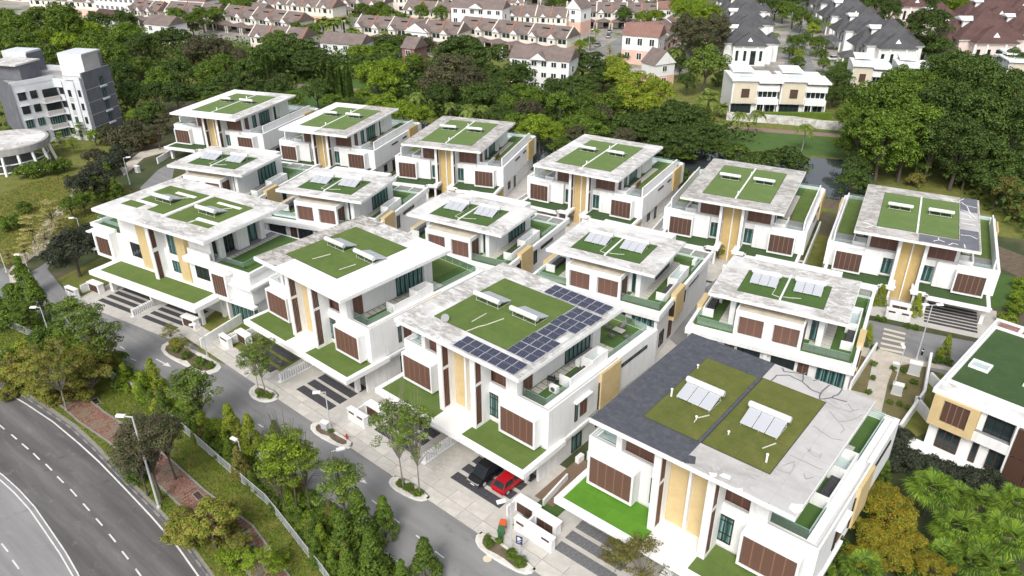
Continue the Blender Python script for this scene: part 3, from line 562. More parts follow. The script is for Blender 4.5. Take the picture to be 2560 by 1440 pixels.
def house_B(label, loc, rz, sc, roof, mats, group, rail_r=True):
    h = empty('semi_detached_house', loc, rz, label, 'house', group, (sc, sc, 1.0)); WR = 'white_render'
    put('wall', MB().box(-9.3, 9.3, -7.4, 13.8, .05, 6.9), WR, h)
    put('terrace_edge', MB().box(-9.85, 9.85, -8.15, -7.4, 6.55, 7.05).box(-9.85, -9.3, -7.4, 13.9, 6.55, 7.05).box(9.3, 9.85, -7.4, 13.9, 6.55, 7.05).box(-9.85, 9.85, 13.8, 14.2, 6.55, 7.1), WR, h)
    put('parapet', MB().box(-9.85, 9.85, -8.15, -7.75, 7.05, 7.38).box(9.45, 9.85, -7.75, 14.2, 7.05, 7.42).box(-9.85, -9.45, -7.75, 14.2, 7.05, 7.42), 'white_clean', h)
    for xx in (0, -9.3, 9.3): pbox('column', xx - .22, xx + .22, -7.73, -7.4, .05, 6.55, WR, h)
    for sx in (-1, 1):
        face = 'r' if sx > 0 else 'l'; X = lambda a, b_: sorted((sx * a, sx * b_))
        window(h, 'f', *X(5.9, 9.0), 4.0, 6.35, -7.4, 'glass_teal' if sx > 0 else 'glass_dark', 4, t=.09); shutters(h, 'f', *X(3.75, 5.0), 4.0, 6.3, -7.4, 2, 'shutter_dark'); window(h, 'f', *X(.65, 3.4), 4.0, 6.3, -7.4, 'glass_dark', 3, t=.09)
        window(h, 'f', *X(1.0, 4.0), .3, 2.9, -7.4, 'glass_dark', 3); window(h, 'f', *X(5.5, 8.5), .3, 2.9, -7.4, 'glass_dark', 3)
        P = sx * 9.3
        fpart('yellow_panel', face, -2.6, .9, 3.9, 7.9, P, .0, .75, 'yellow_render', h); fpart('panel_reveal', face, -2.75, -2.6, 4.6, 6.9, P, 0, .7, 'frame_dark', h)
        shutters(h, face, -2.5, -1.1, .8, 3.6, P, 2, 'shutter_dark'); window(h, face, -5.8, -4.2, 1.2, 3.4, P, 'glass_dark', 2); window(h, face, 2.6, 3.6, 3.8, 6.0, P, 'glass_dark', 1); window(h, face, 5, 9, 5.4, 5.9, P, 'glass_dark', 1, name='slot_window')
        pbox('terrace_turf', *X(3.6, 9.45), -7.0 + .9, 9.6, 6.9, 7.07, 'turf_deep', h); pbox('terrace_turf', *X(0, 9.45), 9.6, 13.4, 6.9, 7.075, 'turf_deep', h)
        pads(h, *X(5.5, 6.65), -4.4, 8.4, 16, 7.07, .1); pbox('stepping_pad', *X(4.2, 5.3), -4.4, -3.6, 7.07, 7.1, 'pad', h)
        kitchen_box(h, sx, 7.6, 9.0, -3.7, .5, 5.2, 7.07, 8.2, 8.5)
        glass_rail(h, [(sx * 3.7, -6.05), (sx * 9.0, -6.05), (sx * 9.0, -3.8)], 7.1, .95, 1.3); glass_rail(h, [(sx * 9.3, 5.3), (sx * 9.3, 10.6), (sx * 3, 10.6)], 7.1, .95, 1.5)
        # pergola at the far end
        put('pergola', MB().box(*X(0, 9.7), 11.0, 11.25, 7.05, 7.3).box(*X(4.2, 4.4), 11.25, 13.8, 7.05, 7.28).box(*X(7.0, 7.2), 11.25, 13.8, 7.05, 7.28), 'white_clean', h)
        pbox('pergola_tile', *X(4.5, 6.9), 11.4, 13.6, 7.07, 7.12, 'brick_grey', h); pbox('pergola_tile', *X(7.3, 9.3), 11.4, 13.6, 7.07, 7.12, 'brick_grey', h)
        put('penthouse_wall', MB().box(*X(0, 5.55), -3.4, 8.6, 7.0, 11.28).box(*X(4.9, 5.55), -4.3, -3.4, 7.0, 11.27), WR, h)
        window(h, 'f', *X(4.05, 4.8), 7.2, 10.4, -3.4, 'glass_teal', 1, t=.09); window(h, face, 1.4, 6.6, 7.15, 10.4, sx * 5.55, 'glass_teal', 5, t=.09)
    # twin rear box
    mb = MB().box(-4.4, 3.55, -5.95, -3.2, 6.9, 10.3); mb.box(-4.4, -4.0, -6.3, -5.95, 6.9, 10.3).box(3.2, 3.55, -6.3, -5.95, 6.9, 10.3).box(-.95, .15, -6.3, -5.95, 6.9, 10.3).box(-4.0, -.95, -6.3, -5.95, 9.65, 10.3).box(.15, 3.2, -6.3, -5.95, 9.65, 10.3).box(-4.0, -.95, -6.3, -5.95, 6.9, 7.2).box(.15, 3.2, -6.3, -5.95, 6.9, 7.2)
    bx = put('window_box', mb, WR, h); put('box_top', MB().box(-4.2, 3.35, -6.1, -3.3, 10.3, 10.33), 'beige_top', bx); put('box_kerb', MB().ring(-4.4, 3.55, -6.3, -3.4, 10.3, 10.42, .2), WR, bx)
    shutters(bx, 'f', -3.9, -1.05, 7.22, 9.62, -6.05, 3); shutters(bx, 'f', .25, 3.1, 7.22, 9.62, -6.05, 3); shutters(bx, 'r', -5.9, -4.1, 7.1, 9.8, 3.55, 2, 'shutter_dark')
    x0, x1, y0, y1 = roof; r = roof_slab(h, x0, x1, y0, y1, 11.75, mats[0], .45)
    turf_pad(h, -5.05, -.13, -3.9, 2.35, 11.76, 11.8, 'turf_deep'); turf_pad(h, .13, 4.95, -3.8, 2.55, 11.76, 11.8, 'turf_deep'); pbox('roof_divider', -.11, .11, -3.95, 3.4, 11.76, 11.9, 'white_clean', h)
    put('roof_pipe', MB().path([(-1.0, -.9, 11.8), (-1.1, -3.0, 11.8), (-.2, -3.3, 11.8)], .06, .06), 'kerb', h); put('roof_pipe', MB().path([(.2, -3.0, 11.8), (.9, -2.9, 11.8), (2.2, -2.4, 11.8)], .06, .06), 'kerb', h)
    return h
def frame_of(k):
    x, y, w, d_, a = FR[k]; K = {'A': 42.0, 'B': 44.5, 'C': 45.18}[k[0]]
    return Vector((x * K, y * K, 0)), w * K / 2, d_ * K / 2, R(a)
def L2W(o, p):
    """point p given in the frame of house o"""
    c, s_ = math.cos(o.rotation_euler.z), math.sin(o.rotation_euler.z); x = p[0] * o.scale[0]; y = p[1] * o.scale[1]
    return Vector((o.location.x + x * c - y * s_, o.location.y + x * s_ + y * c, p[2]))
FR = {'A1': (-1.124, 2.474, .568, .364, -30.2), 'A2': (-.485, 2.091, .418, .422, -40.7), 'A3': (-.006, 1.727, .424, .431, -40.7), 'A4': (.477, 1.312, .445, .446, -40.0),
      'B1': (-1.165, 2.975, .36, .264, -20.3), 'B2': (-.655, 2.697, .360, .264, -20.5), 'B3': (-.136, 2.421, .373, .248, -29.4), 'B4': (.325, 2.145, .355, .266, -31.0), 'B5': (.764, 1.868, .362, .268, -28.8),
      'C1': (-1.409, 3.857, .387, .498, -19.7), 'C2': (-.815, 3.586, .358, .495, -20.1), 'C3': (-.230, 3.347, .367, .463, -18.6), 'C4': (.365, 3.020, .369, .480, -30.2), 'C5': (.874, 2.685, .361, .479, -27.3), 'C6': (1.378, 2.382, .362, .479, -27.6)}
ORD = {}
def place(k, dx):
    c, hw, hd, a = frame_of(k); return c + Vector((math.cos(a) * dx, math.sin(a) * dx, 0)), a, hw, hd
GA = 'white houses along the front street'; GB = 'white houses of the middle row'; GC = 'white houses of the back row'
# front row
c, a, hw, hd = place('A2', -1.17)
A2 = house_A('white house with half its roof clean white and a mouldy grey left edge', c, a, .97, (-7.85, 10.2, -9.1, 9.2), ['roof_white', ('p', -7.8, -3.2, -8.95, 9.1, 'roof_black_stain'), ('p', -3.2, 4.0, 5.9, 9.1, 'roof_stained_1')], GA)
c, a, hw, hd = place('A3', -.55)
A3 = house_A('white house with dark solar panels along its roof edge and cars under its canopy', c, a, 1.0, (-8.35, 9.45, -9.04, 9.04), ['roof_stained_3'], GA)
c, a, hw, hd = place('A4', -.3)
A4 = house_A('nearest white house, roof half painted dark grey with a pale cracked right half', c, a, 1.035, (-8.75, 9.3, -9.05, 9.05),
             ['roof_grey', ('p', -8.7, .1, -9.0, 9.0, 'bitumen')], GA, left_turf='turf_bright', roofturf='turf_old', split='bitumen')
# middle row
rm = ['roof_stained_0', 'roof_stained_1', 'roof_stained_2', 'roof_stained_4', 'roof_stained_5']
lb = ['low white house in the middle row standing farthest left behind the wide corner house', 'second white house from left in the middle row, brown shuttered box under its stained roof', 'third white house from left in the middle row, open shutter door on its terrace',
      'fourth white house from left in the middle row, right behind the solar panel roof', 'rightmost white house of the middle row, behind the dark grey roof']
BH = []
for i in range(5):
    k = 'B%d' % (i + 1); c, a, hw, hd = place(k, 0); BH.append(house_B(lb[i], c, a, 1.0, (-hw, hw, -hd, hd), [rm[i]], GB))
lc = ['white house in the back row farthest left, with a clean white roof edge', 'second white house from left in the back row, roof split white and grey', 'third white house from left in the back row, grey weathered roof rim',
      'fourth white house from left in the back row, with blotchy grey roof corners', 'fifth white house from left in the back row, beside the pond', 'rightmost white house in the back row with slate grey roof patches and white crack lines']
mc = [['roof_white', ('p', .3, 8.6, 8.0, 11.0, 'roof_stained_2'), ('p', 5.6, 8.6, -10.5, 8.0, 'roof_stained_2')], ['roof_white', ('p', .1, 7.9, -11.1, 11.1, 'roof_dirty_0')], ['roof_dirty_1'], ['roof_stained_5'], ['roof_dirty_0'],
      ['roof_dirty_1', ('p', .3, 7.9, -10.6, -7.9, 'slate_wall'), ('p', 5.5, 7.9, -7.9, 10.9, 'slate_wall'), ('p', 5.5, 7.9, -3.3, 4.5, 'roof_grey')]]
CH = []
for i in range(6):
    k = 'C%d' % (i + 1); c, a, hw, hd = place(k, 0)
    CH.append(house_C(lc[i], c, a, (1.04 if i == 0 else 1.0), (-hw / (1.04 if i == 0 else 1), hw / (1.04 if i == 0 else 1), -hd / (1.04 if i == 0 else 1), hd / (1.04 if i == 0 else 1)), mc[i], GC))
# white crack repairs on the slate roof of the right back house, dark ones on the nearest roof
h = CH[5]
for pts in ([(5.6, 8.6), (6.4, 7.2), (6.9, 4.0), (7.7, 2.5)], [(6.3, 7.3), (7.8, 7.0)], [(5.6, 5.0), (7.0, 4.6)], [(5.6, 3.6), (6.7, 3.0), (7.0, 2.0)], [(5.6, 1.2), (7.5, 1.3)], [(5.6, -.6), (7.6, -.8)], [(5.6, -5.6), (6.9, -5.4), (7.7, -6.2)],
            [(2.2, -9.9), (2.9, -9.0), (3.6, -9.4)], [(2.9, -9.0), (2.8, -8.2)], [(4.1, -10.2), (4.6, -9.3), (5.3, -9.6)], [(6.0, -9.0), (6.2, -10.3)], [(-7.2, -7.0), (-5.6, -8.0), (-4.6, -8.0)], [(-6.8, -9.0), (-5.9, -7.9)], [(2.6, 9.2), (4.2, 9.0), (4.6, 8.3)], [(6.0, 10.4), (5.4, 9.0)]):
    crack(h, pts, 11.083, .13, 'white_clean')
def roofcracks(h, lst, mat, w):
    for pts in lst: crack(h, [tuple(p) for p in pts], 14.264, w, mat)
def A4L(zx, zy):   # roof point of the nearest house from the photograph
    g = G(1300 + zx / 2.182, 780 + zy / 2.182, 14.26) - A4.location; cc, ss = math.cos(-A4.rotation_euler.z), math.sin(-A4.rotation_euler.z)
    return ((g.x * cc - g.y * ss) / A4.scale[0], (g.x * ss + g.y * cc) / A4.scale[1])
dark = [[(1370, 375), (1400, 345), (1470, 345), (1540, 380), (1600, 430), (1640, 445), (1690, 398)], [(1430, 305), (1440, 325), (1545, 340), (1540, 378)], [(1600, 375), (1640, 365)], [(1640, 445), (1635, 475), (1700, 468), (1785, 490)], [(1760, 410), (1745, 440), (1700, 468)], [(1545, 340), (1560, 330)]]
pale = [[(1660, 480), (1720, 520), (1800, 545), (1850, 530)], [(1690, 540), (1740, 600), (1810, 590), (1870, 560)], [(1600, 620), (1700, 690), (1760, 700)], [(1560, 740), (1640, 790), (1645, 770)], [(1470, 780), (1560, 820), (1650, 860)], [(1430, 840), (1480, 820), (1500, 815)], [(1550, 880), (1560, 910), (1600, 900)], [(1590, 740), (1570, 760), (1640, 800)], [(1790, 500), (1820, 540)], [(1750, 610), (1770, 640), (1750, 660)], [(1400, 860), (1470, 880), (1500, 830)]]
roofcracks(A4, [[A4L(*p) for p in l_] for l_ in dark], 'bitumen_line', .12); roofcracks(A4, [[A4L(*p) for p in l_] for l_ in pale], 'flat_grey', .08)
for q in ([(1465, 1070), (1480, 1045), (1545, 1050), (1540, 1085), (1500, 1100)], [(1030, 875), (1075, 880), (1070, 900), (1040, 895)], [(1085, 890), (1110, 880), (1150, 895), (1145, 915), (1110, 905)], [(1180, 960), (1215, 965), (1215, 980)]):
    put('sealant_patch', MB().prism([A4L(*p) for p in q], 14.262, 14.272), 'roof_white', A4)
put('sealant_patch', MB().prism([A4L(*p) for p in [(925, 780), (960, 790), (955, 830), (900, 825), (880, 810)]], 14.262, 14.27), 'bitumen', A4)

# ------------------------------------------------------------------ wide corner house at the left end of the front row
c, a, hw, hd = place('A1', 0)
A1 = h = empty('corner_house', c, a, 'wide white corner house at the left street end with one long turfed canopy', 'house', GA)
WR = 'white_render'
put('ground_floor_wall', MB().box(-17.5, 9.4, -3.6, 7.5, .05, 3.6).box(9.4, 15.6, -3.6, 7.4, .05, .3).box(9.4, 9.8, -4.2, -3.6, .05, 4.2).box(14.2, 15.4, -3.6, 7.5, .3, 4.2).box(9.8, 14.2, -3.2, 7.5, .3, 4.2), WR, h)
window(h, 'f', 9.9, 14.1, .15, 3.6, -3.6, 'glass_teal', 5, t=.09); window(h, 'f', 14.5, 15.2, .3, 3.3, -3.6, 'glass_teal', 1); window(h, 'f', -10, -4.5, .1, 3, -3.6, 'glass_dark', 4, name='garage_door'); window(h, 'f', -1, 4, .1, 3, -3.6, 'glass_dark', 4, name='garage_door')
window(h, 'f', -16.9, -14.2, .3, 3.0, -3.6, 'glass_teal', 3)
for x in (-12.85, 7.4): pbox('column', x - .35, x + .35, -7.4, -6.9, .05, 3.6, WR, h)
pbox('column', -3.6, -3.2, -7.4, -4.0, .05, 3.6, WR, h); pbox('column', 8.2, 8.7, -4.3, -3.6, .05, 3.6, WR, h)
cn = put('canopy', MB().box(-14.0, 9.6, -9.5, -3.6, 3.62, 4.14), WR, h); put('canopy_rim', MB().ring(-14.0, 9.6, -9.5, -4.2, 4.14, 4.26, .6), 'white_clean', cn)
pbox('canopy_turf', -12.9, 8.0, -8.3, -4.2, 4.14, 4.2, 'turf', h)
put('wall', MB().box(-19.0, 9.0, -4.1, 8.5, 4.25, 8.5).box(9.0, 15.8, -4.5, 8.5, 4.25, 8.5), WR, h); pbox('shadow_joint', -13, 9, -4.0, -3.6, 4.14, 4.25, 'frame_dark', h)
for b_ in ((-19.4, -13.4, -4.3, -3.9, 8.5, 9.1), (-19.4, -19.0, -3.9, 8.5, 8.5, 9.1), (3.2, 15.9, -4.49, -4.2, 8.5, 9.1), (15.5, 15.9, -4.2, 8.5, 8.5, 9.1), (3.2, 12.6, -5.2, -4.5, 8.3, 9.1), (3.2, 7.8, -4.2, -4.0, 9.1, 10.0)): pbox('parapet', *b_, WR, h)
put('ledge', MB().box(12.4, 16.6, -5.4, -4.5, 6.9, 7.2).box(15.8, 16.6, -4.5, 4, 6.9, 7.2).box(9.2, 16.5, -5.3, -4.5, 3.9, 4.25).box(-20.0, -19.0, -5.0, 3, 7.6, 7.8).box(-19.8, -19.0, -5.0, 3, 4.6, 4.8), WR, h)
bx = frame_box('window_box', h, -17.8, -13.4, -5.3, -4.1, 4.3, 8.8, .5, .2); shutters(bx, 'f', -17.2, -14.4, 4.8, 7.6, -5.15, 4, 'shutter_dark')
bx = frame_box('window_box', h, 8.9, 12.0, -5.5, -4.3, 4.35, 8.3, .3, .2); shutters(bx, 'f', 9.2, 11.6, 4.75, 7.9, -5.35, 5, 'shutter_dark')
window(h, 'f', -10.3, -7.9, 5.5, 7.8, -4.1, 'glass_dark', 3, t=.09); window(h, 'f', 4.2, 6.9, 5.5, 7.8, -4.1, 'glass_dark', 3, t=.09)
window(h, 'f', -.9, .75, 5.2, 7.0, -4.1, 'glass_teal', 1); window(h, 'f', -.9, .75, 8.2, 12.4, -4.1, 'glass_teal', 2)
put('yellow_wall', MB().box(-7.75, -5.5, -4.35, -3.2, 4.22, 13.74), 'yellow_render', h); put('yellow_wall', MB().box(.95, 2.9, -4.35, -2.4, 4.22, 13.74).box(2.9, 6.4, -3.0, -2.4, 9.1, 13.73), 'yellow_render', h)
fn = put('fin_column', MB().box(-2.95, -2.25, -6.0, -5.85, 4.2, 13.75).box(-2.95, -2.25, -5.0, -3.2, 4.2, 13.75).box(-2.95, -2.25, -5.85, -5.0, 8.6, 9.2), WR, h)
for q in range(4):
    for z0, z1 in ((4.2, 8.6), (9.2, 13.7)): pbox('louvre_slat', -2.9, -2.3, -5.8 + q * .2, -5.7 + q * .2, z0, z1, 'louvre_wood', fn)
put('penthouse_wall', MB().box(-13.0, 6.9, -3.6, 6.2, 8.5, 13.76).box(6.9, 7.9, 1.0, 3.0, 8.5, 13.75).box(7.0, 7.9, -2.1, -1.4, 8.5, 13.75).box(7.0, 7.9, 5.4, 6.2, 8.5, 13.75).box(6.9, 7.6, -3.6, -3.2, 8.5, 13.74), WR, h)
window(h, 'r', -3.1, -.1, 8.6, 12.6, 6.9, 'glass_dark', 3); window(h, 'r', .0, .95, 8.6, 12.6, 6.95, 'glass_dark', 1); window(h, 'r', 3.1, 5.3, 8.6, 12.6, 6.95, 'glass_teal', 2)
window(h, 'r', 4, 7, 7, 8, 15.8, 'glass_dark', 2, name='slot_window')
pbox('terrace_turf', 8.3, 15.5, -3.6, 8.1, 8.5, 8.56, 'turf_deep', h); pbox('terrace_turf', -19.0, -13.0, -3.8, 8.1, 8.5, 8.56, 'turf_deep', h); pbox('terrace_deck', 6.95, 8.3, -3.9, 8.1, 8.5, 8.57, 'deck_grey', h)
pads(h, 8.35, 9.2, -2.0, 8.0, 14, 8.57); glass_rail(h, [(7.9, -3.3), (13.6, -3.3), (13.6, -1.4)], 9.0, .75); glass_rail(h, [(-13.6, -3.1), (-19.1, -3.1), (-19.1, 2)], 9.0, .7)
r = roof_slab(h, -hw, hw, -hd, hd, 14.25, 'roof_stained_4', .5)
for poly in ([(-9.5, 4.2), (-.5, 4.3), (-.3, -4.0), (-4.2, -4.0), (-4.2, -2.1), (-8.5, -2.1), (-8.5, 1), (-9.5, 1)], [(.3, 4.35), (8.8, 4.1), (8.6, -2.2), (4.9, -2.4), (4.6, -4.3), (.5, -4.5)], [(-9.6, -4.4), (-6.1, -4.3), (-6.1, -2.7), (-9.6, -2.7)], [(5.3, -4.3), (9.0, -4.25), (8.9, -3.1), (5.3, -3.2)]):
    put('roof_turf', MB().prism(poly, 14.255, 14.30), 'turf', h)
for b_ in ((-.32, .18, -4.6, 4.4), (-8.6, -4.2, -2.6, -2.1), (-6.0, -1.8, 2.3, 2.9), (4.9, 9.2, -2.9, -2.4), (2.8, 7.6, 2.6, 3.1)): pbox('roof_kerb', *b_, 14.26, 14.40, 'white_clean', h)

# ------------------------------------------------------------------ right hand house
D = h = empty('flat_roofed_house', (45.5, 67.3, 0), R(-45.9), 'two storey house at the right edge with ochre window frame and green flat roof', 'house')
put('wall', MB().box(.6, 17.5, .6, 20, .05, 7.1), WR, h)
put('plinth_step', MB().box(-.6, 9.5, -1.5, .6, .05, .35).box(-1.2, 9.8, -2.6, -1.5, .05, .2), 'white_clean', h)
bx = put('yellow_box', MB().box(.4, 4.9, .0, .6, 3.5, 7.28).box(.4, 1.45, -.25, 0, 3.5, 7.28).box(4.05, 4.9, -.25, 0, 3.5, 7.28).box(1.45, 4.05, -.25, 0, 3.5, 4.25).box(1.45, 4.05, -.25, 0, 7.0, 7.28).box(.4, .6, .6, 3.4, 3.5, 7.28), 'yellow_render', h)
shutters(bx, 'f', 1.5, 4.0, 4.3, 6.95, -.02, 4, 'shutter_dark')
window(h, 'f', 1.6, 3.9, .5, 3.1, .6, 'glass_dark', 3, t=.1, low=.5, frame='wood_dark'); window(h, 'f', 5.1, 5.75, .5, 3.1, .6, 'glass_dark', 1, t=.1, low=.5, frame='wood_dark'); window(h, 'f', 6.7, 8.2, .5, 3.1, .6, 'glass_dark', 2, t=.1, low=.5, frame='wood_dark')
put('balcony', MB().box(4.9, 8.4, -.1, .6, 3.5, 4.1).box(4.9, 8.4, -.1, .05, 4.1, 4.7).box(8.3, 8.5, -.15, .6, .05, 7.28), WR, h)
window(h, 'f', 5.5, 8.1, 4.2, 6.9, .62, 'glass_dark', 3); pbox('balcony_floor', 4.95, 8.3, .05, .6, 4.1, 4.7, 'deck_grey', h)
for z0, z1 in ((.3, 3.7), (3.85, 7.2)):
    for x_ in (8.5, 10.4, 12.3): pbox('bronze_panel', x_ + .05, x_ + 1.85, -.25, -.1, z0, z1, 'wood_dark', h)
r = put('roof', MB().box(0, 18.2, .1, 21.4, 7.2, 7.66).ring(0, 18.2, .1, 21.4, 7.66, 7.72, .3), 'white_render', h)
put('roof_edge', MB().box(.06, 18, .16, 2.5, 7.66, 7.70).box(.06, .55, 2.5, 21.3, 7.66, 7.70), 'roof_stained_2', r); put('roof_kerb', MB().ring(.45, 18, 2.4, 18.7, 7.66, 8.0, .3), 'white_clean', r)
pbox('roof_turf', .75, 17.7, 2.7, 18.4, 7.66, 7.73, 'turf_dark', h)
put('skylight', MB().ring(1.15, 3.2, 7.15, 9.0, 7.73, 8.0, .2), 'white_clean', h); pbox('skylight_glass', 1.35, 3.0, 7.35, 8.8, 7.8, 7.86, 'glass_sky', h)
put('skylight', MB().ring(6.6, 8.8, 7.3, 9.2, 7.73, 8.0, .2), 'white_clean', h)
pbox('roof_tile_strip', .6, 2.8, 19.3, 20.6, 7.67, 7.74, 'brick_red', h); pbox('roof_tile_strip', 3.3, 8.6, 19.3, 20.6, 7.67, 7.74, 'brick_red', h)
fpart('window_ledge', 'l', 3, 9, 3.3, 3.5, .6, 0, .5, WR, h); window(h, 'l', 4, 7, 4.3, 6.2, .6, 'glass_dark', 3)

# ------------------------------------------------------------------ on the roofs
def on(o, x, y, z): return L2W(o, (x, y, z))
def hang(o): return o.rotation_euler.z
hb = {A2: 'half white roof', A3: 'solar panel roof', A4: 'dark grey and cracked roof', A1: 'wide corner roof'}
for o, pts, fl in ((A1, ((-4.4, -1.1, 14.27), (5.1, -1.2, 14.27)), 1), (A2, ((-1.5, -.7, 14.3), (4.4, -.6, 14.3)), 1), (A3, ((-2.45, -.4, 14.3), (2.9, -.4, 14.3)), 1), (A4, ((-2.75, .2, 14.28), (3.15, .35, 14.28)), -1)):
    for i, (x, y, z) in enumerate(pts): heater(on(o, x, y, z), hang(o) + random.uniform(-.02, .02), '%s silver water heater on the %s' % (['left hand', 'right hand'][i], hb[o]), fl, 1.0 if o is not A1 else 1.05)
ordn = ['first', 'second', 'third', 'fourth', 'fifth', 'sixth']
for i, o in enumerate(BH):
    for j, (x, y) in enumerate(((-2.6, .6), (2.6, .9))):
        heater(on(o, x, y, 11.8), hang(o) + random.uniform(-.02, .02), '%s water heater with facing collectors on the %s middle row roof from the left' % (['left hand', 'right hand'][j], ordn[i]), -1, .95)
for i, o in enumerate(CH):
    for j, (x, y) in enumerate(((-2.8, .3), (2.8, .5))):
        heater(on(o, x, y, 11.12), hang(o) + random.uniform(-.02, .02), '%s tank water heater on the %s back row roof from the left' % (['left hand', 'right hand'][j], ordn[i]), 1, .92, npan=2)
# solar array on A3
sa = empty('solar_array', on(A3, 0, 0, 14.3), hang(A3), 'L shaped array of dark solar panels along the front and right roof edge', 'solar panels')
def pv(x, y, w, d_, tilt=R(4)):
    o = put('solar_panel', cbox(w - .03, d_ - .03, .05), 'pale_metal', sa, loc=(x, y, .10)); o.rotation_euler = (tilt, 0, 0)
    put('solar_cells', cbox(w - .10, d_ - .10, .012), 'pv_cell', o, loc=(0, 0, .05))
def L3(zx, zy): 
    g = G(900 + zx / 2.0575, 600 + zy / 2.0575, 14.4); d_ = g - A3.location; cc, ss = math.cos(-A3.rotation_euler.z), math.sin(-A3.rotation_euler.z); return (d_.x * cc - d_.y * ss, d_.x * ss + d_.y * cc)
pw = 1.18; pd = 1.12
for i in range(7):
    for j in range(2): pv(.95 + pw * i + .2, -8.45 + pd * j, pw, pd)
for grp, (y0, nx, x0) in enumerate(((-6.2, 3, 5.35), (-3.85, 3, 5.35 + .0), (-1.5, 2, 5.6), (.85, 3, 5.35), (3.2, 3, 5.35 + .3))):
    for i in range(nx):
        for j in range(2): pv(x0 + pw * i + .6, y0 + pd * j + .55, pw, pd)
for i in range(7):
    for j in range(2): pv(.55 + pw * i + .6, 6.15 + pd * j + .3, pw, pd)
put('mounting_rail', MB().box(.4, 9, -8.9, -8.85, .02, .12).box(.4, 9, -6.9, -6.85, .02, .12).box(5.4, 5.45, -6, 6, .02, .12).box(8.9, 8.95, -6, 6, .02, .12), 'pale_metal', sa)
# dish
ds = empty('satellite_dish', on(A3, -3.5, -6.0, 14.3), hang(A3) + .6, 'small grey satellite dish at the front edge of the solar panel roof turf', 'satellite dish')
m_ = MB(); m_.cyl((0, 0, .45), (.05, -.12, .5), .42, .46, 14); put('reflector', m_, 'grey_metal', ds); put('mast', MB().cyl((0, .05, 0), (0, .05, .5), .03, n=6), 'pale_metal', ds); put('feed_arm', MB().cyl((0, 0, .2), (.05, -.65, .45), .02, n=5), 'pale_metal', ds)
for nm, o, pl, lab in (('water_pipe', A3, [(-1.2, -1.9), (-1.2, -4.2)], 'straight white pipe on the turf below the left heater of the solar panel roof'), ('water_pipe', A3, [(1.0, -1.5), (.4, -3.8), (.1, -4.4), (-.3, -6.2)], 'bent white pipe running to the solar array edge'),
                       ('water_pipe', A2, [(-.6, -2.2), (-1.2, -4.6)], 'white pipe below the left heater on the half white roof'), ('water_pipe', A2, [(4.3, -2.0), (3.9, -4.3)], 'white pipe below the right heater on the half white roof'),
                       ('water_pipe', A4, [(-1.0, -2.3), (-1.6, -3.3), (-1.55, -4.0)], 'bent grey pipe beside the left heater of the nearest roof'), ('water_pipe', A4, [(4.9, -2.2), (4.3, -3.5)], 'bent grey pipe beside the right heater of the nearest roof'),
                       ('water_pipe', A1, [(-4.0, .9), (-2.6, 2.2)], 'thin pipe behind the left heater of the wide corner roof'), ('water_pipe', A1, [(4.8, .9), (6.2, 2.4)], 'thin pipe behind the right heater of the wide corner roof')):
    put(nm, MB().path([tuple(on(o, x, y, 14.31)) for x, y in pl], .07, .08), 'kerb', None, label=lab, cat='pipe')
for i, (x, y) in enumerate(((-4.9, -1.9), (-5.2, 3.6), (5.2, -4.8), (-1.6, -3.5), (1.4, -3.6))):
    o = empty('vent_pipe', on(A4, x, y, 14.28), 0, ['white upright vent pipe left of the left heater on the nearest roof', 'small white vent cap in the far corner of the nearest roof turf', 'white upright vent pipe in the right near corner of the nearest roof turf', 'white round vent cap near the dark divider on the nearest roof', 'white round vent cap just right of the dark divider on the nearest roof'][i], 'vent')
    hgt = .75 if i in (0, 2) else .3; put('pipe', MB().cyl((0, 0, 0), (0, 0, hgt), .09 if i in (0, 2) else .06, n=8), 'white_clean', o); put('cap', MB().cyl((0, 0, hgt), (0, 0, hgt + .1), .12, n=8), 'white_clean', o)
# terrace furniture on A3
def chair(loc, rz, lab):
    o = empty('garden_chair', loc, rz, lab, 'chair', 'garden chairs on the roof terrace'); 
    for sx in (-1, 1):
        for y in (-.3, .3): put('leg', MB().cyl((sx * .3, y, 0), (sx * .3, y, .62), .025, n=5), 'furniture', o)
        put('armrest', MB().box(sx * .3 - .03, sx * .3 + .03, -.32, .32, .6, .64), 'furniture', o)
    put('seat', MB().box(-.27, .27, -.3, .3, .38, .44), 'fabric_grey', o)
    b_ = MB(); b_.v = [(-.27, .28, .44), (.27, .28, .44), (.27, .5, .95), (-.27, .5, .95), (-.27, .33, .42), (.27, .33, .42), (.27, .55, .94), (-.27, .55, .94)]; b_.f = [(0, 1, 2, 3), (7, 6, 5, 4), (0, 3, 7, 4), (1, 5, 6, 2), (3, 2, 6, 7), (0, 4, 5, 1)]; put('backrest', b_, 'fabric_grey', o)
tb = empty('garden_table', on(A3, 7.3, 12.0, 8.56), hang(A3), 'low slatted table between four chairs on the solar panel house terrace', 'table')
put('table_top', MB().box(-.7, -.02, -.45, .45, .55, .6), 'pad', tb); put('table_top', MB().box(.02, .7, -.45, .45, .55, .6), 'pad', tb)
for sx in (-1, 1):
    for sy in (-1, 1): put('leg', MB().cyl((sx * .6, sy * .38, 0), (sx * .6, sy * .38, .55), .03, n=5), 'furniture', tb)
chair(on(A3, 7.0, 13.2, 8.56), hang(A3), 'garden chair at the far side of the terrace table'); chair(on(A3, 5.9, 12.0, 8.56), hang(A3) + 1.6, 'garden chair at the left of the terrace table')
chair(on(A3, 7.2, 10.7, 8.56), hang(A3) + 3.0, 'garden chair at the near side of the terrace table'); chair(on(A3, 8.7, 11.6, 8.56), hang(A3) - 1.7, 'garden chair at the right of the terrace table')
bq = empty('barbecue_grill', on(A3, 7.7, -.9 - .6, 8.56), hang(A3) + .2, 'black barrel barbecue on the roof terrace pads', 'barbecue')
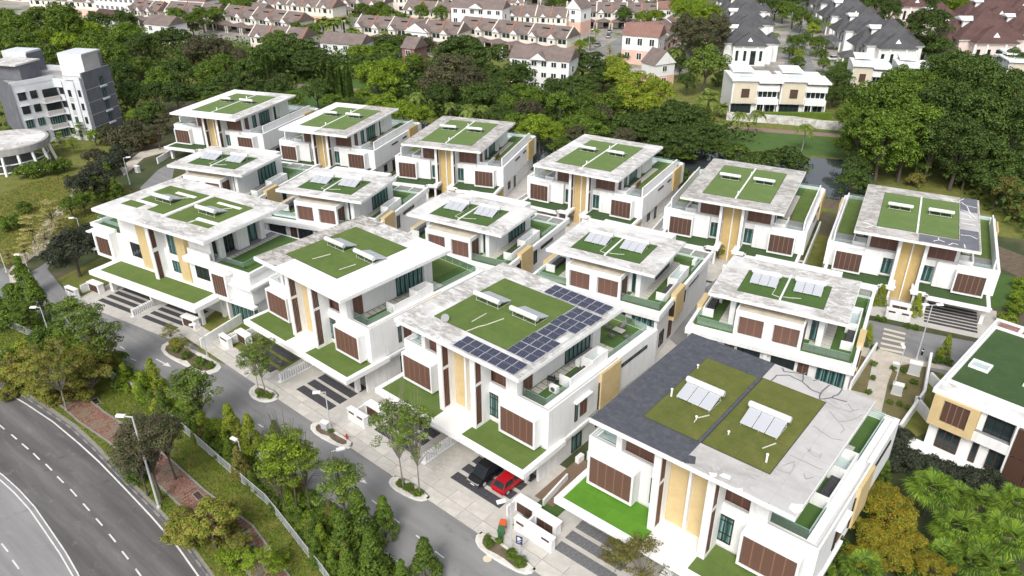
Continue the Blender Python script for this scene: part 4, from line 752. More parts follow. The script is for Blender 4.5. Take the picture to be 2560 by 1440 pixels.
put('barrel', MB().cyl((-.45, 0, .95), (.45, 0, .95), .26, n=12), 'car_black', bq); put('shelf', MB().box(.5, .85, -.2, .2, .85, .89), 'car_black', bq)
for sx in (-1, 1):
    for sy in (-1, 1): put('leg', MB().cyl((sx * .4, sy * .25, 0), (sx * .35, sy * .15, .8), .025, n=5), 'car_black', bq)
put('chimney', MB().cyl((.3, .1, 1.1), (.3, .1, 1.45), .05, n=6), 'car_black', bq)
ac = empty('air_conditioner', on(A3, 7.7, 3.6, 8.56), hang(A3), 'white outdoor air conditioner beside the terrace shaft wall', 'air conditioner')
put('casing', MB().box(-.25, .25, -.5, .5, .1, .9), 'white_clean', ac); put('fan_grille', MB().cyl((-.26, 0, .5), (-.29, 0, .5), .3, n=14), 'furniture', ac)

# ------------------------------------------------------------------ vehicles
def wheel(par, x, y, r, w=.22):
    o = put('wheel', MB().cyl((x, y - w / 2, r), (x, y + w / 2, r), r, n=16), 'tyre', par); sy = 1 if y > 0 else -1
    put('rim', MB().cyl((x, y + sy * (w / 2 - .01), r), (x, y + sy * (w / 2 + .015), r), r * .64, n=12), 'pale_metal', o)
def lofted(sections):
    """sections: list of (x, [(y,z)...]) half profile mirrored"""
    mb = MB(); k = None
    for x, pr in sections:
        ring = [(x, y, z) for y, z in pr] + [(x, -y, z) for y, z in reversed(pr)]; k = len(ring); mb.v += ring
    ns = len(sections)
    for s_ in range(ns - 1):
        for i in range(k): j = (i + 1) % k; mb.f.append((s_ * k + i, s_ * k + j, (s_ + 1) * k + j, (s_ + 1) * k + i))
    mb.f.append(tuple(range(k - 1, -1, -1))); mb.f.append(tuple(range((ns - 1) * k, ns * k))); return mb
def car(loc, rz, paint, label, L=4.3, W=1.8, H=1.48, kind='hatch', group=None, simple=False):
    """front points to +x"""
    o = empty('parked_car', loc, rz, label, 'car', group); h2 = L / 2; w = W / 2
    def pr(wb, z0, zs, wt=None): return [(wb * .86, z0), (wb, z0 + .18), (wb, (z0 + zs) / 2 + .08), (wb * .95, zs)]
    bh = .92 if kind != 'van' else 1.02
    secs = [(-h2, pr(w * .80, .42, bh * .80)), (-h2 + .12, pr(w * .93, .26, bh * .98)), (-h2 + .6, pr(w, .22, bh + .03)), (-.3, pr(w, .2, bh)), (h2 - 1.2, pr(w, .2, bh * .98)), (h2 - .45, pr(w * .95, .22, bh * .86)), (h2 - .1, pr(w * .84, .28, bh * .72)), (h2, pr(w * .70, .40, bh * .6))]
    bd = put('body', lofted(secs), paint, o, smooth=False)
    if kind == 'van': st = [(-h2 + .08, bh - .03, .86), (-h2 + .25, H, .74), (h2 - 1.75, H, .74), (h2 - .75, bh - .04, .84)]
    elif kind == 'sedan': st = [(-h2 + .65, bh, .84), (-h2 + 1.35, H, .70), (.25, H, .70), (h2 - 1.2, bh - .02, .84)]
    else: st = [(-h2 + .18, bh, .86), (-h2 + .7, H - .03, .70), (.3, H, .71), (h2 - 1.15, bh - .02, .86)]
    cab = MB(); 
    for x, z, f_ in st: cab.v += [(x, -w * f_, z), (x, w * f_, z)]
    cab.f = [(0, 1, 3, 2), (2, 3, 5, 4), (4, 5, 7, 6), (0, 2, 4, 6), (1, 7, 5, 3), (0, 6, 7, 1)]
    gl = put('windows', cab, 'car_glass', o)
    r0, r1 = st[1], st[2]
    put('roof', MB().prism([(r0[0] - .12, -w * .70), (r1[0] + .1, -w * .70), (r1[0] + .1, w * .70), (r0[0] - .12, w * .70)], H - .02, H + .04), paint, o)
    if not simple:
        for sx in (-1, 1):
            for (xa, za, fa), (xb, zb, fb_) in ((st[0], st[1]), (st[3], st[2])):
                put('pillar', MB().cyl((xa, sx * w * fa, za), (xb, sx * w * fb_, zb), .05, n=5), paint, o)
            put('pillar', MB().cyl((-.25, sx * w * .87, bh), (-.25, sx * w * .72, H), .04, n=5), paint, o)
            put('mirror', MB().box(h2 - 1.5, h2 - 1.3, sx * (w + .02), sx * (w + .2), bh, bh + .14) if sx > 0 else MB().box(h2 - 1.5, h2 - 1.3, -(w + .2), -(w + .02), bh, bh + .14), paint, o)
            put('headlight', MB().box(h2 - .28, h2 - .06, *sorted((sx * w * .5, sx * w * .83)), .58, .72), 'lamp_white', o)
            put('tail_light', MB().box(-h2 + .0, -h2 + .14, *sorted((sx * w * .62, sx * w * .9)), .62, .80), 'tail_red', o)
        put('number_plate', MB().box(h2 - .04, h2 + .01, -.26, .26, .36, .48), 'white_clean', o); put('bumper', MB().box(h2 - .2, h2 + .02, -w * .7, w * .7, .26, .34), 'chrome' if kind == 'van' else paint, o)
    for x in (-h2 + .8, h2 - .85):
        for sy in (-1, 1): wheel(o, x, sy * (w - .1), .33 if kind != 'van' else .36)
    return o
a3 = hang(A3)
v = car(on(A3, 5.45, -9.3, .14), a3 - math.pi / 2, 'car_black', 'black people carrier parked under the canopy of the solar panel house', 4.9, 1.9, 1.85, 'van')
put('grille_bar', MB().box(2.40, 2.47, -.8, .8, .62, .74), 'chrome', v)
v = car(on(A3, 7.95 + .2, -8.85, .14), a3 + math.pi / 2, 'car_red', 'red hatchback parked beside the black people carrier', 4.3, 1.8, 1.46)
put('windscreen_trim', MB().cyl((-1.6, .86, .95), (-1.2, .70, 1.42), .03, n=4).cyl((-1.2, .7, 1.42), (.4, .7, 1.44), .03, n=4).cyl((.4, .7, 1.44), (1.0, .84, .96), .03, n=4), 'chrome', v)
def bicycle(loc, rz, lab):
    o = empty('bicycle', loc, rz, lab, 'bicycle')
    for x in (-.52, .52):
        m_ = MB(); 
        for i in range(14): t0, t1 = 2 * math.pi * i / 14, 2 * math.pi * (i + 1) / 14; m_.cyl((x + .33 * math.cos(t0), 0, .34 + .33 * math.sin(t0)), (x + .33 * math.cos(t1), 0, .34 + .33 * math.sin(t1)), .025, n=4)
        put('wheel', m_, 'tyre', o)
    put('frame', MB().cyl((-.52, 0, .34), (-.1, 0, .3), .02, n=4).cyl((-.1, 0, .3), (-.2, 0, .8), .02, n=4).cyl((-.2, 0, .75), (.4, 0, .8), .02, n=4).cyl((-.1, 0, .3), (.4, 0, .75), .02, n=4).cyl((.52, 0, .34), (.38, 0, .95), .02, n=4), 'car_black', o)
    put('handlebar', MB().cyl((.38, -.28, .97), (.38, .28, .97), .015, n=4), 'car_black', o); put('saddle', MB().box(-.32, -.08, -.07, .07, .8, .86), 'car_black', o)
bicycle(on(A3, 9.0, -5.3, .14), a3 + .3, 'bicycle leaning by the yellow store of the solar panel house')

for i_, (o_, x, y, z, r_, l_) in enumerate(((A3, 11.6, -1.2, .1, 0, 'white air conditioner on the wooden walk side yard'), (A3, 8.6, -2.2, 8.56, 1.57, 'white air conditioner beside the terrace barbecue'), (A2, 8.3, 3.9, 8.56, 0, 'white air conditioner on the half white roof house terrace'), (BH[3], 8.6, 8.9, 7.08, 0, 'white air conditioner on the fourth middle row terrace'), (CH[4], 11.3, -4.2, .05, 1.57, 'white air conditioner beside the fifth back row house'))):
    ac = empty('air_conditioner', on(o_, x, y, z), hang(o_) + r_, l_, 'air conditioner'); put('casing', MB().box(-.25, .25, -.5, .5, .08, .85), 'white_clean', ac); put('fan_grille', MB().cyl((-.26, 0, .47), (-.29, 0, .47), .28, n=14), 'furniture', ac)

# ------------------------------------------------------------------ ground, roads, paths
def sheet(name, poly, z, mat, kind='structure'):
    return put(name, MB().sheet(poly, z), mat, None, kind=kind)
def slab_on(name, poly, z0, z1, mat, **kw): return put(name, MB().prism(poly, z0, z1), mat, None, **kw)
sheet('ground', [(-2500, -900), (2500, -900), (2500, 4000), (-2500, 4000)], 0.0, 'ground')
LOTS = lambda o, x0, x1, y0, y1: [tuple(L2W(o, p))[:2] for p in ((x0, y0, 0), (x1, y0, 0), (x1, y1, 0), (x0, y1, 0))]
# lower left road
kerb_px = [(-60, 905), (0, 953), (49, 984), (107, 1022), (178, 1071), (231, 1120), (289, 1182), (356, 1249), (400, 1293), (467, 1369), (516, 1436), (600, 1560)]
K = P2(kerb_px); far = P2([(-300, 800)])
sheet('road', K + P2([(560, 2300), (-900, 2600), (-1500, 1500), (-700, 900), (-250, 820)]), .03, 'road_asphalt')
inner = [(-60, 1150), (0, 1191), (40, 1227), (80, 1271), (120, 1329), (156, 1382), (187, 1436), (230, 1540)]
sheet('road_lane', P2([(a + 6, b) for a, b in inner]) + P2([(200, 2300), (-900, 2500), (-1400, 1500), (-400, 1200)]), .036, 'road_asphalt_pale')
def stripe(name, px, w, z, mat='line_white', parent=None): 
    return put(name, MB().path([tuple(G(a, b, z)) for a, b in px], w, .004), mat, parent, kind=None if parent else 'structure')
edge = [(-60, 925), (0, 971), (67, 1011), (133, 1055), (200, 1111), (249, 1156), (311, 1220), (378, 1291), (444, 1367), (493, 1436), (570, 1550)]
stripe('road_line', edge, .16, .036)
stripe('road_line', [(a - 5, b + 4) for a, b in inner], .13, .041); stripe('road_line', [(a + 7, b - 3) for a, b in inner], .13, .041)
for i, (a, b, dx, dy) in enumerate([(-22, 1045, 7, 6), (4, 1067, 7, 6), (35, 1092, 7, 6), (63, 1116, 8, 7), (91, 1141, 8, 8), (122, 1168, 8, 8), (151, 1199, 8, 8), (184, 1232, 8, 9), (216, 1268, 8, 9), (248, 1305, 8, 9), (281, 1345, 8, 10), (313, 1388, 8, 10), (347, 1433, 8, 11), (12, 1369, 8, 10), (39, 1411, 8, 11)]):
    stripe('lane_dash', [(a - dx, b - dy), (a + dx, b + dy)], .15, .041)
# kerb drain along the road
kb = empty('road_kerb', G(289, 1182), 0); kb['kind'] = 'structure'
o_ = G(289, 1182)
kp = [G(a, b) for a, b in kerb_px]
kk = 0
for a, b_ in zip(kp[:-1], kp[1:]):
    n_ = max(1, int((b_ - a).length / 1.0))
    if n_ > 14: n_ = 14
    for i in range(n_):
        q = a.lerp(b_, (i + .5) / n_); L = (b_ - a).length / n_ - .04; dr = b_ - a
        put('kerb_stone', cbox(round(L, 2), .18, .16), 'brick_grey' if kk % 2 else 'slate_wall', kb, loc=(q.x - o_.x, q.y - o_.y, .0), rz=math.atan2(dr.y, dr.x)); kk += 1
nrm = lambda px, dx, dy: [(a + dx, b + dy) for a, b in px]
sheet('drain_apron', P2(kerb_px) + P2(list(reversed(nrm(kerb_px, 12, -9)))), .05, 'brick_grey')
fence_px = [(-40, 795), (71, 840), (147, 880), (238, 927), (267, 947), (315, 964), (398, 1031), (469, 1089), (551, 1162), (667, 1262), (693, 1293), (773, 1396), (809, 1440), (850, 1500)]
sheet('verge_grass', P2(nrm(kerb_px, 10, -8)) + P2(list(reversed(nrm(fence_px, 10, 5)))), .045, 'lawn')
wall_px = [(-40, 770), (120, 850), (300, 935), (489, 1062), (555, 1120), (622, 1178), (711, 1244), (844, 1422), (900, 1500)]
farside = [(-60, 720), (0, 745), (100, 800), (200, 860), (300, 920), (350, 955), (420, 1004), (489, 1042), (569, 1091), (700, 1180), (835, 1287), (984, 1400), (1010, 1425), (1100, 1510)]
sheet('hedge_soil', P2(fence_px) + P2(list(reversed(farside))), .04, 'soil')
sheet('street', P2(farside) + P2([(1540, 1510), (1430, 1445), (1350, 1395), (1225, 1310), (1110, 1230), (1015, 1185), (810, 1055), (645, 950), (430, 835), (300, 775), (225, 760), (150, 745), (60, 700), (0, 660), (-60, 640)]), .03, 'asphalt')
sheet('side_road', P2([(-60, 745), (0, 716), (60, 690), (100, 667), (140, 640), (118, 672), (140, 700), (175, 742), (120, 770), (0, 800)]), .026, 'asphalt')
put('retaining_wall', MB().path([tuple(G(a, b, 0)) for a, b in wall_px], .55, .28), 'soil', None, label='low brown earth wall along the hedge beside the front street', cat='wall')
put('far_kerb', MB().path([tuple(G(a, b, 0)) for a, b in farside], .28, .12), 'line_white', None, kind='structure')
for seg in ([(1040, 1338), (1058, 1352)], [(985, 1296), (999, 1307)], [(1088, 1378), (1110, 1395)], [(930, 1250), (945, 1262)], [(800, 1172), (816, 1183)], [(720, 1108), (735, 1119)], [(645, 1060), (658, 1068)], [(563, 1010), (573, 1017)], [(524, 983), (535, 992)], [(362, 912), (372, 918)], [(326, 896), (341, 902)], [(300, 866), (312, 873)], [(275, 848), (287, 856)]):
    stripe('centre_dash', seg, .13, .036)
def arrow(px0, px1):
    a = G(*px0); b_ = G(*px1); d_ = (b_ - a).normalized(); s_ = Vector((-d_.y, d_.x, 0)); L = (b_ - a).length; z = .037; mb = MB()
    P = lambda f, w: (a.x + d_.x * L * f + s_.x * w, a.y + d_.y * L * f + s_.y * w, z)
    mb.face([P(0, -.09), P(0, .09), P(.6, .09), P(.6, -.09)][::-1]); mb.face([P(.6, -.38), P(.6, .38), P(1, 0)][::-1]); return put('road_arrow', mb, 'line_white', None, kind='structure')
arrow((390, 898), (428, 918)); arrow((874, 1180), (918, 1210))
# concrete frontage slabs (each its own piece)
fr = empty('street_frontage', A3.location, hang(A3)); fr['kind'] = 'structure'
for x0 in range(34):
    for (ya, yb) in ((-13.0, -14.5), (-14.53, -16.0)):
        xa = -48.0 + 2.5 * x0
        if xa > 17 and False: continue
        put('paving_slab', cbox(2.46, abs(yb - ya) - .03, .10), 'concrete' if random.random() < .6 else 'concrete_b', fr, loc=(xa + 1.25, (ya + yb) / 2, .0))
f2 = empty('street_frontage', A1.location, hang(A1)); f2['kind'] = 'structure'
for x0 in range(10):
    for (ya, yb) in ((-10.8, -12.3),):
        xa = -17.0 + 2.5 * x0; put('paving_slab', cbox(2.46, 1.47, .09), 'concrete' if random.random() < .6 else 'concrete_b', f2, loc=(xa + 1.25, -11.55, .0))
sheet('front_yard', LOTS(A3, -13.2, 12.6, -13.0, -3), .09, 'concrete'); sheet('front_yard', LOTS(A4, -12.0, 12.6, -13.0, -3), .085, 'concrete'); sheet('front_yard', LOTS(A2, -13.5, 13.0, -13.0, -3), .08, 'concrete'); sheet('front_yard', LOTS(A1, -15.5, 6.8, -11, -3), .075, 'concrete')
sheet('garden_lawn', P2([(470, 830), (560, 762), (680, 825), (560, 912), (500, 880)]), .082, 'lawn'); sheet('garden_lawn', P2([(140, 700), (300, 620), (330, 690), (290, 740), (200, 745)]), .05, 'lawn'); sheet('garden_lawn', P2([(590, 870), (690, 800), (800, 870), (700, 930)]), .083, 'lawn')
sheet('side_lawn', LOTS(A4, -14.6, -11.9, -12.6, 14), .095, 'turf_deep')
sheet('block_ground', LOTS(B0 := BH[3], -60, 40, -12, 18), .02, 'concrete')
# tile strips on the driveways
def strips(o, bays, rows, z, mat, tile=False, nm='driveway'):
    e = empty(nm, o.location, hang(o), None, None, None); e.scale = (o.scale[0], o.scale[0], 1); e['kind'] = 'structure'
    for xa, xb in bays:
        for ya, yb in rows:
            if tile:
                nx = round((xb - xa) / .6); ny = 2
                for i in range(nx):
                    for j in range(ny): put('paving_tile', cbox(round((xb - xa) / nx - .025, 3), round((yb - ya) / ny - .025, 3), .03), mat, e, loc=(xa + (xb - xa) * (i + .5) / nx, ya + (yb - ya) * (j + .5) / ny, z))
            else: put('tile_strip', cbox(round(xb - xa, 2), round(yb - ya, 2), .03), mat, e, loc=((xa + xb) / 2, (ya + yb) / 2, z))
R3 = ((-12.2, -11.0), (-10.5, -9.3), (-8.85, -7.65), (-7.2, -6.0))
strips(A3, ((2.6, 9.6),), R3, .09, 'slate_tile', True); strips(A3, ((-9.8, -3.4),), R3, .09, 'slate_tile')
strips(A2, ((2.6, 9.4), (-9.8, -3.2)), R3, .085, 'slate_tile'); strips(A4, ((-9.8, -3.6),), R3, .09, 'slate_tile_pale', True); strips(A4, ((3.6, 9.8),), R3, .09, 'slate_tile')
strips(A1, ((-12.1, -4.5), (-1.9, 5.2)), ((-10.4, -9.6), (-9.0, -8.2), (-7.7, -6.9), (-6.4, -5.6), (-5.1, -4.3)), .08, 'slate_tile')
e = empty('stepping_path', on(A3, 0, 0, 0), hang(A3)); e['kind'] = 'structure'
for i in range(4):
    for j in range(2): put('paving_slab', cbox(1.25, .85, .04), 'pad', e, loc=(-.6 + j * 1.4, -12.2 + i * 1.0, .09))
# fins between driveways
def fins(o, x, y0, n, lab, dy=.36, hh=1.15):
    e = empty('fin_fence', L2W(o, (x, y0, .09)), hang(o), lab, 'fence')
    for i in range(n): put('fin', cbox(.42, .13, hh), 'white_render', e, loc=(0, -dy * i, 0))
    put('base', MB().box(-.3, .3, -dy * n, .3, 0, .06), 'white_render', e)
fins(A3, -1.2, -7.6, 14, 'row of white upright fins left of the black car driveway'); fins(A2, -.4, -7.6, 14, 'row of white upright fins in front of the half white roof house'); fins(A4, -.2, -8, 13, 'row of white fins in front of the dark roofed house')
fins(A1, -3.2, -7.4, 11, 'row of white fins between the two carports of the corner house', .34)
# gate walls and bin stores
def bin_store(o, x, y, lab, flip=1):
    e = empty('bin_store', L2W(o, (x, y, .1)), hang(o), lab, 'bin store')
    put('wall', MB().box(-1.3, 1.3, .6, 1.5, 0, 1.35).box(-1.3 * flip - .1, -1.3 * flip + .1, -.6, .6, 0, 1.35) if flip > 0 else MB().box(-1.3, 1.3, .6, 1.5, 0, 1.35), 'white_render', e)
    put('roof', MB().box(-1.4, 1.4, .5, 1.6, 1.35, 1.5), 'white_clean', e)
    for i in range(2): pbox('cabinet_door', -1.0 + i * 1.0, -.05 + i * 1.0, .54, .59, .1, 1.25, 'wood_dark', e)
    return e
def gate_wall(o, x0, x1, y, lab, plate=True):
    e = empty('gate_wall', L2W(o, ((x0 + x1) / 2, y, .1)), hang(o), lab, 'wall'); w = (x1 - x0) / 2
    put('wall', MB().box(-w, w, -.3, .3, 0, 1.55), 'white_render', e); put('coping', MB().box(-w - .05, w + .05, -.35, .35, 1.55, 1.65), 'white_clean', e)
    if plate: 
        for sx in (-1, 1): pbox('name_plate', sx * (w - .75) - .45, sx * (w - .75) + .45, -.33, -.3, 1.15, 1.4, 'wood_dark', e)
    return e
def wall(pts, h_, t, lab, mat='white_render', px=True, name='garden_wall', z0=0.0):
    p = [G(a, b) if px else Vector((a, b, 0)) for a, b in pts]; c0 = p[0]
    o = put(name, MB().path([(q.x - c0.x, q.y - c0.y, 0) for q in p], t, h_), mat, None, label=lab, cat='wall', loc=(c0.x, c0.y, z0)); return o
gate_wall(A3, 12.6, 17.2, -13.1, 'long white gate wall behind the green and orange bins'); bin_store(A3, 12.2, -11.9, 'white bin cabinet beside the wooden walk, nearer the red car'); bin_store(A3, 15.0, -12.2, 'white bin cabinet with dark doors next to the bright green lawn strip')
gate_wall(A3, -13.6, -10.6, -12.6, 'white gate wall right of the street lamp near the solar panel house'); bin_store(A3, -11.6, -11.4, 'white bin cabinet left of the solar panel house driveway')
gate_wall(A2, -14.6, -12.4, -12.4, 'white gate wall in front of the half white roof house'); bin_store(A2, -12.6, -11.2, 'white bin cabinet beside the lawn of the half white roof house')
gate_wall(A1, -17.5, -15.0, -11.6, 'white gate wall at the far left driveway'); bin_store(A1, -15.0, -9.6, 'white bin cabinet at the far left driveway'); bin_store(A1, 6.4, -9.4, 'white bin cabinet at the right end of the corner house driveway', -1)
wall([(505, 872), (606, 808)], 1.6, .25, 'white garden wall behind the young tree island'); wall([(566, 868), (660, 826), (700, 812)], 1.2, .2, 'white garden wall in front of the half white roof house lawn')
wall([(1418, 1268), (1495, 1178), (1468, 1150)], 1.3, .18, 'white side yard wall beside the wooden deck walk'); wall([(1358, 1266), (1418, 1200)], .9, .2, 'low white wall between the bin cabinets and the bright turf canopy')
wk = empty('wooden_walk', G(1400, 1220), hang(A3)); wk['kind'] = 'structure'
for i in range(26): 
    yy = -2.6 + .3 * i; put('deck_board', cbox(2.4, .27, .04), 'deck_wood', wk, loc=(0, yy, .10))
# planting islands
def offset(poly, d_):
    cx = sum(p[0] for p in poly) / len(poly); cy = sum(p[1] for p in poly) / len(poly); out = []
    for p in poly: v_ = Vector((p[0] - cx, p[1] - cy)); L = v_.length; out.append((cx + v_.x * max(.1, (L - d_)) / L, cy + v_.y * max(.1, (L - d_)) / L))
    return out
def smoothp(px):
    p = P2(px); out = []
    for i in range(len(p)):
        a = p[i]; b_ = p[(i + 1) % len(p)]; out += [(a[0] * .75 + b_[0] * .25, a[1] * .75 + b_[1] * .25), (a[0] * .25 + b_[0] * .75, a[1] * .25 + b_[1] * .75)]
    return out
ISL = [[(398, 868), (430, 850), (545, 905), (556, 925), (515, 940), (470, 920), (415, 892)], [(620, 977), (645, 958), (702, 985), (690, 1004), (655, 1008), (628, 996)], [(772, 1068), (792, 1050), (885, 1105), (878, 1124), (845, 1118), (790, 1090)],
       [(970, 1202), (995, 1186), (1080, 1240), (1062, 1256), (1028, 1250), (978, 1222)], [(1184, 1345), (1210, 1326), (1345, 1418), (1325, 1440), (1285, 1430), (1200, 1378)]]
for i, px in enumerate(ISL):
    pl = smoothp(px); e = empty('planting_island', (0, 0, 0)); e['kind'] = 'structure'
    put('kerb', MB().prism(pl, .03, .10), 'line_white', e); put('kerb_inner', MB().prism(offset(pl, .22), .10, .17), 'kerb', e); put('soil', MB().sheet(offset(pl, .85), .185), 'soil', e)
# brick path on the verge
bp = empty('brick_path', G(240, 1050, .05), 0); bp['kind'] = 'structure'; bo = G(240, 1050, .05)
cl = [(-30, 890), (30, 915), (150, 975), (229, 1043), (300, 1090), (345, 1125), (400, 1170), (480, 1245), (540, 1290), (600, 1335), (660, 1420), (700, 1480)]
cw = [G(a, b) for a, b in cl]; cnt = 0; rest = MB(); parts = []
s_acc = 0
for a, b_ in zip(cw[:-1], cw[1:]):
    d_ = (b_ - a); L = d_.length; u = d_ / L; v_ = Vector((-u.y, u.x, 0)); nx = max(1, int(L / .46)); ang = math.atan2(u.y, u.x)
    for i in range(nx):
        for j in range(9):
            off = (i % 2) * .14
            q = a + u * (L * (i + .5) / nx) + v_ * ((j - 4) * .29 + off - .07); parts.append((q, ang))
parts.sort(key=lambda t: (t[0].xy).length)
for k, (q, ang) in enumerate(parts):
    mt_ = 'brick_grey' if random.random() < .1 else 'brick_red'
    if k < 290: put('brick', cbox(.42, .26, .07), mt_, bp, loc=(q.x - bo.x, q.y - bo.y, random.uniform(-.012, .012)), rz=ang)
    else:
        c_, s_ = math.cos(ang), math.sin(ang); w, d2, z = .21, .13, .05 + random.uniform(-.01, .01); b0 = len(rest.v)
        for zz in (z, z + .07):
            for sx, sy in ((-w, -d2), (w, -d2), (w, d2), (-w, d2)): rest.v.append((q.x - bo.x + sx * c_ - sy * s_, q.y - bo.y + sx * s_ + sy * c_, zz - .05))
        rest.f += [(b0 + 4, b0 + 5, b0 + 6, b0 + 7), (b0, b0 + 1, b0 + 5, b0 + 4), (b0 + 1, b0 + 2, b0 + 6, b0 + 5), (b0 + 2, b0 + 3, b0 + 7, b0 + 6), (b0 + 3, b0, b0 + 4, b0 + 7)]
if rest.v: put('paving_bricks', rest, 'brick_red', bp, kind='stuff')
for s_ in (-1, 1): put('path_edge', MB().path([((q.x - bo.x) + s_ * .95, (q.y - bo.y) + s_ * 1.0, -.02) for q in cw], .22, .12), 'brick_grey', bp)
for i, (a, b_) in enumerate([(24, 884), (240, 1004), (309, 1065), (496, 1240), (609, 1347)]):
    e = empty('drain_grate', G(a, b_, .1), R(-45), ['drain grate at the far left end of the brick path', 'drain grate on the brick path by the orange leaved tree', 'drain grate on the brick path left of the road lamp head', 'drain grate at the near end of the open brick path stretch', 'drain grate between the rust coloured bushes'][i], 'drain', 'drain grates on the brick path')
    put('frame', MB().ring(-.75, .75, -.4, .4, 0, .08, .1), 'brick_grey', e)
    for q in range(5): pbox('bar', -.65, .65, -.28 + q * .125, -.22 + q * .125, .02, .06, 'frame_dark', e)
# metal fence
fe = empty('metal_fence', G(398, 1031), 0, 'pale blue grey metal fence winding along the verge hedge', 'fence'); fo = G(398, 1031)
fp = [G(a, b) for a, b in fence_px]; PAN = {}
for a, b_ in zip(fp[:-1], fp[1:]):
    n_ = max(1, round((b_ - a).length / 2.4)); d_ = (b_ - a) / n_; L = round(d_.length, 2); ang = math.atan2(d_.y, d_.x)
    if L not in PAN:
        mb = MB().box(-L / 2, L / 2, -.025, .025, 1.32, 1.38).box(-L / 2, L / 2, -.025, .025, .12, .17)
        for q in range(int(L / .13)): x = -L / 2 + .07 + q * .13; mb.box(x - .014, x + .014, -.014, .014, .17, 1.32)
        PAN[L] = mb.mesh('fence_panel')
    for i in range(n_):
        q = a + d_ * i; put('post', cbox(.07, .07, 1.45), 'pale_metal', fe, loc=(q.x - fo.x, q.y - fo.y, .05), rz=ang); q = a + d_ * (i + .5)
        put('fence_panel', PAN[L], 'pale_metal', fe, loc=(q.x - fo.x, q.y - fo.y, .05), rz=ang)
# ---- between middle and back rows, right hand side
sheet('back_street', P2([(2090, 885), (2170, 800), (2330, 835), (2470, 862), (2470, 900), (2420, 955), (2290, 915), (2165, 885)]), .041, 'asphalt')
sheet('back_street', P2([(1640, 820), (1800, 690), (1860, 720), (1700, 870)]), .031, 'asphalt'); sheet('back_street', P2([(350, 470), (395, 425), (440, 400), (430, 450), (360, 490)]), .03, 'asphalt'); sheet('back_street', P2([(640, 640), (1300, 420), (1900, 560), (2200, 700), (2180, 780), (1500, 650), (900, 700)]), .024, 'concrete')
for q in ([(2210, 822), (2264, 835)], [(2208, 833), (2262, 847)], [(2205, 845), (2262, 858)], [(2202, 858), (2262, 871)], [(2200, 870), (2258, 882)]): stripe('crossing_bar', q, .55, .047, 'line_cream')
sheet('garden_path', P2([(2150, 868), (2205, 875), (2255, 890), (2400, 925), (2440, 950), (2360, 925), (2240, 905), (2218, 960), (2190, 1060), (2172, 1075), (2195, 905), (2140, 885)]), .048, 'path')
sheet('garden_lawn', P2([(2232, 915), (2335, 905), (2300, 985), (2250, 1060), (2195, 1070), (2218, 965)]), .044, 'lawn_dry'); sheet('garden_lawn', P2([(2140, 890), (2186, 885), (2165, 985), (2125, 975)]), .045, 'lawn_dry')
sheet('garden_lawn', P2([(2300, 985), (2360, 920), (2420, 940), (2380, 1060), (2240, 1110)]), .027, 'lawn')
sheet('back_yard', LOTS(CH[5], -13, 13, -14.8, -5), .045, 'concrete'); strips(CH[5], ((3.6, 10.4),), ((-13.3, -12.7), (-12.3, -11.7), (-11.3, -10.7), (-10.3, -9.7), (-9.3, -8.7), (-8.3, -7.7), (-7.3, -6.7)), .05, 'slate_tile')
strips(CH[5], ((1.9, 2.9),), ((-13.6, -13.1), (-12.9, -12.4), (-12.2, -11.7), (-11.5, -11.0)), .05, 'pad', nm='stepping_path')
gate_wall(CH[5], -1.5, 1.75, -14.6, 'white double gate wall below the rightmost back row house'); bin_store(CH[5], .2, -13.2, 'white bin cabinet behind the gate wall of the rightmost back row house')
gate_wall(CH[4], .6, 3.2, -13.4, 'white gate wall below the fifth back row house')
sheet('side_lawn', LOTS(CH[5], 12.0, 18.5, -4, 9), .04, 'turf_deep'); sheet('side_lawn', LOTS(CH[5], -17.5, -12.0, -8, 12), .04, 'lawn')
for i, (o, x) in enumerate(((CH[5], -14.6), (CH[4], -14.0), (CH[3], -14.2), (CH[2], -13.6), (CH[1], -14.0), (CH[5], 18.6))):
    wall([tuple(L2W(o, (x, y, 0)))[:2] for y in (-8, 14)], 1.7, .25, 'long white party wall %s' % ['left of the rightmost back row house', 'left of the fifth back row house', 'left of the fourth back row house', 'left of the third back row house', 'left of the second back row house', 'right of the rightmost back row house'][i], px=False)
wall([(2124, 975), (2188, 875)], 1.2, .25, 'thin white fence wall left of the footpath'); wall([(2245, 1085), (2305, 1000), (2322, 905)], 1.5, .3, 'white fence wall right of the footpath')
wall([(2322, 955), (2345, 980)], 1.5, .3, 'first short white cross wall before the right hand house'); wall([(2285, 1015), (2322, 1060)], 1.5, .3, 'second short white cross wall before the right hand house')
wall([(395, 410), (440, 382)], 1.4, .25, 'white garden wall left of the first back row house')
sheet('park_path', P2([(300, 420), (350, 380), (420, 366), (430, 376), (360, 395), (310, 440)]), .03, 'path'); sheet('park_path', P2([(60, 640), (110, 555), (170, 500), (190, 450), (185, 500), (140, 560), (110, 640)]), .03, 'path')
sheet('park_path', P2([(20, 680), (60, 630), (150, 580), (180, 575), (120, 615), (60, 660), (30, 730)]), .031, 'path')
sheet('park_lawn', P2([(-60, 520), (60, 460), (250, 420), (330, 480), (250, 560), (130, 620), (-60, 700)]), .02, 'lawn')
sheet('park_lawn', P2([(-60, 1), (2700, 1), (2700, 620), (1990, 520), (1100, 330), (420, 240), (200, 560), (-60, 560)]), .008, 'lawn')
sheet('riverside_lawn', P2([(1750, 320), (2200, 330), (2200, 400), (1990, 385), (1830, 372), (1700, 350)]), .03, 'lawn_far'); sheet('riverside_lawn', P2([(620, 210), (900, 200), (1050, 230), (1000, 300), (700, 285)]), .03, 'lawn_far')
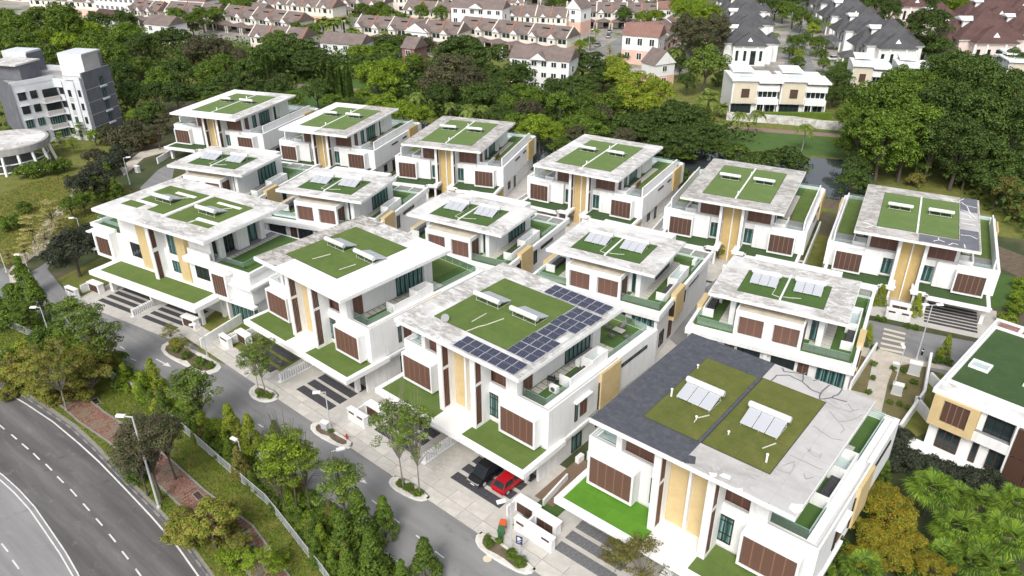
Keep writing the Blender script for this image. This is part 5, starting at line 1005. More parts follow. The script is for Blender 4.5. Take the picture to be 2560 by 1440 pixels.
sheet('riverside_path', P2([(1780, 312), (2100, 335), (2100, 344), (1780, 321)]), .036, 'path_red'); sheet('riverside_path', P2([(560, 170), (640, 195), (780, 215), (900, 222), (900, 230), (780, 224), (630, 206), (560, 184)]), .036, 'path_red')
sheet('river', P2([(1000, 300), (1300, 330), (1660, 372), (1900, 385), (2000, 392), (2180, 405), (2200, 500), (2090, 500), (1960, 480), (1650, 445), (1300, 400), (1000, 350)]), .034, 'water')
sheet('river_bank', P2([(2000, 500), (2150, 500), (2300, 545), (2560, 640), (2560, 700), (2440, 640), (2200, 560)]), .032, 'soil')
wall([(1815, 300), (1980, 312), (2050, 322), (2160, 330)], 2.2, .4, 'stained white boundary wall along the riverside path', 'roof_stained_0')

# ------------------------------------------------------------------ lamps, signs, bins
def lamp(px, h_, ang, lab, arm=1.3, heads=1, group='street lamps', r=.09):
    e = empty('street_lamp', G(*px), ang, lab, 'street lamp', group)
    put('pole', MB().cyl((0, 0, 0), (0, 0, h_), r, r * .6, 8), 'pale_metal', e); put('base', MB().cyl((0, 0, 0), (0, 0, .3), r * 1.7, n=8), 'pale_metal', e)
    for s_ in ((1,) if heads == 1 else (1, -1)):
        put('arm', MB().cyl((0, 0, h_ - .05), (s_ * arm * .5, 0, h_), r * .55, n=6), 'pale_metal', e)
        hd_ = put('lamp_head', MB().box(*sorted((s_ * arm * .4, s_ * (arm * .4 + .85))), -.19, .19, h_ - .05, h_ + .12), 'white_clean', e); pbox('lens', *sorted((s_ * (arm * .4 + .15), s_ * (arm * .4 + .75))), -.14, .14, h_ - .08, h_ - .05, 'glass_sky', hd_)
lamp((519, 892), 5.2, R(200), 'street lamp rising from the young tree island by the lawn'); lamp((827, 1078), 5.6, R(190), 'street lamp on the planting island in the middle of the front street'); lamp((1278, 1378), 6.6, R(200), 'street lamp between the bins and the blue sign')
lamp((398, 1270), 11.6, R(175), 'tall road lamp leaning over the verge beside the brick path', 1.8, 1, 'street lamps', .13); lamp((609, 1164), 3.4, R(150), 'short lamp among the hedge behind the metal fence', .6)
lamp((17, 681), 5.2, R(180), 'street lamp at the left edge of the picture'); lamp((82, 708), 5.0, R(180), 'street lamp beside the pale side road at left'); lamp((325, 461), 5.8, R(20), 'street lamp on the lawn left of the first back row house'); lamp((205, 590), 3.5, R(180), 'white lamp by the dark round shrub at left')
lamp((2291, 898), 8.3, 0, 'double headed street lamp below the rightmost back row house', 1.2, 2); lamp((2229, 985), 6.6, R(80), 'street lamp beside the garden footpath', .6); lamp((842, 1225), 5.2, R(20), 'street lamp half hidden in the street trees'); lamp((130, 855), 5.5, R(180), 'lamp hidden among the hedge trees at far left')
lamp((2090, 260), 8, 0, 'lamp behind the cream modern house'); lamp((1705, 330), 7, 0, 'lamp by the river path lawn'); lamp((860, 105), 8, 0, 'lamp among the palms before the far terraces'); lamp((1472, 130), 8, 0, 'lamp at the far street corner'); lamp((2010, 80), 8, 0, 'lamp between trees left of the grey villas'); lamp((2405, 80), 8, 0, 'lamp among the maroon villas')
e = empty('bus_sign', G(1299, 1392), hang(A3) + .3, 'dark blue street sign on a grey pole beside the gate wall', 'sign')
put('pole', MB().cyl((0, 0, 0), (0, 0, 3.0), .08, n=8), 'pale_metal', e); bd = put('board', MB().box(-.32, .32, -.12, -.08, 1.75, 2.75), 'sign_blue', e); put('pictogram', MB().box(-.18, .06, -.14, -.12, 2.3, 2.62).box(.04, .2, -.14, -.12, 2.42, 2.52).box(-.2, .2, -.14, -.12, 2.15, 2.2).box(-.18, .1, -.14, -.12, 1.95, 1.99), 'white_clean', bd)
def bin_(px, mat, lab):
    e = empty('wheelie_bin', G(*px), hang(A3) + .5, lab, 'bin', 'rubbish bins by the gate wall'); m_ = MB(); m_.v = [(-.24, -.28, .06), (.24, -.28, .06), (.24, .28, .06), (-.24, .28, .06), (-.3, -.38, .95), (.3, -.38, .95), (.3, .34, .95), (-.3, .34, .95)]
    m_.f = [(0, 3, 2, 1), (4, 5, 6, 7), (0, 1, 5, 4), (1, 2, 6, 5), (2, 3, 7, 6), (3, 0, 4, 7)]; put('body', m_, mat, e); put('lid', MB().box(-.32, .32, -.42, .36, .95, 1.03).box(-.22, .22, .36, .46, .92, .98), mat, e)
    for s_ in (-1, 1): put('wheel', MB().cyl((s_ * .24, .3, .1), (s_ * .31, .3, .1), .1, n=10), 'tyre', e)
bin_((1253, 1340), 'bin_green', 'green wheelie bin beside the gate wall'); bin_((1257, 1324), 'bin_orange', 'orange wheelie bin behind the green one')
e = empty('fire_hydrant', G(868, 1100), 0, 'red fire hydrant on the planting island by the gate wall', 'hydrant'); put('body', MB().cyl((0, 0, .1), (0, 0, .75), .11, n=8), 'red_paint', e); put('cap', MB().cyl((0, 0, .75), (0, 0, .88), .14, .06, n=8), 'red_paint', e); put('outlet', MB().cyl((-.22, 0, .55), (.22, 0, .55), .06, n=8), 'red_paint', e)
for i, (px, s_) in enumerate([((2283, 935), 1.5), ((2240, 985), 1.3), ((2238, 925), .9), ((345, 430), 1.2), ((814, 1075), 1.0)]):
    e = empty('utility_cabinet', G(*px), R(-30), ['large grey utility cabinet by the footpath fence', 'tall grey utility cabinet between the two plant rows', 'small white utility box behind the footpath lamp', 'grey utility box on the lawn at far left', 'small grey utility box on the street planting island'][i], 'utility box')
    put('body', MB().box(-.45 * s_, .45 * s_, -.25 * s_, .25 * s_, .1, 1.1 * s_), 'pale_metal', e); put('lid', MB().box(-.5 * s_, .5 * s_, -.3 * s_, .3 * s_, 1.1 * s_, 1.2 * s_), 'white_clean', e); put('plinth', MB().box(-.5 * s_, .5 * s_, -.3 * s_, .3 * s_, 0, .1), 'kerb', e)
e = empty('bollard', G(2304, 888), 0, 'black and white bollard under the double lamp', 'bollard'); put('post', MB().cyl((0, 0, 0), (0, 0, 1.0), .12, n=8), 'car_black', e); put('band', MB().cyl((0, 0, .7), (0, 0, .85), .13, n=8), 'white_clean', e)
e = empty('manhole_cover', G(1218, 1397, .04), 0, 'round cream manhole cover in the street beside the sign island', 'manhole'); put('cover', MB().cyl((0, 0, -.005), (0, 0, .012), .42, n=20), 'line_cream', e); put('ring', MB().cyl((0, 0, -.006), (0, 0, .006), .56, n=20), 'brick_grey', e)

# ------------------------------------------------------------------ apartment block and pavilion at the left
def frame_dir(o, p0, p1): return math.atan2(p1.y - p0.y, p1.x - p0.x)
ap0, ap1 = G(247, 350), G(312, 322)
AP = h = empty('apartment_block', ap0, frame_dir(None, ap0, ap1), 'five storey white and slate grey apartment block at the left edge', 'apartment block')
HT = 16.2; Lg = (ap1 - ap0).length
# local x: along the slate end wall (away from camera), y: towards the back left (positive = left of that line)
put('slate_wall', MB().box(0, Lg, 0, .5, 0, HT), 'slate_wall', h)
for zz in (3.1, 6.1, 9.1, 12.1): pbox('joint', 0, Lg, -.04, 0, zz, zz + .07, 'apartment_white', h)
for zz in (3.5, 6.5, 9.5, 12.5): window(h, 'f', Lg * .55, Lg * .55 + 1.2, zz - .2, zz + 1.7, 0, 'glass_teal', 2); pbox('sill', Lg * .5, Lg * .55 + 1.6, -.5, 0, zz - .75, zz - .45, 'apartment_white', h)
put('wall', MB().box(.3, Lg - .3, .5, 9, 0, 14.6).box(-.6, Lg - .2, .5, 2.2, 0, 14.9).box(-.9, Lg, 2.2, 5.2, 0, 14.3).prism([(.6, 8.7), (-8.3, 12.8), (-2.6, 22), (9, 26), (9.5, 8.9)], 0, 14.2), 'apartment_white', h)
put('slate_wall', MB().prism([(-8.45, 12.75), (-8.3, 12.6), (-1.6, 23.2), (-1.9, 23.4)], 0, 14.9), 'slate_wall', h)
put('flat_roof', MB().box(.4, Lg - .4, 1, 8.9, 14.6, 14.66).prism([(.7, 9.1), (-7.8, 13), (-2.5, 21.6), (8.8, 25.6), (9.2, 9.2)], 14.2, 14.3), 'flat_grey', h)
for a_, b_, hh_ in (((.6, 8.8, 14.2), (-8.2, 12.9, 14.2), 1.0), ((9.5, 9, 14.2), (9.2, 26, 14.2), 1.3), ((-2.4, 22, 14.2), (9, 26, 14.2), 1.2), ((-.45, .5, 14.6), (-.45, 5, 14.6), .7)): put('parapet', MB().path([a_, b_], .35, hh_), 'apartment_white', h)
put('stair_tower', MB().box(3.6, 9.6, 1.8, 8.2, 14.2, 19.6), 'warm_grey', h); put('stair_tower_top', MB().box(3.4, 9.8, 1.6, 8.4, 19.6, 19.9), 'apartment_white', h); pbox('slate_panel', 9.0, 9.8, 1.5, 1.75, 14.6, 19.2, 'slate_wall', h); pbox('side_wall', 3.3, 3.55, 1.8, 8.3, 14.2, 19.6, 'white_clean', h)
put('stair_tower', MB().box(-3.0, 3.2, 14.2, 20.5, 14.2, 18.0), 'slate_wall', h); put('stair_tower_top', MB().box(-4.2, 3.5, 13.8, 23, 18.0, 18.35), 'roof_stained_2', h); put('stair_tower', MB().box(4.2, 9, 18, 25, 14.2, 19.6), 'apartment_white', h); pbox('slate_panel', 4.0, 9.2, 17.8, 18.0, 14.6, 19.2, 'slate_wall', h)
fa = math.atan2(-4.1, 8.9)
def onwing(o): o.location = (o.location.x * math.cos(fa) - o.location.y * math.sin(fa) - 8.3, o.location.x * math.sin(fa) + o.location.y * math.cos(fa) + 12.75, o.location.z); o.rotation_euler = (0, 0, fa); return o
for q_, zz in enumerate((.2, 3.6, 6.9, 10.1)):
    g_ = 'glass_dark' if q_ >= 2 else 'glass_teal'
    onwing(window(h, 'f', 1.0, 2.7, zz + .7, zz + 2.5, 0, g_, 3)); onwing(window(h, 'f', 3.7, 5.2, zz + .7, zz + 2.5, 0, g_, 3))
    onwing(fpart('window_hood', 'f', .8, 2.9, zz + 2.6, zz + 2.75, 0, 0, .4, 'apartment_white', h))
    onwing(fpart('balcony', 'f', 5.9, 9.6, zz - .55, zz + .5, 0, 0, 1.4, 'warm_grey', h)); onwing(fpart('balcony_slab', 'f', 5.8, 9.8, zz - .75, zz - .55, 0, 0, 1.7, 'apartment_white', h)); onwing(window(h, 'f', 6.1, 9.5, zz + .6, zz + 2.5, -.9, g_, 6))
    for ya, yb in ((6.0, 7.6),): window(h, 'l', ya, yb, zz + .8, zz + 2.3, .3, 'glass_dark', 3)
    window(h, 'l', 3.4, 4.2, zz + .6, zz + 2.2, -.9, g_, 2); window(h, 'l', 1.0, 1.7, zz + .6, zz + 2.2, -.6, 'glass_dark', 1); pbox('warm_panel', -.95, -.9, 3.3, 4.3, zz - .6, zz + .4, 'warm_grey', h)
    pbox('window_hood', -.1, .3, 5.5, 8.2, zz + 2.5, zz + 2.65, 'apartment_white', h)
    for sy in (0,): pbox('rear_balcony', Lg - .1, Lg + .9, .6, 3.5, zz + 1.0, zz + 1.6, 'apartment_white', h)
for q_ in range(5): pbox('trellis_bar', -.2 + 0, -.12, 5.3 + q_ * .18, 5.36 + q_ * .18, 1, 14, 'slate_wall', h)
PV = h = empty('round_pavilion', G(20, 400), 0, 'low round pavilion with curved concrete roof and slanting white struts at left edge', 'pavilion')
pc = G(12, 350, 5.6); ro = Vector((pc.x - h.location.x, pc.y - h.location.y, 0)); RR = 8.6
ring = [(ro.x + RR * math.cos(t), ro.y + RR * math.sin(t)) for t in [2 * math.pi * i / 40 for i in range(40)]]; inn = [(ro.x + (RR - .6) * math.cos(t), ro.y + (RR - .6) * math.sin(t)) for t in [2 * math.pi * i / 40 for i in range(40)]]
put('roof', MB().prism(ring, 4.2, 5.6), 'flat_grey', h); put('roof_top', MB().prism(inn, 5.6, 5.65), 'roof_stained_2', h)
for i in range(9):
    t = -2.6 + i * .36; c_, s_ = math.cos(t), math.sin(t); put('strut', MB().cyl((ro.x + (RR + .6) * c_, ro.y + (RR + .6) * s_, 0), (ro.x + (RR - .4) * c_, ro.y + (RR - .4) * s_, 4.3), .3, n=4), 'white_render', h)
rr = MB(); 
for zz in (.3, 2.0):
    for i in range(40): t0, t1 = 2 * math.pi * i / 40, 2 * math.pi * (i + 1) / 40; rr.cyl((ro.x + (RR - 1) * math.cos(t0), ro.y + (RR - 1) * math.sin(t0), zz), (ro.x + (RR - 1) * math.cos(t1), ro.y + (RR - 1) * math.sin(t1), zz), .16, n=4)
put('ramp_beam', rr, 'white_render', h); put('core', MB().prism([(ro.x + (RR - 4) * math.cos(t), ro.y + (RR - 4) * math.sin(t)) for t in [2 * math.pi * i / 24 for i in range(24)]], 0, 4.2), 'slate_wall', h)

# ------------------------------------------------------------------ far houses
def gable(mb, x0, x1, y0, y1, z0, zr, axis='x', ov=.4):
    """roof prism: ridge along axis"""
    b = len(mb.v)
    if axis == 'x':
        ym = (y0 + y1) / 2; mb.v += [(x0 - ov, y0 - ov, z0), (x1 + ov, y0 - ov, z0), (x1 + ov, ym, zr), (x0 - ov, ym, zr), (x0 - ov, y1 + ov, z0), (x1 + ov, y1 + ov, z0)]
        mb.f += [(b, b + 1, b + 2, b + 3), (b + 3, b + 2, b + 5, b + 4), (b, b + 3, b + 4), (b + 1, b + 5, b + 2), (b, b + 4, b + 5, b + 1)]
    else:
        xm = (x0 + x1) / 2; mb.v += [(x0 - ov, y0 - ov, z0), (x0 - ov, y1 + ov, z0), (xm, y1 + ov, zr), (xm, y0 - ov, zr), (x1 + ov, y0 - ov, z0), (x1 + ov, y1 + ov, z0)]
        mb.f += [(b, b + 3, b + 2, b + 1), (b + 3, b + 4, b + 5, b + 2), (b, b + 4, b + 3), (b + 1, b + 2, b + 5), (b, b + 1, b + 5, b + 4)]
    return mb
def hip(mb, x0, x1, y0, y1, z0, zr, ridge=0.0):
    b = len(mb.v); xm, ym = (x0 + x1) / 2, (y0 + y1) / 2; rx = ridge / 2
    mb.v += [(x0, y0, z0), (x1, y0, z0), (x1, y1, z0), (x0, y1, z0), (xm - rx, ym, zr), (xm + rx, ym, zr)]
    mb.f += [(b, b + 1, b + 5, b + 4), (b + 1, b + 2, b + 5), (b + 2, b + 3, b + 4, b + 5), (b + 3, b, b + 4), (b, b + 3, b + 2, b + 1)]; return mb
def terrace(pa, pb, n, label, hw=6.2, dep=9.5, style='gabled', base='pale_pink', ridge=True, group='terraced house rows beyond the trees'):
    """row of houses whose front ground line runs from photo point pa to pb (seen from the front)"""
    a = G(*pa); b_ = G(*pb); d_ = b_ - a; L = d_.length; h = empty('terrace_row', a, math.atan2(d_.y, d_.x), label, 'terraced houses', group); w = L / n
    put('wall', MB().box(0, L, 0, dep, 0, hw), 'cream_wall', h); put('lower_wall', MB().box(-.05, L + .05, -.06, dep + .05, 0, 3.0), base, h)
    rf = put('roof', gable(MB(), 0, L, -.2, dep, hw, hw + 3.4), 'tile_brown', h)
    for i in range(n + 1): put('party_ridge', MB().path([(w * i, -.5, hw + .05), (w * i, (dep - .2) / 2, hw + 3.5)], .35, .25), 'orange_ridge' if i % 2 else 'cream_wall', rf)
    for i in range(n):
        x = w * i
        if style == 'gabled':
            gx0, gx1 = x + w * .12, x + w * .5
            put('gable_wall', MB().box(gx0, gx1, -1.6, 1.0, 0, hw - .2), 'cream_wall', h); g_ = MB(); gable(g_, gx0, gx1, -1.7, 2.2, hw - .2, hw + 1.5, 'y', .35); go = put('gable_roof', g_, 'tile_brown', h)
            put('gable_face', MB().face([(gx0 - .1, -2.1, hw - .2), (gx1 + .1, -2.1, hw - .2), ((gx0 + gx1) / 2, -2.1, hw + 1.35)]), 'white_render', go)
            fpart('window', 'f', (gx0 + gx1) / 2 - .4, (gx0 + gx1) / 2 + .4, hw - 2.0, hw - 1.0, -1.6, 0, .05, 'glass_dark', h)
            fpart('window', 'f', x + w * .55, x + w * .74, hw - 2.1, hw - .5, 0, 0, .06, 'glass_dark', h); fpart('window', 'f', x + w * .77, x + w * .95, hw - 2.1, hw - .5, 0, 0, .06, 'glass_dark', h)
            pbox('roof_vent', x + w * .55, x + w * .9, dep * .28, dep * .34, hw + 2.0, hw + 2.5, 'black_void', h)
            fpart('doorway', 'f', x + w * .2, x + w * .9, .2, 2.6, -1.65 if False else 0, 0, .08, 'black_void', h)
            cp = MB(); gable(cp, x + .3, x + w - .5, -6.5, -2.0, 3.0, 4.0, 'y', .2); put('porch_roof', cp, 'tile_brown', h)
            for xx in (x + .5, x + w - .7): pbox('porch_post', xx - .15, xx + .15, -6.4, -6.1, 0, 3.0, 'cream_wall', h)
        else:
            g_ = MB(); gable(g_, x + w * .35, x + w * .65, -.5, 2.2, hw - .1, hw + 1.2, 'y', .2); go = put('dormer_roof', g_, 'tile_brown', h)
            put('gable_face', MB().face([(x + w * .32, -.72, hw - .1), (x + w * .68, -.72, hw - .1), (x + w * .5, -.72, hw + 1.15)]), 'white_render', go)
            for f0, f1 in ((.12, .2), (.4, .6), (.8, .88)): fpart('window', 'f', x + w * f0, x + w * f1, hw - 2.3, hw - .7, 0, 0, .06, 'glass_dark', h)
            fpart('window', 'f', x + w * .3, x + w * .7, .6, 2.4, -.06, 0, .06, 'black_void', h)
    return h
terrace((562, 72), (748, 96), 5, 'gabled terrace row standing left of the big umbrella tree', 6.0)
terrace((652, 45), (835, 62), 5, 'pink based terrace row at the top with small dormers', 7.0, style='dormer', base='pink_wall')
terrace((893, 104), (1147, 128), 6, 'long gabled terrace row right of the tall palms', 6.2)
terrace((1147, 108), (1416, 141), 6, 'gabled terrace row behind the large dark dome tree', 6.2, base='pink_wall')
terrace((1262, 82), (1415, 88), 4, 'terrace row with dormers before the tower house', 7.0, style='dormer', base='pink_wall')
terrace((1415, 66), (1640, 70), 6, 'gabled terrace row with car porches at top centre', 6.2, base='pink_wall')
terrace((1010, 58), (1125, 66), 3, 'short terrace row left of the pedimented white block', 6.0, style='dormer', base='pink_wall')
terrace((300, 22), (540, 30), 6, 'white terrace row at the top left edge', 8.5, style='dormer'); terrace((0, 0), (130, 10), 4, 'white terrace row in the top left corner', 8.5, style='dormer')
terrace((800, 12), (1010, 20), 5, 'terrace row with car porches in the distance', 6.2, base='pink_wall'); terrace((1105, 12), (1290, 16), 5, 'terrace row at the top edge behind the pedimented block', 6.0); terrace((1310, 8), (1600, 12), 7, 'farthest terrace row along the top edge', 6.0)
terrace((80, 32), (300, 45), 5, 'pink terrace row behind the left hand trees', 6.5, style='dormer', base='pink_wall'); terrace((630, 128), (760, 138), 3, 'low terrace row peeping between the umbrella trees', 5.5, style='dormer')
terrace((420, 62), (545, 72), 3, 'short gabled row behind the top left trees', 6.0)
def block(pa, pb, dep, hh, label, roof='tile_brown', ped=True, wallm='white_render', base=None, win=(4, 3), axis='x', rh=3.0):
    a = G(*pa); b_ = G(*pb); d_ = b_ - a; L = d_.length; h = empty('gabled_house', a, math.atan2(d_.y, d_.x), label, 'house')
    put('wall', MB().box(0, L, 0, dep, 0, hh), wallm, h)
    if base: put('lower_wall', MB().box(-.05, L + .05, -.06, dep + .05, 0, hh * .5), base, h)
    put('roof', gable(MB(), 0, L, 0, dep, hh, hh + rh, axis), roof, h)
    if axis == 'y': put('gable_face', MB().face([(-.2, -.42, hh), (L + .2, -.42, hh), (L / 2, -.42, hh + rh - .35)]), 'white_render', h)
    if ped:
        g_ = MB(); gable(g_, L * .38, L * .62, -.9, 4, hh, hh + 2.0, 'y', .3); go = put('pediment_roof', g_, roof, h); put('pediment_face', MB().face([(L * .36, -1.22, hh), (L * .64, -1.22, hh), (L * .5, -1.22, hh + 1.9)]), 'white_render', go)
    nx, nz = win
    for i in range(nx):
        for j in range(nz):
            x = L * (i + .5) / nx; z = hh * (j + .35) / nz; w = min(.9, L / nx * .28); window(h, 'f', x - w, x + w, z, z + hh / nz * .5, 0.06 * (-1), 'glass_dark', 2, frame='white_clean', t=.12)
    window(h, 'r', dep * .3, dep * .5, hh * .6, hh * .8, L, 'glass_dark', 1, frame='white_clean')
    return h
block((1130, 84), (1256, 92), 9, 10.5, 'white three storey block with a pediment and brown roof at top centre', win=(6, 3)); block((1275, 222), (1420, 236), 9, 9.5, 'white pedimented block half behind the dark umbrella tree', win=(6, 3))
block((1413, 84), (1450, 88), 9, 10, 'white and pink gabled tower house at the end of a terrace', ped=False, base='pink_wall', win=(1, 3), axis='y', rh=4)
block((1552, 158), (1640, 166), 9, 9.5, 'large pink gable ended house by the far street', ped=False, base='pink_wall', win=(3, 2), rh=3.5, roof='tile_rust')
block((1632, 222), (1682, 214), 6, 7.0, 'small white and orange gabled house among the trees', ped=False, base='pink_wall', win=(1, 2), axis='y', rh=4); block((1638, 62), (1700, 64), 8, 6.5, 'white house with rust roof left of the bright trees', ped=False, win=(3, 2), roof='tile_rust')
block((1600, 110), (1690, 104), 9, 5, 'low rust roofed house behind the pink gable house', ped=False, win=(3, 1), roof='tile_rust', rh=2.5); block((1010, 200), (1040, 204), 7, 10, 'narrow rust coloured house seen between the trees', ped=False, wallm='brick_red', win=(1, 3)); block((1015, 118), (1070, 124), 7, 6, 'gable roofed house behind the dome tree', ped=False, win=(1, 1), axis='y', rh=3.5)
block((370, 105), (430, 112), 9, 7, 'white house with brown roof in the left hand trees', ped=False, win=(2, 2)); block((240, 70), (290, 76), 8, 5, 'small house with maroon roof behind the left hand trees', ped=False, win=(2, 1), roof='tile_maroon', rh=2.6); block((805, 150), (905, 158), 9, 6, 'long brown roofed house below the palms', ped=False, win=(4, 2)); block((455, 45), (520, 50), 9, 8, 'white house with rust roof near the top left edge', ped=False, win=(2, 2), roof='tile_rust')
block((1240, 108), (1290, 112), 7, 5, 'little brown roofed annex beside a terrace', ped=False, win=(1, 1)); block((600, 60), (660, 66), 8, 6, 'cream house left of the pink terrace', ped=False, win=(2, 2))
block((246, 46), (345, 54), 9, 10, 'long white three storey block at upper left', ped=False, win=(8, 3)); terrace((330, 56), (402, 64), 3, 'three gabled houses beside the upper left white block', 6.0); block((436, 36), (478, 40), 10, 8, 'white gable ended house with rust roof at upper left', ped=False, win=(1, 2), axis='y', rh=4, roof='tile_rust')
block((478, 24), (520, 28), 8, 9, 'pink tower house at upper left', ped=False, base='pink_wall', win=(2, 3)); block((125, 28), (160, 32), 8, 9, 'pink gabled block near the top left corner', ped=False, base='pink_wall', win=(1, 3), axis='y', rh=3); terrace((155, 16), (260, 22), 5, 'row behind the pink block at top left', 6, style='dormer', base='pink_wall')
terrace((830, 34), (960, 42), 4, 'car porch row between the pink terrace and the round trees', 5.5, base='pink_wall'); terrace((560, 12), (655, 20), 4, 'terrace row at the top between tree clumps', 6, style='dormer', base='pink_wall'); terrace((1460, 34), (1640, 38), 6, 'second terrace row from the top right of centre', 6.0, base='pink_wall'); terrace((1130, 36), (1310, 40), 6, 'terrace row right behind the pedimented block', 6.0, style='dormer', base='pink_wall')
terrace((960, 28), (1110, 32), 5, 'terrace row with dormers at top left of the white block', 6.5, style='dormer'); terrace((1640, 150), (1700, 100), 5, 'side row of rust roofed houses behind the pink gable house', 5.5, style='dormer', base='pink_wall')
sheet('far_yards', P2([(-60, 2), (1760, 2), (1720, 190), (1540, 178), (1480, 175), (1280, 150), (900, 135), (560, 110), (240, 75), (-60, 30)]), .015, 'far_yards'); sheet('far_yards', P2([(1800, 20), (2600, 20), (2600, 200), (2060, 200), (2040, 190), (1800, 180)]), .014, 'far_yards')
def villa(px, s_, rz, label, roof='tile_grey', wallm='white_render', group=None):
    """hipped villa with tall pyramid roof, wings, dormer pair and corner porch"""
    h = empty('villa', G(*px), rz, label, 'villa', group, (s_, s_, s_))
    put('wall', MB().box(-7, 7, 0, 12, 0, 6).box(-4.5, 4.5, -2.5, 0, 0, 5.6).box(7, 9.5, 4, 11, 0, 5.4), wallm, h); put('cornice', MB().ring(-7.4, 7.4, -.4, 12.4, 5.8, 6.15, .5).box(-4.9, 4.9, -2.9, 0, 5.5, 5.8), 'white_clean', h)
    r_ = MB(); hip(r_, -7.6, 7.6, -.6, 12.6, 6.1, 12.2); hip(r_, -5.1, 5.1, -3.2, 4.5, 5.75, 9.2); hip(r_, 5.6, 10.1, 3.4, 11.6, 5.4, 8.2); hip(r_, -9.5, -2, 2, 11, 5.2, 9.6); rf = put('roof', r_, roof, h)
    dm = MB(); dm.box(-5.2, -2.6, 4.5, 8.5, 7.4, 9.6); gable(dm, -5.3, -2.5, 4.4, 8.6, 9.6, 10.3); put('dormer', dm, 'white_clean', rf)
    for y in (5.2, 7.1): fpart('window', 'l', y, y + .7, 8.0, 9.2, -5.2, 0, .05, 'glass_dark', h)
    put('gablet', MB().face([(-.9, -2.0, 6.7), (.9, -2.0, 6.7), (0, -1.6, 7.9)]), 'white_clean', rf)
    for x0, x1 in ((-3.9, -3.1), (-1.6, -.8), (.4, 1.9), (3.0, 3.8)): fpart('window', 'f', x0, x1, 1.4 if x1 - x0 < 1 else .3, 4.3, -2.5, 0, .05, 'glass_dark', h)
    for y in (2, 5, 9): fpart('window', 'l', y, y + 1, 2.4, 4.4, -7, 0, .06, 'glass_dark', h)
    for x in (-4.6, -1.9, 1.9 + .3, 4.6): pbox('porch_post', x - .2, x + .2, -2.9, -2.5, 0, 5.5, 'white_clean', h)
    po = MB(); hip(po, -13.5, -8, -1.5, 4, 3.0, 4.6); put('porch_roof', po, roof, h)
    for x in (-13, -8.5):
        for y in (-1, 3.5): pbox('porch_post', x - .18, x + .18, y - .18, y + .18, 0, 3.0, 'white_clean', h)
    return h
gv = [((2225, 172), 1.25, R(-6)), ((2165, 128), 1.2, R(-6)), ((2125, 86), 1.2, R(-6)), ((2095, 52), 1.2, R(-6)), ((2068, 30), 1.15, R(-6)), ((1865, 160), 1.15, R(-6)), ((1862, 108), 1.15, R(-6)), ((1860, 70), 1.15, R(-6)), ((1853, 42), 1.1, R(-6)), ((1838, 20), 1.1, R(-6))]
gl_ = ['nearest grey roofed villa right of the tree lined lane', 'second grey roofed villa up the right side of the lane', 'third grey roofed villa up the right side of the lane', 'fourth grey roofed villa up the right side of the lane', 'farthest grey roofed villa up the right side of the lane',
       'nearest grey roofed villa left of the lane, behind the cream modern house', 'second grey roofed villa up the left side of the lane', 'third grey roofed villa up the left side of the lane', 'fourth grey roofed villa up the left side of the lane', 'farthest grey roofed villa up the left side of the lane']
for (p_, s_, r_), l_ in zip(gv, gl_): villa(p_, s_, r_, l_, group='grey roofed villas')
for p_, s_, r_, l_ in (((2460, 166), 1.45, R(-4), 'big maroon roofed villa in front of the others at right'), ((2480, 92), 1.3, R(-4), 'maroon roofed villa at the right edge behind the big one'), ((2275, 58), 1.3, R(-4), 'maroon roofed villa with twin dormers near the top'), ((2350, 100), 1.1, R(-4), 'small maroon roofed villa between trees'), ((2560, 130), 1.2, R(-4), 'maroon roofed villa cut by the right edge'), ((2540, 62), 1.2, R(-4), 'grey topped maroon villa in the top right corner')):
    villa(p_, s_, r_, l_, 'tile_maroon', 'pale_pink', 'maroon roofed villas')
def modern(px0, px1, label, mirror=False, s_=1.0):
    a, b_ = G(*px0), G(*px1); L = (b_ - a).length; h = empty('modern_house', a, math.atan2((b_ - a).y, (b_ - a).x), label, 'house', 'cream and white modern houses', (L / 13, 1, 1))
    put('wall', MB().box(0, 13, 1, 14, 0, 9).box(0, 7, 0, 1, 3.2, 9).box(7, 13, -.8, 1, 3.2, 4.6).box(7, 13, -.4, 1, 6.6, 8.2), 'white_render', h); put('beige_panel', MB().box(.4, 6.8, -.15, 0, 3.4, 8.6), 'beige_wall', h)
    put('roof', MB().box(-.4, 7.6, -.8, 10, 9.3, 9.7).box(7, 13.6, -1.2, 8, 8.9, 9.3).box(1, 7, 6, 14, 10.2, 10.6), 'roof_white', h); put('skylight', MB().box(2.5, 5.5, 2, 5, 9.7, 9.9), 'glass_sky', h)
    fpart('slot_window', 'f', .8, 6.4, 8.9, 9.25, .9, 0, .05, 'glass_dark', h)
    window(h, 'f', 2.6, 4.8, 4.9, 7.2, -.15, 'shutter_dark', 2); window(h, 'f', 7.4, 12.7, 4.7, 6.6, .8, 'glass_dark', 4, frame='white_clean', t=.15); window(h, 'f', .4, 6, .2, 3.0, .95, 'glass_dark', 4); window(h, 'f', 7.4, 12.6, .2, 3.0, .95, 'glass_dark', 4, frame='white_clean')
    for x in (7, 9, 12.8): pbox('column', x, x + .3, -.6, -.3, 0, 3.2, 'white_clean', h)
    return h
modern((1822, 288), (1938, 290), 'left half of the cream and white modern pair by the river wall'); modern((1942, 290), (2056, 294), 'right half of the cream and white modern pair by the river wall')
modern((2118, 246), (2210, 252), 'white flat roofed modern house left of the big tree mass'); modern((2230, 250), (2320, 256), 'white modern house half hidden behind the big trees'); modern((2500, 235), (2600, 240), 'white modern house at the right edge behind the trees')
h = put('hedge', MB().box(-9, 9, -.8, .8, 0, 2.0), 'leaf_mid', None, label='clipped hedge before the cream modern pair', cat='hedge', loc=tuple(G(1990, 300)), rz=R(-2))
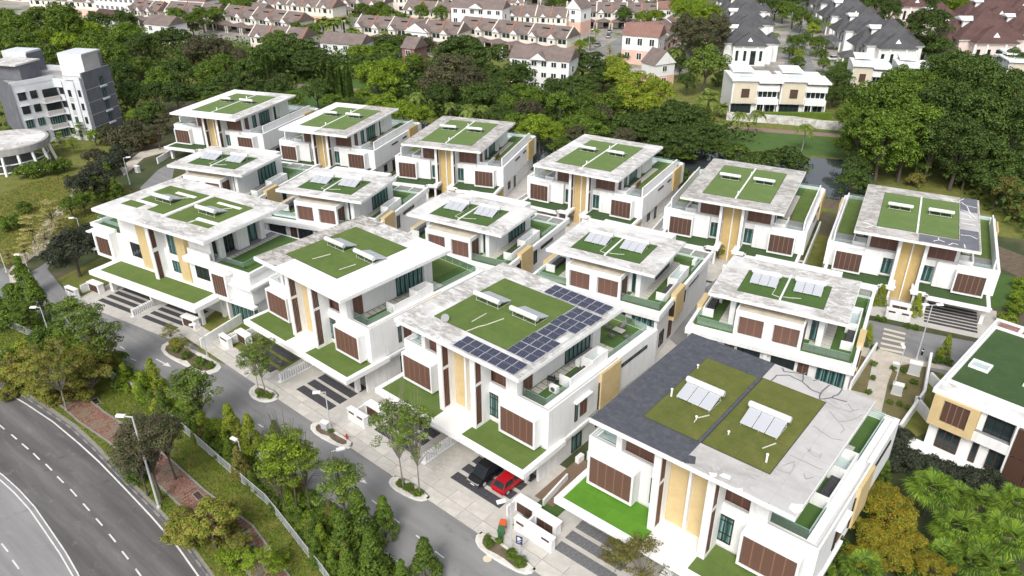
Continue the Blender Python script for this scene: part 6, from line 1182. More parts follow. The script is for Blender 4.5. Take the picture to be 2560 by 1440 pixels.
sheet('far_street', P2([(1480, 130), (1580, 78), (1640, 76), (1560, 120), (1530, 150)]), .03, 'asphalt'); sheet('far_street', P2([(1960, 175), (1965, 90), (2000, 60), (2040, 60), (2010, 100), (2040, 180)]), .03, 'asphalt'); sheet('far_street', P2([(860, 60), (1010, 40), (1030, 44), (890, 84)]), .03, 'asphalt'); sheet('far_street', P2([(1920, 30), (2700, 30), (2700, 36), (1920, 38)]), .03, 'concrete')
for i, (px, mt_, l_) in enumerate([((1494, 116), 'car_grey', 'silver car driving down the far street'), ((1521, 94), 'car_grey', 'grey car parked at the far street bend'), ((1558, 70), 'car_white', 'white car under a terrace car porch'), ((1540, 66), 'car_black', 'dark car under a terrace car porch'), ((1582, 66), 'car_white', 'white car at the right end of the car porches'), ((2085, 150), 'car_white', 'white car beside the nearest grey villa'), ((1523, 82), 'car_grey', 'maroon grey car behind the parked grey car')]):
    car(G(*px), [R(70), R(80), R(90), R(90), R(90), R(10), R(80)][i], mt_, l_, 4.6, 1.85, 1.5, 'sedan', None, simple=True)

# ------------------------------------------------------------------ trees: crowns of many small leaf faces
def leafmesh(name, centers, normals, sizes, asp=0.55, rs=None):
    """one rhombic leaf face (two folded triangles) per centre"""
    rs = rs or np.random.RandomState(1); n_ = len(centers)
    nr = normals + rs.normal(0, .34, (n_, 3)); nr /= np.linalg.norm(nr, axis=1)[:, None] + 1e-9
    t = rs.normal(0, 1, (n_, 3)); t -= (t * nr).sum(1)[:, None] * nr; t /= np.linalg.norm(t, axis=1)[:, None] + 1e-9; b_ = np.cross(nr, t)
    s = sizes[:, None]
    v = np.stack([centers - t * s, centers - b_ * s * asp + nr * s * .12, centers + t * s - nr * s * .25, centers + b_ * s * asp + nr * s * .12], 1).reshape(-1, 3)
    me = bpy.data.meshes.new(name); me.vertices.add(4 * n_); me.vertices.foreach_set('co', v.astype(np.float32).ravel())
    me.loops.add(4 * n_); me.loops.foreach_set('vertex_index', np.arange(4 * n_, dtype=np.int32)); me.polygons.add(n_)
    me.polygons.foreach_set('loop_start', np.arange(0, 4 * n_, 4, dtype=np.int32)); me.polygons.foreach_set('loop_total', np.full(n_, 4, dtype=np.int32)); me.update(calc_edges=True); return me
def clumps(rs, cents, rads, per, leaf, flat=1.0, upb=.5):
    C_, N_, S_z = [], [], []
    for c, r in zip(cents, rads):
        k = int(per * (r ** 2)); d_ = rs.normal(0, 1, (k, 3)); d_ /= np.linalg.norm(d_, axis=1)[:, None]; d_[:, 2] = np.where(rs.rand(k) < .72, np.abs(d_[:, 2]), d_[:, 2])
        rr = r * (.55 + .45 * rs.rand(k) ** .5); p = c + d_ * rr[:, None] * np.array([1, 1, flat]); nn = d_ + np.array([0, 0, upb]); C_.append(p); N_.append(nn); S_z.append(leaf * (.7 + .6 * rs.rand(k)))
    N = np.concatenate(N_); N /= np.linalg.norm(N, axis=1)[:, None]; return np.concatenate(C_), N, np.concatenate(S_z)
def crown_round(seed, R_=5.0, H=4.6, n_=70, rad=(1.0, 1.9), per=42, leaf=.30, shape='round', flat=.8):
    rs = np.random.RandomState(seed); cs, rds = [], []
    for i in range(n_):
        d_ = rs.normal(0, 1, 3); d_ /= np.linalg.norm(d_); d_[2] = d_[2] if rs.rand() < .3 else abs(d_[2]); f = .62 + .38 * rs.rand()
        lump = 1 + .18 * math.sin(3 * math.atan2(d_[1], d_[0]) + seed) + .12 * math.sin(5 * math.atan2(d_[1], d_[0]) + 2 * seed)
        if shape == 'dome': c = np.array([d_[0] * R_ * f * lump, d_[1] * R_ * f * lump, (abs(d_[2])) * H * f - .15 * H])
        elif shape == 'cone': z = rs.rand() ** 1.3; a = rs.rand() * 6.283; r = R_ * (1 - z) * (.75 + .25 * rs.rand()); c = np.array([math.cos(a) * r, math.sin(a) * r, (z - .42) * H * 2])
        else: c = np.array([d_[0] * R_ * f * lump, d_[1] * R_ * f * lump, d_[2] * H * f])
        cs.append(c); rds.append(rad[0] + (rad[1] - rad[0]) * rs.rand() * (1 if shape != 'cone' else .7))
    C_, N_, S_ = clumps(rs, cs, rds, per, leaf, flat); return leafmesh('crown', C_, N_, S_, rs=rs), cs
def trunk_mesh(cs, base, rt=.35, k=9, seed=0, fork=.45, r_end=.05):
    rs = random.Random(seed); mb = MB(); f = Vector((rs.uniform(-.3, .3), rs.uniform(-.3, .3), base * (1 - fork) * -1)) if False else Vector((rs.uniform(-.4, .4), rs.uniform(-.4, .4), -base * fork))
    mb.cyl((0, 0, -base), tuple(f), rt, rt * .7, 8)
    for c in rs.sample(list(cs), min(k, len(cs))):
        c = Vector(c); mid = f.lerp(c, .5) + Vector((0, 0, .12 * base)); mb.cyl(tuple(f), tuple(mid), rt * .5, rt * .25, 5); mb.cyl(tuple(mid), tuple(c), rt * .25, r_end, 4)
    return mb.mesh('trunk')
PROTO = {}
def proto(kind, k):
    key = (kind, k)
    if key in PROTO: return PROTO[key]
    sd = 11 + 17 * k + sum(map(ord, kind)); rs = np.random.RandomState(sd)
    if kind == 'round': cr, cs = crown_round(sd, 5, 4.2, 62, (.75, 1.75), 58, .25); tr = trunk_mesh(cs, 7.0, .4, 9, sd)
    elif kind == 'rain': cr, cs = crown_round(sd, 10, 6.0, 165, (.9, 2.1), 40, .30, 'dome', .42); tr = trunk_mesh(cs, 6.5, .75, 22, sd, .35)
    elif kind == 'tall': cr, cs = crown_round(sd, 5.5, 8, 105, (.8, 1.9), 50, .26, 'round', .8); tr = trunk_mesh(cs, 10, .45, 14, sd)
    elif kind == 'cone': cr, cs = crown_round(sd, 1.6, 2.6, 90, (.35, .6), 330, .11, 'cone', 1.0); tr = trunk_mesh(cs, 2.6, .12, 3, sd)
    elif kind == 'fine': cr, cs = crown_round(sd, 3.2, 2.5, 85, (.45, 1.0), 190, .12, 'round', .8); tr = trunk_mesh(cs, 4.2, .2, 26, sd, .5, .03)
    elif kind == 'bush': cr, cs = crown_round(sd, 1.5, 1.1, 40, (.35, .65), 260, .12); tr = trunk_mesh(cs, 1.1, .1, 5, sd)
    elif kind == 'orange': cr, cs = crown_round(sd, 3.6, 2.0, 55, (.5, 1.0), 170, .16, 'round', .6); tr = trunk_mesh(cs, 5.0, .22, 22, sd, .5, .03)
    elif kind == 'feather':   # layered open crown with visible twigs
        cs, rds = [], []
        for i in range(46):
            z = rs.rand() ** .8; a = rs.rand() * 6.283; r = 3.4 * (.25 + .75 * rs.rand()) * (1 - .65 * z); cs.append(np.array([math.cos(a) * r, math.sin(a) * r, -1.5 + 4.2 * z])); rds.append(.55 + .45 * rs.rand())
        C_, N_, S_ = clumps(rs, cs, rds, 150, .135, .32, 1.2); cr = leafmesh('crown', C_, N_, S_, .4, rs); tr = trunk_mesh(cs, 4.0, .12, 40, sd, .45, .015)
    elif kind == 'sparse':
        cs, rds = [], []
        for i in range(52):
            z = rs.rand() ** .8; a = rs.rand() * 6.283; r = 3.6 * (.3 + .7 * rs.rand()) * (1 - .55 * z); cs.append(np.array([math.cos(a) * r, math.sin(a) * r, -1.4 + 4.4 * z])); rds.append(.4 + .4 * rs.rand())
        C_, N_, S_ = clumps(rs, cs, rds, 210, .12, .38, .9); cr = leafmesh('crown', C_, N_, S_, .4, rs); tr = trunk_mesh(cs, 4.2, .10, 34, sd, .5, .008)
    elif kind == 'tier':
        cs, rds = [], []
        for lv in range(5):
            for i in range(11): a = rs.rand() * 6.283; r = (3.0 - .5 * lv) * (.3 + .7 * rs.rand()); cs.append(np.array([math.cos(a) * r, math.sin(a) * r, -1.6 + lv * 1.0])); rds.append(.55)
        C_, N_, S_ = clumps(rs, cs, rds, 150, .12, .14, 2.0); cr = leafmesh('crown', C_, N_, S_, .5, rs); tr = trunk_mesh(cs, 3.6, .1, 30, sd, .3, .015)
    elif kind == 'weep':
        n_ = 2600; a = rs.rand(n_) * 6.283; z = rs.rand(n_); r = (1.1 + .5 * np.sin(a * 5 + k)) * (z * .4 + .6) * np.sqrt(1.05 - z) * 1.25
        C_ = np.stack([np.cos(a) * r, np.sin(a) * r, (z - .5) * 9.0], 1); N_ = np.stack([np.cos(a), np.sin(a), -.4 + 0 * a], 1); cr = leafmesh('crown', C_, N_, .26 + .12 * rs.rand(n_), .35, rs); tr = MB().cyl((0, 0, -5.5), (0, 0, 4), .2, .08, 6).mesh('trunk')
    elif kind in ('palm', 'oilpalm', 'fan'):
        V, F = [], []; nf = {'palm': 16, 'oilpalm': 30, 'fan': 40}[kind]; L0 = {'palm': 3.2, 'oilpalm': 4.6, 'fan': 1.25}[kind]
        for i in range(nf):
            a = 6.283 * i / nf + rs.rand() * .3; el = rs.uniform(-.25, 1.15) if kind != 'palm' else rs.uniform(-.1, 1.0); L = L0 * (.8 + .3 * rs.rand())
            if kind == 'fan':
                st = Vector((math.cos(a) * math.cos(el), math.sin(a) * math.cos(el), math.sin(el))); hub = st * (.55 + .7 * rs.rand()); side = Vector((-math.sin(a), math.cos(a), 0)); upv = st.cross(side).normalized() * -1
                for j in range(23):
                    th = -1.55 + 3.1 * j / 22; dr = (st * math.cos(th) + side * math.sin(th)).normalized(); tip = hub + dr * L * (1 - .18 * abs(th)) * (1 if j % 2 else .88) + Vector((0, 0, -.34 * L)); w = side * .026 * math.cos(th) + st * .026 * math.sin(th) * -1
                    mid = hub + dr * L * .55 + upv * .06; b0 = len(V); V += [tuple(hub), tuple(mid - w * 1.3), tuple(tip), tuple(mid + w * 1.3)]; F.append((b0, b0 + 1, b0 + 2, b0 + 3))
            else:
                hd = Vector((math.cos(a), math.sin(a), 0)); side = Vector((-math.sin(a), math.cos(a), 0)); pts = []
                for j in range(9): t = j / 8; pts.append(hd * (L * t * math.cos(el) * (1 - .1 * t)) + Vector((0, 0, L * (math.sin(el) * t - (.75 if kind == 'palm' else .55) * t * t))))
                for j in range(1, 9):
                    p = pts[j]; q = pts[j - 1]; ll = .75 * (L0 / 3.2) * math.sin(math.pi * (.12 + .85 * j / 9)) + .15
                    for sub in (0, .5):
                        pp = p.lerp(q, sub)
                        for s_ in (-1, 1):
                            e_ = pp + side * s_ * ll + (p - q) * .8 + Vector((0, 0, -.35 * ll)); w = (p - q).normalized() * .17 * (L0 / 3.2); b0 = len(V); V += [tuple(pp - w), tuple(pp + w), tuple(e_)]; F.append((b0, b0 + 1, b0 + 2))
        cr = bpy.data.meshes.new('crown'); cr.from_pydata(V, [], F); cr.update(); hb_ = {'palm': 6.5, 'oilpalm': 5.5, 'fan': 2.6}[kind]; tr = MB().cyl((0, 0, -hb_), (.15, .1, -hb_ * .4), {'palm': .16, 'oilpalm': .38, 'fan': .14}[kind], {'palm': .13, 'oilpalm': .36, 'fan': .13}[kind], 8).cyl((.15, .1, -hb_ * .4), (0, 0, 0), {'palm': .13, 'oilpalm': .36, 'fan': .13}[kind], .1, 8).mesh('trunk')
    PROTO[key] = (cr, tr); return PROTO[key]
BASEH = {'round': 7.0, 'rain': 6.5, 'tall': 10, 'cone': 2.6, 'bush': 1.1, 'fine': 4.2, 'orange': 5.0, 'feather': 4.0, 'sparse': 4.2, 'tier': 3.6, 'weep': 5.5, 'palm': 6.5, 'oilpalm': 5.5, 'fan': 2.6}
RAD = {'round': 5.6, 'rain': 11, 'tall': 6.2, 'cone': 1.9, 'bush': 1.8, 'fine': 3.6, 'orange': 4.0, 'feather': 3.6, 'sparse': 3.8, 'tier': 3.2, 'weep': 1.3, 'palm': 2.5, 'oilpalm': 3.9, 'fan': 2.2}
NV = {'round': 5, 'rain': 4, 'tall': 3, 'cone': 3, 'bush': 3, 'fine': 3, 'orange': 3, 'feather': 4, 'sparse': 3, 'tier': 2, 'weep': 2, 'palm': 3, 'oilpalm': 2, 'fan': 3}
WORD = {'round': ('round_tree', 'tree', 'rounded tree'), 'rain': ('umbrella_tree', 'tree', 'spreading umbrella tree'), 'tall': ('tall_tree', 'tree', 'tall leafy tree'), 'cone': ('conical_shrub', 'shrub', 'cone shaped shrub'), 'bush': ('bush', 'bush', 'bush'), 'fine': ('leafy_tree', 'tree', 'small leaved tree'), 'orange': ('twiggy_tree', 'tree', 'twiggy tree'),
        'feather': ('feathery_tree', 'tree', 'feathery layered tree'), 'sparse': ('young_tree', 'tree', 'thin young tree'), 'tier': ('tiered_tree', 'tree', 'tiered tree'), 'weep': ('weeping_tree', 'tree', 'narrow weeping tree'), 'palm': ('coconut_palm', 'palm', 'coconut palm'), 'oilpalm': ('feather_palm', 'palm', 'thick feather palm'), 'fan': ('fan_palm', 'palm', 'fan palm')}
CW = {'leaf_mid': 'mid green', 'leaf_dark': 'dark green', 'leaf_bright': 'bright green', 'leaf_yellow': 'yellow green', 'leaf_gold': 'golden yellow', 'leaf_brown': 'brownish', 'leaf_rust': 'rust and green', 'leaf_purple': 'blackish green', 'leaf_feather': 'fresh green', 'leaf_palm': 'green', 'leaf_fan': 'glossy green', 'leaf_pale': 'pale cream yellow', 'leaf_red': 'red flowering', 'leaf_olive': 'olive green', 'leaf_dry': 'dry brown'}
TREES = []; trc = 0
def tree(px, py, r, kind, leaf, where, foot=None, wide=1.0):
    """crown centre seen at (px,py) with radius r photo pixels; the tree stands on the ground"""
    global trc
    trc += 1; rnd = random.Random(trc * 31)
    # scale and distance settle together: crown centre height = scale * trunk height
    s_ = 1.0; base = None
    if foot:
        f_ = G(*foot); lo, hi = .2, 25
        for _ in range(40):
            mid = (lo + hi) / 2; v_ = Vector((f_.x, f_.y, mid - CAMZ)); yy = 720 - FPX * v_.dot(up) / v_.dot(fwd)
            if yy > py: lo = mid
            else: hi = mid
        base = lo
    for _ in range(12):
        hc = min(BASEH[kind] * s_, 30) if base is None else base
        g = G(px, py, hc); dist = (g - Vector((0, 0, CAMZ))).length; s_ = r * dist / FPX / RAD[kind]
    hc = BASEH[kind] * s_ if base is None else base
    g = G(px, py, hc) if not foot else f_.copy(); k = rnd.randrange(NV[kind]); cr, tr = proto(kind, k)
    nm, cat, _w = WORD[kind]; e = empty(nm, (g.x, g.y, 0), rnd.uniform(0, 6.28), None, cat, None)
    zs = hc / BASEH[kind]
    e.scale = (s_ * wide * rnd.uniform(.94, 1.06), s_ * wide * rnd.uniform(.94, 1.06), s_ * rnd.uniform(.9, 1.08)); 
    hz = hc / e.scale[2]
    o = put('crown', cr, leaf, e, loc=(0, 0, hz)); t_ = put('trunk', tr, 'bark_pale' if kind in ('sparse', 'palm') else 'bark', e, loc=(0, 0, 0))
    t_.scale = (1, 1, hz / BASEH[kind]) ; t_.location = (0, 0, hz)
    TREES.append((e, kind, leaf, where, px, py, r)); return e
W_ = 'behind the apartment block'
T_LIST = [
 (W_, 'leaf_mid', [(40,75,40,'round'),(100,55,36,'round'),(60,115,36,'round'),(20,110,34,'round'),(235,120,40,'round'),(270,150,42,'round'),(320,90,40,'round'),(10,60,34,'round'),(165,75,40,'tall'),(120,150,36,'round'),(350,175,36,'round')]),
 (W_, 'leaf_bright', [(150,45,30,'round'),(195,75,38,'round'),(170,110,34,'round'),(130,95,34,'round'),(230,85,30,'round')]),
 (W_, 'leaf_dark', [(370,115,34,'round'),(245,60,30,'round'),(300,190,38,'round'),(330,240,38,'round'),(390,240,36,'round'),(380,290,36,'round'),(350,120,34,'round'),(310,55,30,'round')]),
 ('left of the back row', 'leaf_dark', [(430,95,44,'rain'),(450,190,40,'round'),(480,140,34,'round'),(500,235,52,'rain'),(580,215,62,'rain'),(440,235,36,'round'),(620,180,36,'round')]),
 ('left of the back row', 'leaf_mid', [(400,205,36,'round'),(540,250,40,'rain'),(520,190,38,'round'),(560,165,36,'round')]),
 ('left of the back row', 'leaf_brown', [(495,130,42,'round'),(545,130,38,'round'),(600,150,30,'round'),(350,320,34,'bush'),(320,335,34,'bush')]),
 ('at the top left edge', 'leaf_mid', [(480,58,26,'round'),(505,45,26,'round'),(440,40,22,'round'),(560,18,22,'round'),(610,22,26,'round'),(590,8,22,'round'),(540,40,24,'round'),(640,30,20,'round'),(400,20,16,'round')]),
 ('behind the apartment block roof', 'leaf_palm', [(372,118,20,'oilpalm'),(420,190,24,'oilpalm'),(622,130,30,'oilpalm'),(480,170,18,'palm')]),
 ('around the lawn by the apartment block', 'leaf_bright', [(100,305,32,'tier'),(340,300,26,'round'),(200,325,22,'tier'),(150,350,22,'tier'),(180,360,20,'tier'),(235,340,18,'round')]),
 ('around the lawn by the apartment block', 'leaf_brown', [(300,350,34,'bush'),(345,355,32,'bush'),(390,330,32,'orange'),(270,340,30,'bush'),(400,300,30,'orange'),(240,400,32,'bush')]),
 ('around the lawn by the apartment block', 'leaf_red', [(375,345,18,'bush'),(362,352,14,'bush')]),
 ('left of the corner house', 'leaf_purple', [(275,415,36,'bush'),(240,450,40,'round'),(200,470,34,'round'),(180,625,52,'round'),(225,590,34,'round'),(140,640,34,'bush'),(300,385,26,'bush')]),
 ('left of the corner house', 'leaf_mid', [(175,515,24,'round'),(205,505,26,'round'),(250,475,22,'cone'),(275,450,22,'cone'),(290,480,20,'cone'),(35,330,18,'bush'),(85,425,26,'bush'),(120,420,26,'bush'),(60,430,22,'bush'),(155,415,22,'bush'),(60,520,20,'bush'),(20,560,24,'bush'),(30,730,24,'bush'),(50,680,18,'bush')]),
 ('beside the pale park path at left', 'leaf_pale', [(130,535,40,'tier'),(75,570,34,'tier'),(60,620,30,'tier'),(110,590,26,'tier'),(150,565,26,'tier'),(20,640,20,'tier')]),
 ('in the central wood', 'leaf_dark', [(720,130,75,'rain'),(775,160,55,'rain'),(665,150,45,'round'),(700,220,40,'round'),(790,230,38,'round'),(690,260,34,'round'),(1010,110,50,'rain'),(940,110,36,'rain'),(1160,145,100,'rain'),(1215,190,52,'rain'),(1240,240,46,'round'),(1190,240,44,'round'),(1100,240,40,'round'),(1250,290,36,'round'),(880,270,34,'round'),(905,160,34,'round'),(1290,190,44,'round')]),
 ('in the central wood', 'leaf_mid', [(700,100,46,'rain'),(750,95,40,'rain'),(830,260,30,'round'),(960,130,42,'rain'),(1030,165,36,'round'),(1270,270,38,'round'),(1300,240,36,'round'),(730,260,36,'round'),(640,260,30,'round'),(980,70,24,'round')]),
 ('in the central wood', 'leaf_bright', [(925,185,42,'round'),(975,180,42,'round'),(950,210,42,'round'),(910,245,30,'round'),(965,270,44,'round'),(1010,285,40,'round'),(1045,295,36,'round'),(900,140,30,'round')]),
 ('in the central wood', 'leaf_brown', [(1130,190,58,'round'),(1090,215,46,'round'),(1180,215,50,'round'),(975,105,34,'rain'),(1060,120,34,'round'),(1170,120,36,'round'),(690,200,30,'orange'),(1320,280,40,'round')]),
 ('behind the second back row house', 'leaf_dark', [(829,215,13,'weep'),(850,221,13,'weep'),(872,228,13,'weep'),(672,185,12,'weep')]),
 ('at the edge of the central wood', 'leaf_palm', [(1040,238,22,'palm'),(1125,262,20,'palm'),(1172,268,26,'palm'),(1207,268,18,'palm')]),
 ('before the far terraces', 'leaf_palm', [(805,52,22,'oilpalm'),(832,55,24,'oilpalm'),(858,52,22,'oilpalm'),(882,78,22,'oilpalm'),(893,90,18,'oilpalm'),(812,92,14,'palm'),(838,82,14,'palm'),(960,80,12,'palm'),(1040,95,12,'palm'),(1085,115,13,'palm'),(1115,112,12,'palm'),(1230,65,16,'palm'),(1410,85,10,'palm'),(1350,120,12,'palm'),(1490,75,12,'palm'),(880,35,10,'palm')]),
 ('between the far terrace rows', 'leaf_mid', [(950,30,28,'round'),(975,38,26,'round'),(930,40,20,'round'),(1055,38,20,'tall'),(1103,38,20,'tall'),(905,25,20,'round'),(1010,45,14,'round'),(780,80,24,'round'),(740,75,22,'round'),(905,60,16,'round'),(1400,10,20,'round'),(1085,8,22,'round'),(1060,4,20,'round'),(1250,2,20,'round')]),
 ('between the far terrace rows', 'leaf_dark', [(1380,14,18,'round'),(1050,8,16,'round'),(640,6,22,'round'),(1560,40,24,'round'),(1620,25,24,'round'),(1650,12,18,'round')]),
 ('by the far street', 'leaf_bright', [(1430,95,22,'round'),(1410,110,18,'round'),(1450,115,18,'round'),(1640,45,24,'round'),(1610,48,22,'round')]),
 ('by the far street', 'leaf_mid', [(1562,143,20,'bush'),(1622,150,16,'bush'),(1405,125,16,'bush'),(1475,105,16,'round')]),
 ('by the far street', 'leaf_pale', [(1524,125,18,'tier')]),
 ('before the pedimented white house', 'leaf_dark', [(1455,165,72,'rain'),(1400,195,46,'rain'),(1510,200,50,'rain'),(1440,215,50,'rain'),(1390,235,44,'round'),(1300,200,36,'round')]),
 ('before the pedimented white house', 'leaf_mid', [(1330,250,40,'round'),(1400,265,42,'round'),(1460,260,40,'round'),(1290,310,34,'round'),(1480,300,40,'round')]),
 ('right of picture centre', 'leaf_yellow', [(1590,225,56,'round'),(1550,190,40,'round'),(1640,235,44,'round'),(1570,250,46,'round'),(1620,265,40,'round'),(1540,175,32,'round'),(1530,160,24,'round')]),
 ('behind the fourth back row house', 'leaf_bright', [(1350,325,46,'round'),(1385,340,38,'round'),(1320,330,34,'round')]),
 ('behind the fourth back row house', 'leaf_dark', [(1690,300,80,'rain'),(1610,320,62,'rain'),(1760,340,60,'rain'),(1560,310,46,'rain'),(1540,340,44,'rain'),(1690,355,76,'rain'),(1800,370,46,'rain'),(1640,375,56,'rain')]),
 ('behind the fourth back row house', 'leaf_mid', [(1530,260,40,'round'),(1480,330,40,'round'),(1440,320,38,'round'),(1730,290,50,'rain'),(1410,370,34,'round'),(1700,385,40,'rain'),(1840,385,34,'bush')]),
 ('behind the fourth back row house', 'leaf_brown', [(1500,290,34,'round'),(1450,345,34,'round'),(1560,345,30,'round')]),
 ('left of the grey villas', 'leaf_bright', [(1715,40,34,'round'),(1750,45,34,'round'),(1700,20,30,'round'),(1780,40,30,'round'),(1740,20,30,'round')]),
 ('left of the grey villas', 'leaf_brown', [(1735,105,42,'tall'),(1790,90,38,'tall'),(1710,85,34,'tall')]),
 ('left of the grey villas', 'leaf_feather', [(1765,165,52,'round')]),
 ('left of the grey villas', 'leaf_dark', [(1700,165,26,'round'),(1690,140,24,'round'),(1720,205,26,'round'),(1740,120,30,'round'),(1800,200,24,'bush')]),
 ('near the river wall', 'leaf_palm', [(1775,238,32,'oilpalm'),(1850,285,20,'palm'),(1895,282,22,'palm'),(1805,265,20,'oilpalm'),(2015,318,22,'palm'),(1690,128,18,'palm')]),
 ('near the river wall', 'leaf_red', [(1850,256,16,'bush'),(1885,258,18,'bush'),(1905,266,12,'bush')]),
 ('on the far river bank', 'leaf_dark', [(1965,400,44,'bush'),(1925,405,38,'bush'),(1995,415,36,'bush'),(1890,410,40,'bush'),(2135,460,40,'round'),(2165,480,36,'bush'),(1870,425,30,'bush'),(1700,440,30,'bush'),(2140,420,34,'round')]),
 ('along the villa lane', 'leaf_mid', [(1985,35,26,'round'),(2005,48,24,'round'),(1960,25,24,'round'),(1985,110,22,'round'),(2010,100,20,'round'),(2045,112,22,'round'),(2055,135,14,'round'),(1993,158,22,'bush'),(2035,60,18,'round'),(2100,175,24,'round'),(2060,160,16,'round'),(2470,30,24,'round'),(1975,130,14,'round')]),
 ('along the villa lane', 'leaf_yellow', [(2034,75,18,'round'),(2000,135,14,'round')]),
 ('along the villa lane', 'leaf_palm', [(1936,85,14,'palm'),(2065,58,12,'palm'),(2085,62,12,'palm')]),
 ('beside the cream modern pair', 'leaf_dark', [(2092,205,30,'tall'),(2110,230,26,'round'),(2080,240,24,'round'),(2230,180,30,'bush')]),
 ('beside the cream modern pair', 'leaf_pale', [(2090,240,22,'tier')]),
 ('among the maroon villas', 'leaf_dark', [(2320,80,44,'tall'),(2345,120,34,'round'),(2225,40,26,'tall'),(2290,120,30,'round'),(2240,65,20,'round')]),
 ('among the maroon villas', 'leaf_bright', [(2400,22,28,'round'),(2420,52,20,'round'),(2380,30,20,'round')]),
 ('among the maroon villas', 'leaf_brown', [(2520,90,22,'round')]),
 ('along the top right edge', 'leaf_dark', [(1900,10,26,'round'),(1940,18,24,'round'),(1870,5,24,'round'),(2150,14,26,'round'),(2190,12,26,'round'),(2340,12,30,'round'),(2300,5,24,'round'),(2370,8,26,'round'),(2440,8,24,'round'),(2520,6,26,'round'),(2556,20,24,'round'),(2060,5,24,'round'),(2100,6,22,'round'),(2230,8,24,'round'),(1980,6,22,'round'),(2020,4,22,'round')]),
 ('in the big right wood', 'leaf_mid', [(2180,300,66,'tall'),(2230,270,60,'tall'),(2150,340,50,'tall'),(2270,330,64,'tall'),(2120,300,34,'round'),(2210,360,60,'tall'),(2300,260,50,'tall'),(2250,230,44,'tall'),(2120,360,34,'round'),(2340,230,44,'tall'),(2180,395,40,'round'),(2260,390,50,'round')]),
 ('in the big right wood', 'leaf_bright', [(2195,240,34,'round'),(2150,265,30,'round'),(2310,400,22,'round')]),
 ('in the big right wood', 'leaf_dark', [(2370,210,56,'tall'),(2430,240,62,'tall'),(2350,300,66,'tall'),(2430,330,66,'tall'),(2480,280,60,'tall'),(2520,220,50,'round'),(2530,340,56,'tall'),(2400,380,54,'tall'),(2480,400,52,'round'),(2545,420,46,'round'),(2420,420,40,'round'),(2330,370,50,'tall'),(2450,180,44,'round'),(2390,160,36,'round'),(2540,160,40,'round'),(2350,165,34,'round'),(2560,290,50,'round'),(2500,460,40,'round')]),
 ('in the big right wood', 'leaf_olive', [(2400,200,44,'round'),(2480,215,36,'round'),(2540,260,36,'round'),(2470,350,34,'round'),(2520,480,36,'round'),(2550,530,30,'bush'),(2290,450,24,'bush')]),
 ('in the fence hedge', 'leaf_feather', [(255,835,78,'feather',(275,945)),(505,985,84,'feather',(505,1075)),(885,1215,78,'feather',(870,1330)),(200,790,50,'feather',(205,880))]),
 ('in the fence hedge', 'leaf_bright', [(735,1135,84,'feather',(745,1290)),(700,1180,60,'feather',(720,1290)),(785,1160,60,'feather',(780,1290)),(680,1130,40,'feather',(700,1260)),(360,965,26,'cone'),(120,900,26,'bush')]),
 ('in the fence hedge', 'leaf_yellow', [(577,1065,34,'cone'),(625,1085,34,'cone'),(60,870,28,'bush'),(190,885,28,'bush'),(385,945,30,'cone'),(40,950,26,'bush')]),
 ('in the fence hedge', 'leaf_mid', [(60,790,42,'feather'),(130,830,34,'bush'),(90,750,34,'cone'),(200,920,34,'bush'),(290,900,30,'bush'),(320,940,30,'bush'),(300,960,24,'bush'),(355,985,18,'cone'),(378,1000,16,'cone'),(410,1015,26,'cone'),(345,950,24,'bush'),(440,1040,26,'bush'),(490,1080,18,'cone'),(520,1095,16,'cone'),(555,1135,20,'bush'),(590,1150,20,'bush'),(628,1200,17,'cone'),(690,1265,22,'bush'),(740,1300,26,'bush'),(790,1380,26,'cone'),(60,700,30,'cone'),(10,800,36,'bush'),(20,900,30,'bush'),(160,850,34,'bush'),(100,860,36,'bush'),(720,1240,20,'cone'),(760,1330,20,'bush'),(830,1410,24,'cone'),(650,1225,16,'bush')]),
 ('in the hedge along the front street', 'leaf_mid', [(900,1310,56,'cone'),(860,1340,50,'cone'),(960,1300,40,'cone'),(930,1390,48,'cone'),(1062,1400,46,'cone'),(815,1290,34,'bush'),(780,1250,30,'bush'),(870,1420,40,'cone'),(690,1090,26,'cone'),(1005,1440,30,'cone'),(800,1400,26,'bush')]),
 ('on the road verge', 'leaf_purple', [(455,1055,20,'bush')]),
 ('on the road verge', 'leaf_dark', [(470,1065,20,'bush'),(310,1140,30,'bush'),(340,1190,30,'bush'),(470,1040,26,'bush')]),
 ('on the road verge', 'leaf_brown', [(385,1105,74,'fine',(405,1250)),(330,1150,46,'fine',(370,1240)),(440,1080,48,'fine',(440,1200))]),
 ('on the road verge', 'leaf_rust', [(165,925,80,'sparse',(168,1030)),(215,940,50,'orange'),(90,930,60,'orange'),(40,950,40,'bush'),(240,880,50,'orange'),(110,970,40,'bush'),(530,1300,70,'orange',(540,1370)),(480,1340,40,'bush'),(440,1330,36,'bush'),(560,1290,40,'orange'),(600,1360,34,'orange'),(450,1290,26,'bush'),(215,985,24,'bush'),(20,985,22,'bush'),(130,1000,22,'bush'),(60,900,36,'bush'),(230,900,40,'orange')]),
 ('on the road verge', 'leaf_olive', [(470,1310,34,'bush'),(180,970,40,'bush'),(30,930,40,'bush'),(560,1330,38,'bush'),(90,900,30,'bush')]),
 ('on the road verge', 'leaf_bright', [(650,1415,60,'sparse'),(600,1400,36,'bush'),(690,1400,30,'bush'),(560,1390,26,'bush')]),
 ('on a street island', 'leaf_feather', [(655,890,62,'sparse',(668,995)),(640,900,48,'sparse',(648,985)),(1000,1060,84,'sparse',(1010,1225)),(1055,1080,80,'sparse',(1050,1240))]),
 ('on a street island', 'leaf_rust', [(425,830,26,'sparse'),(460,865,24,'sparse'),(440,860,20,'bush')]),
 ('before the dark roofed house', 'leaf_olive', [(1600,1400,86,'sparse'),(1540,1390,50,'sparse')]),
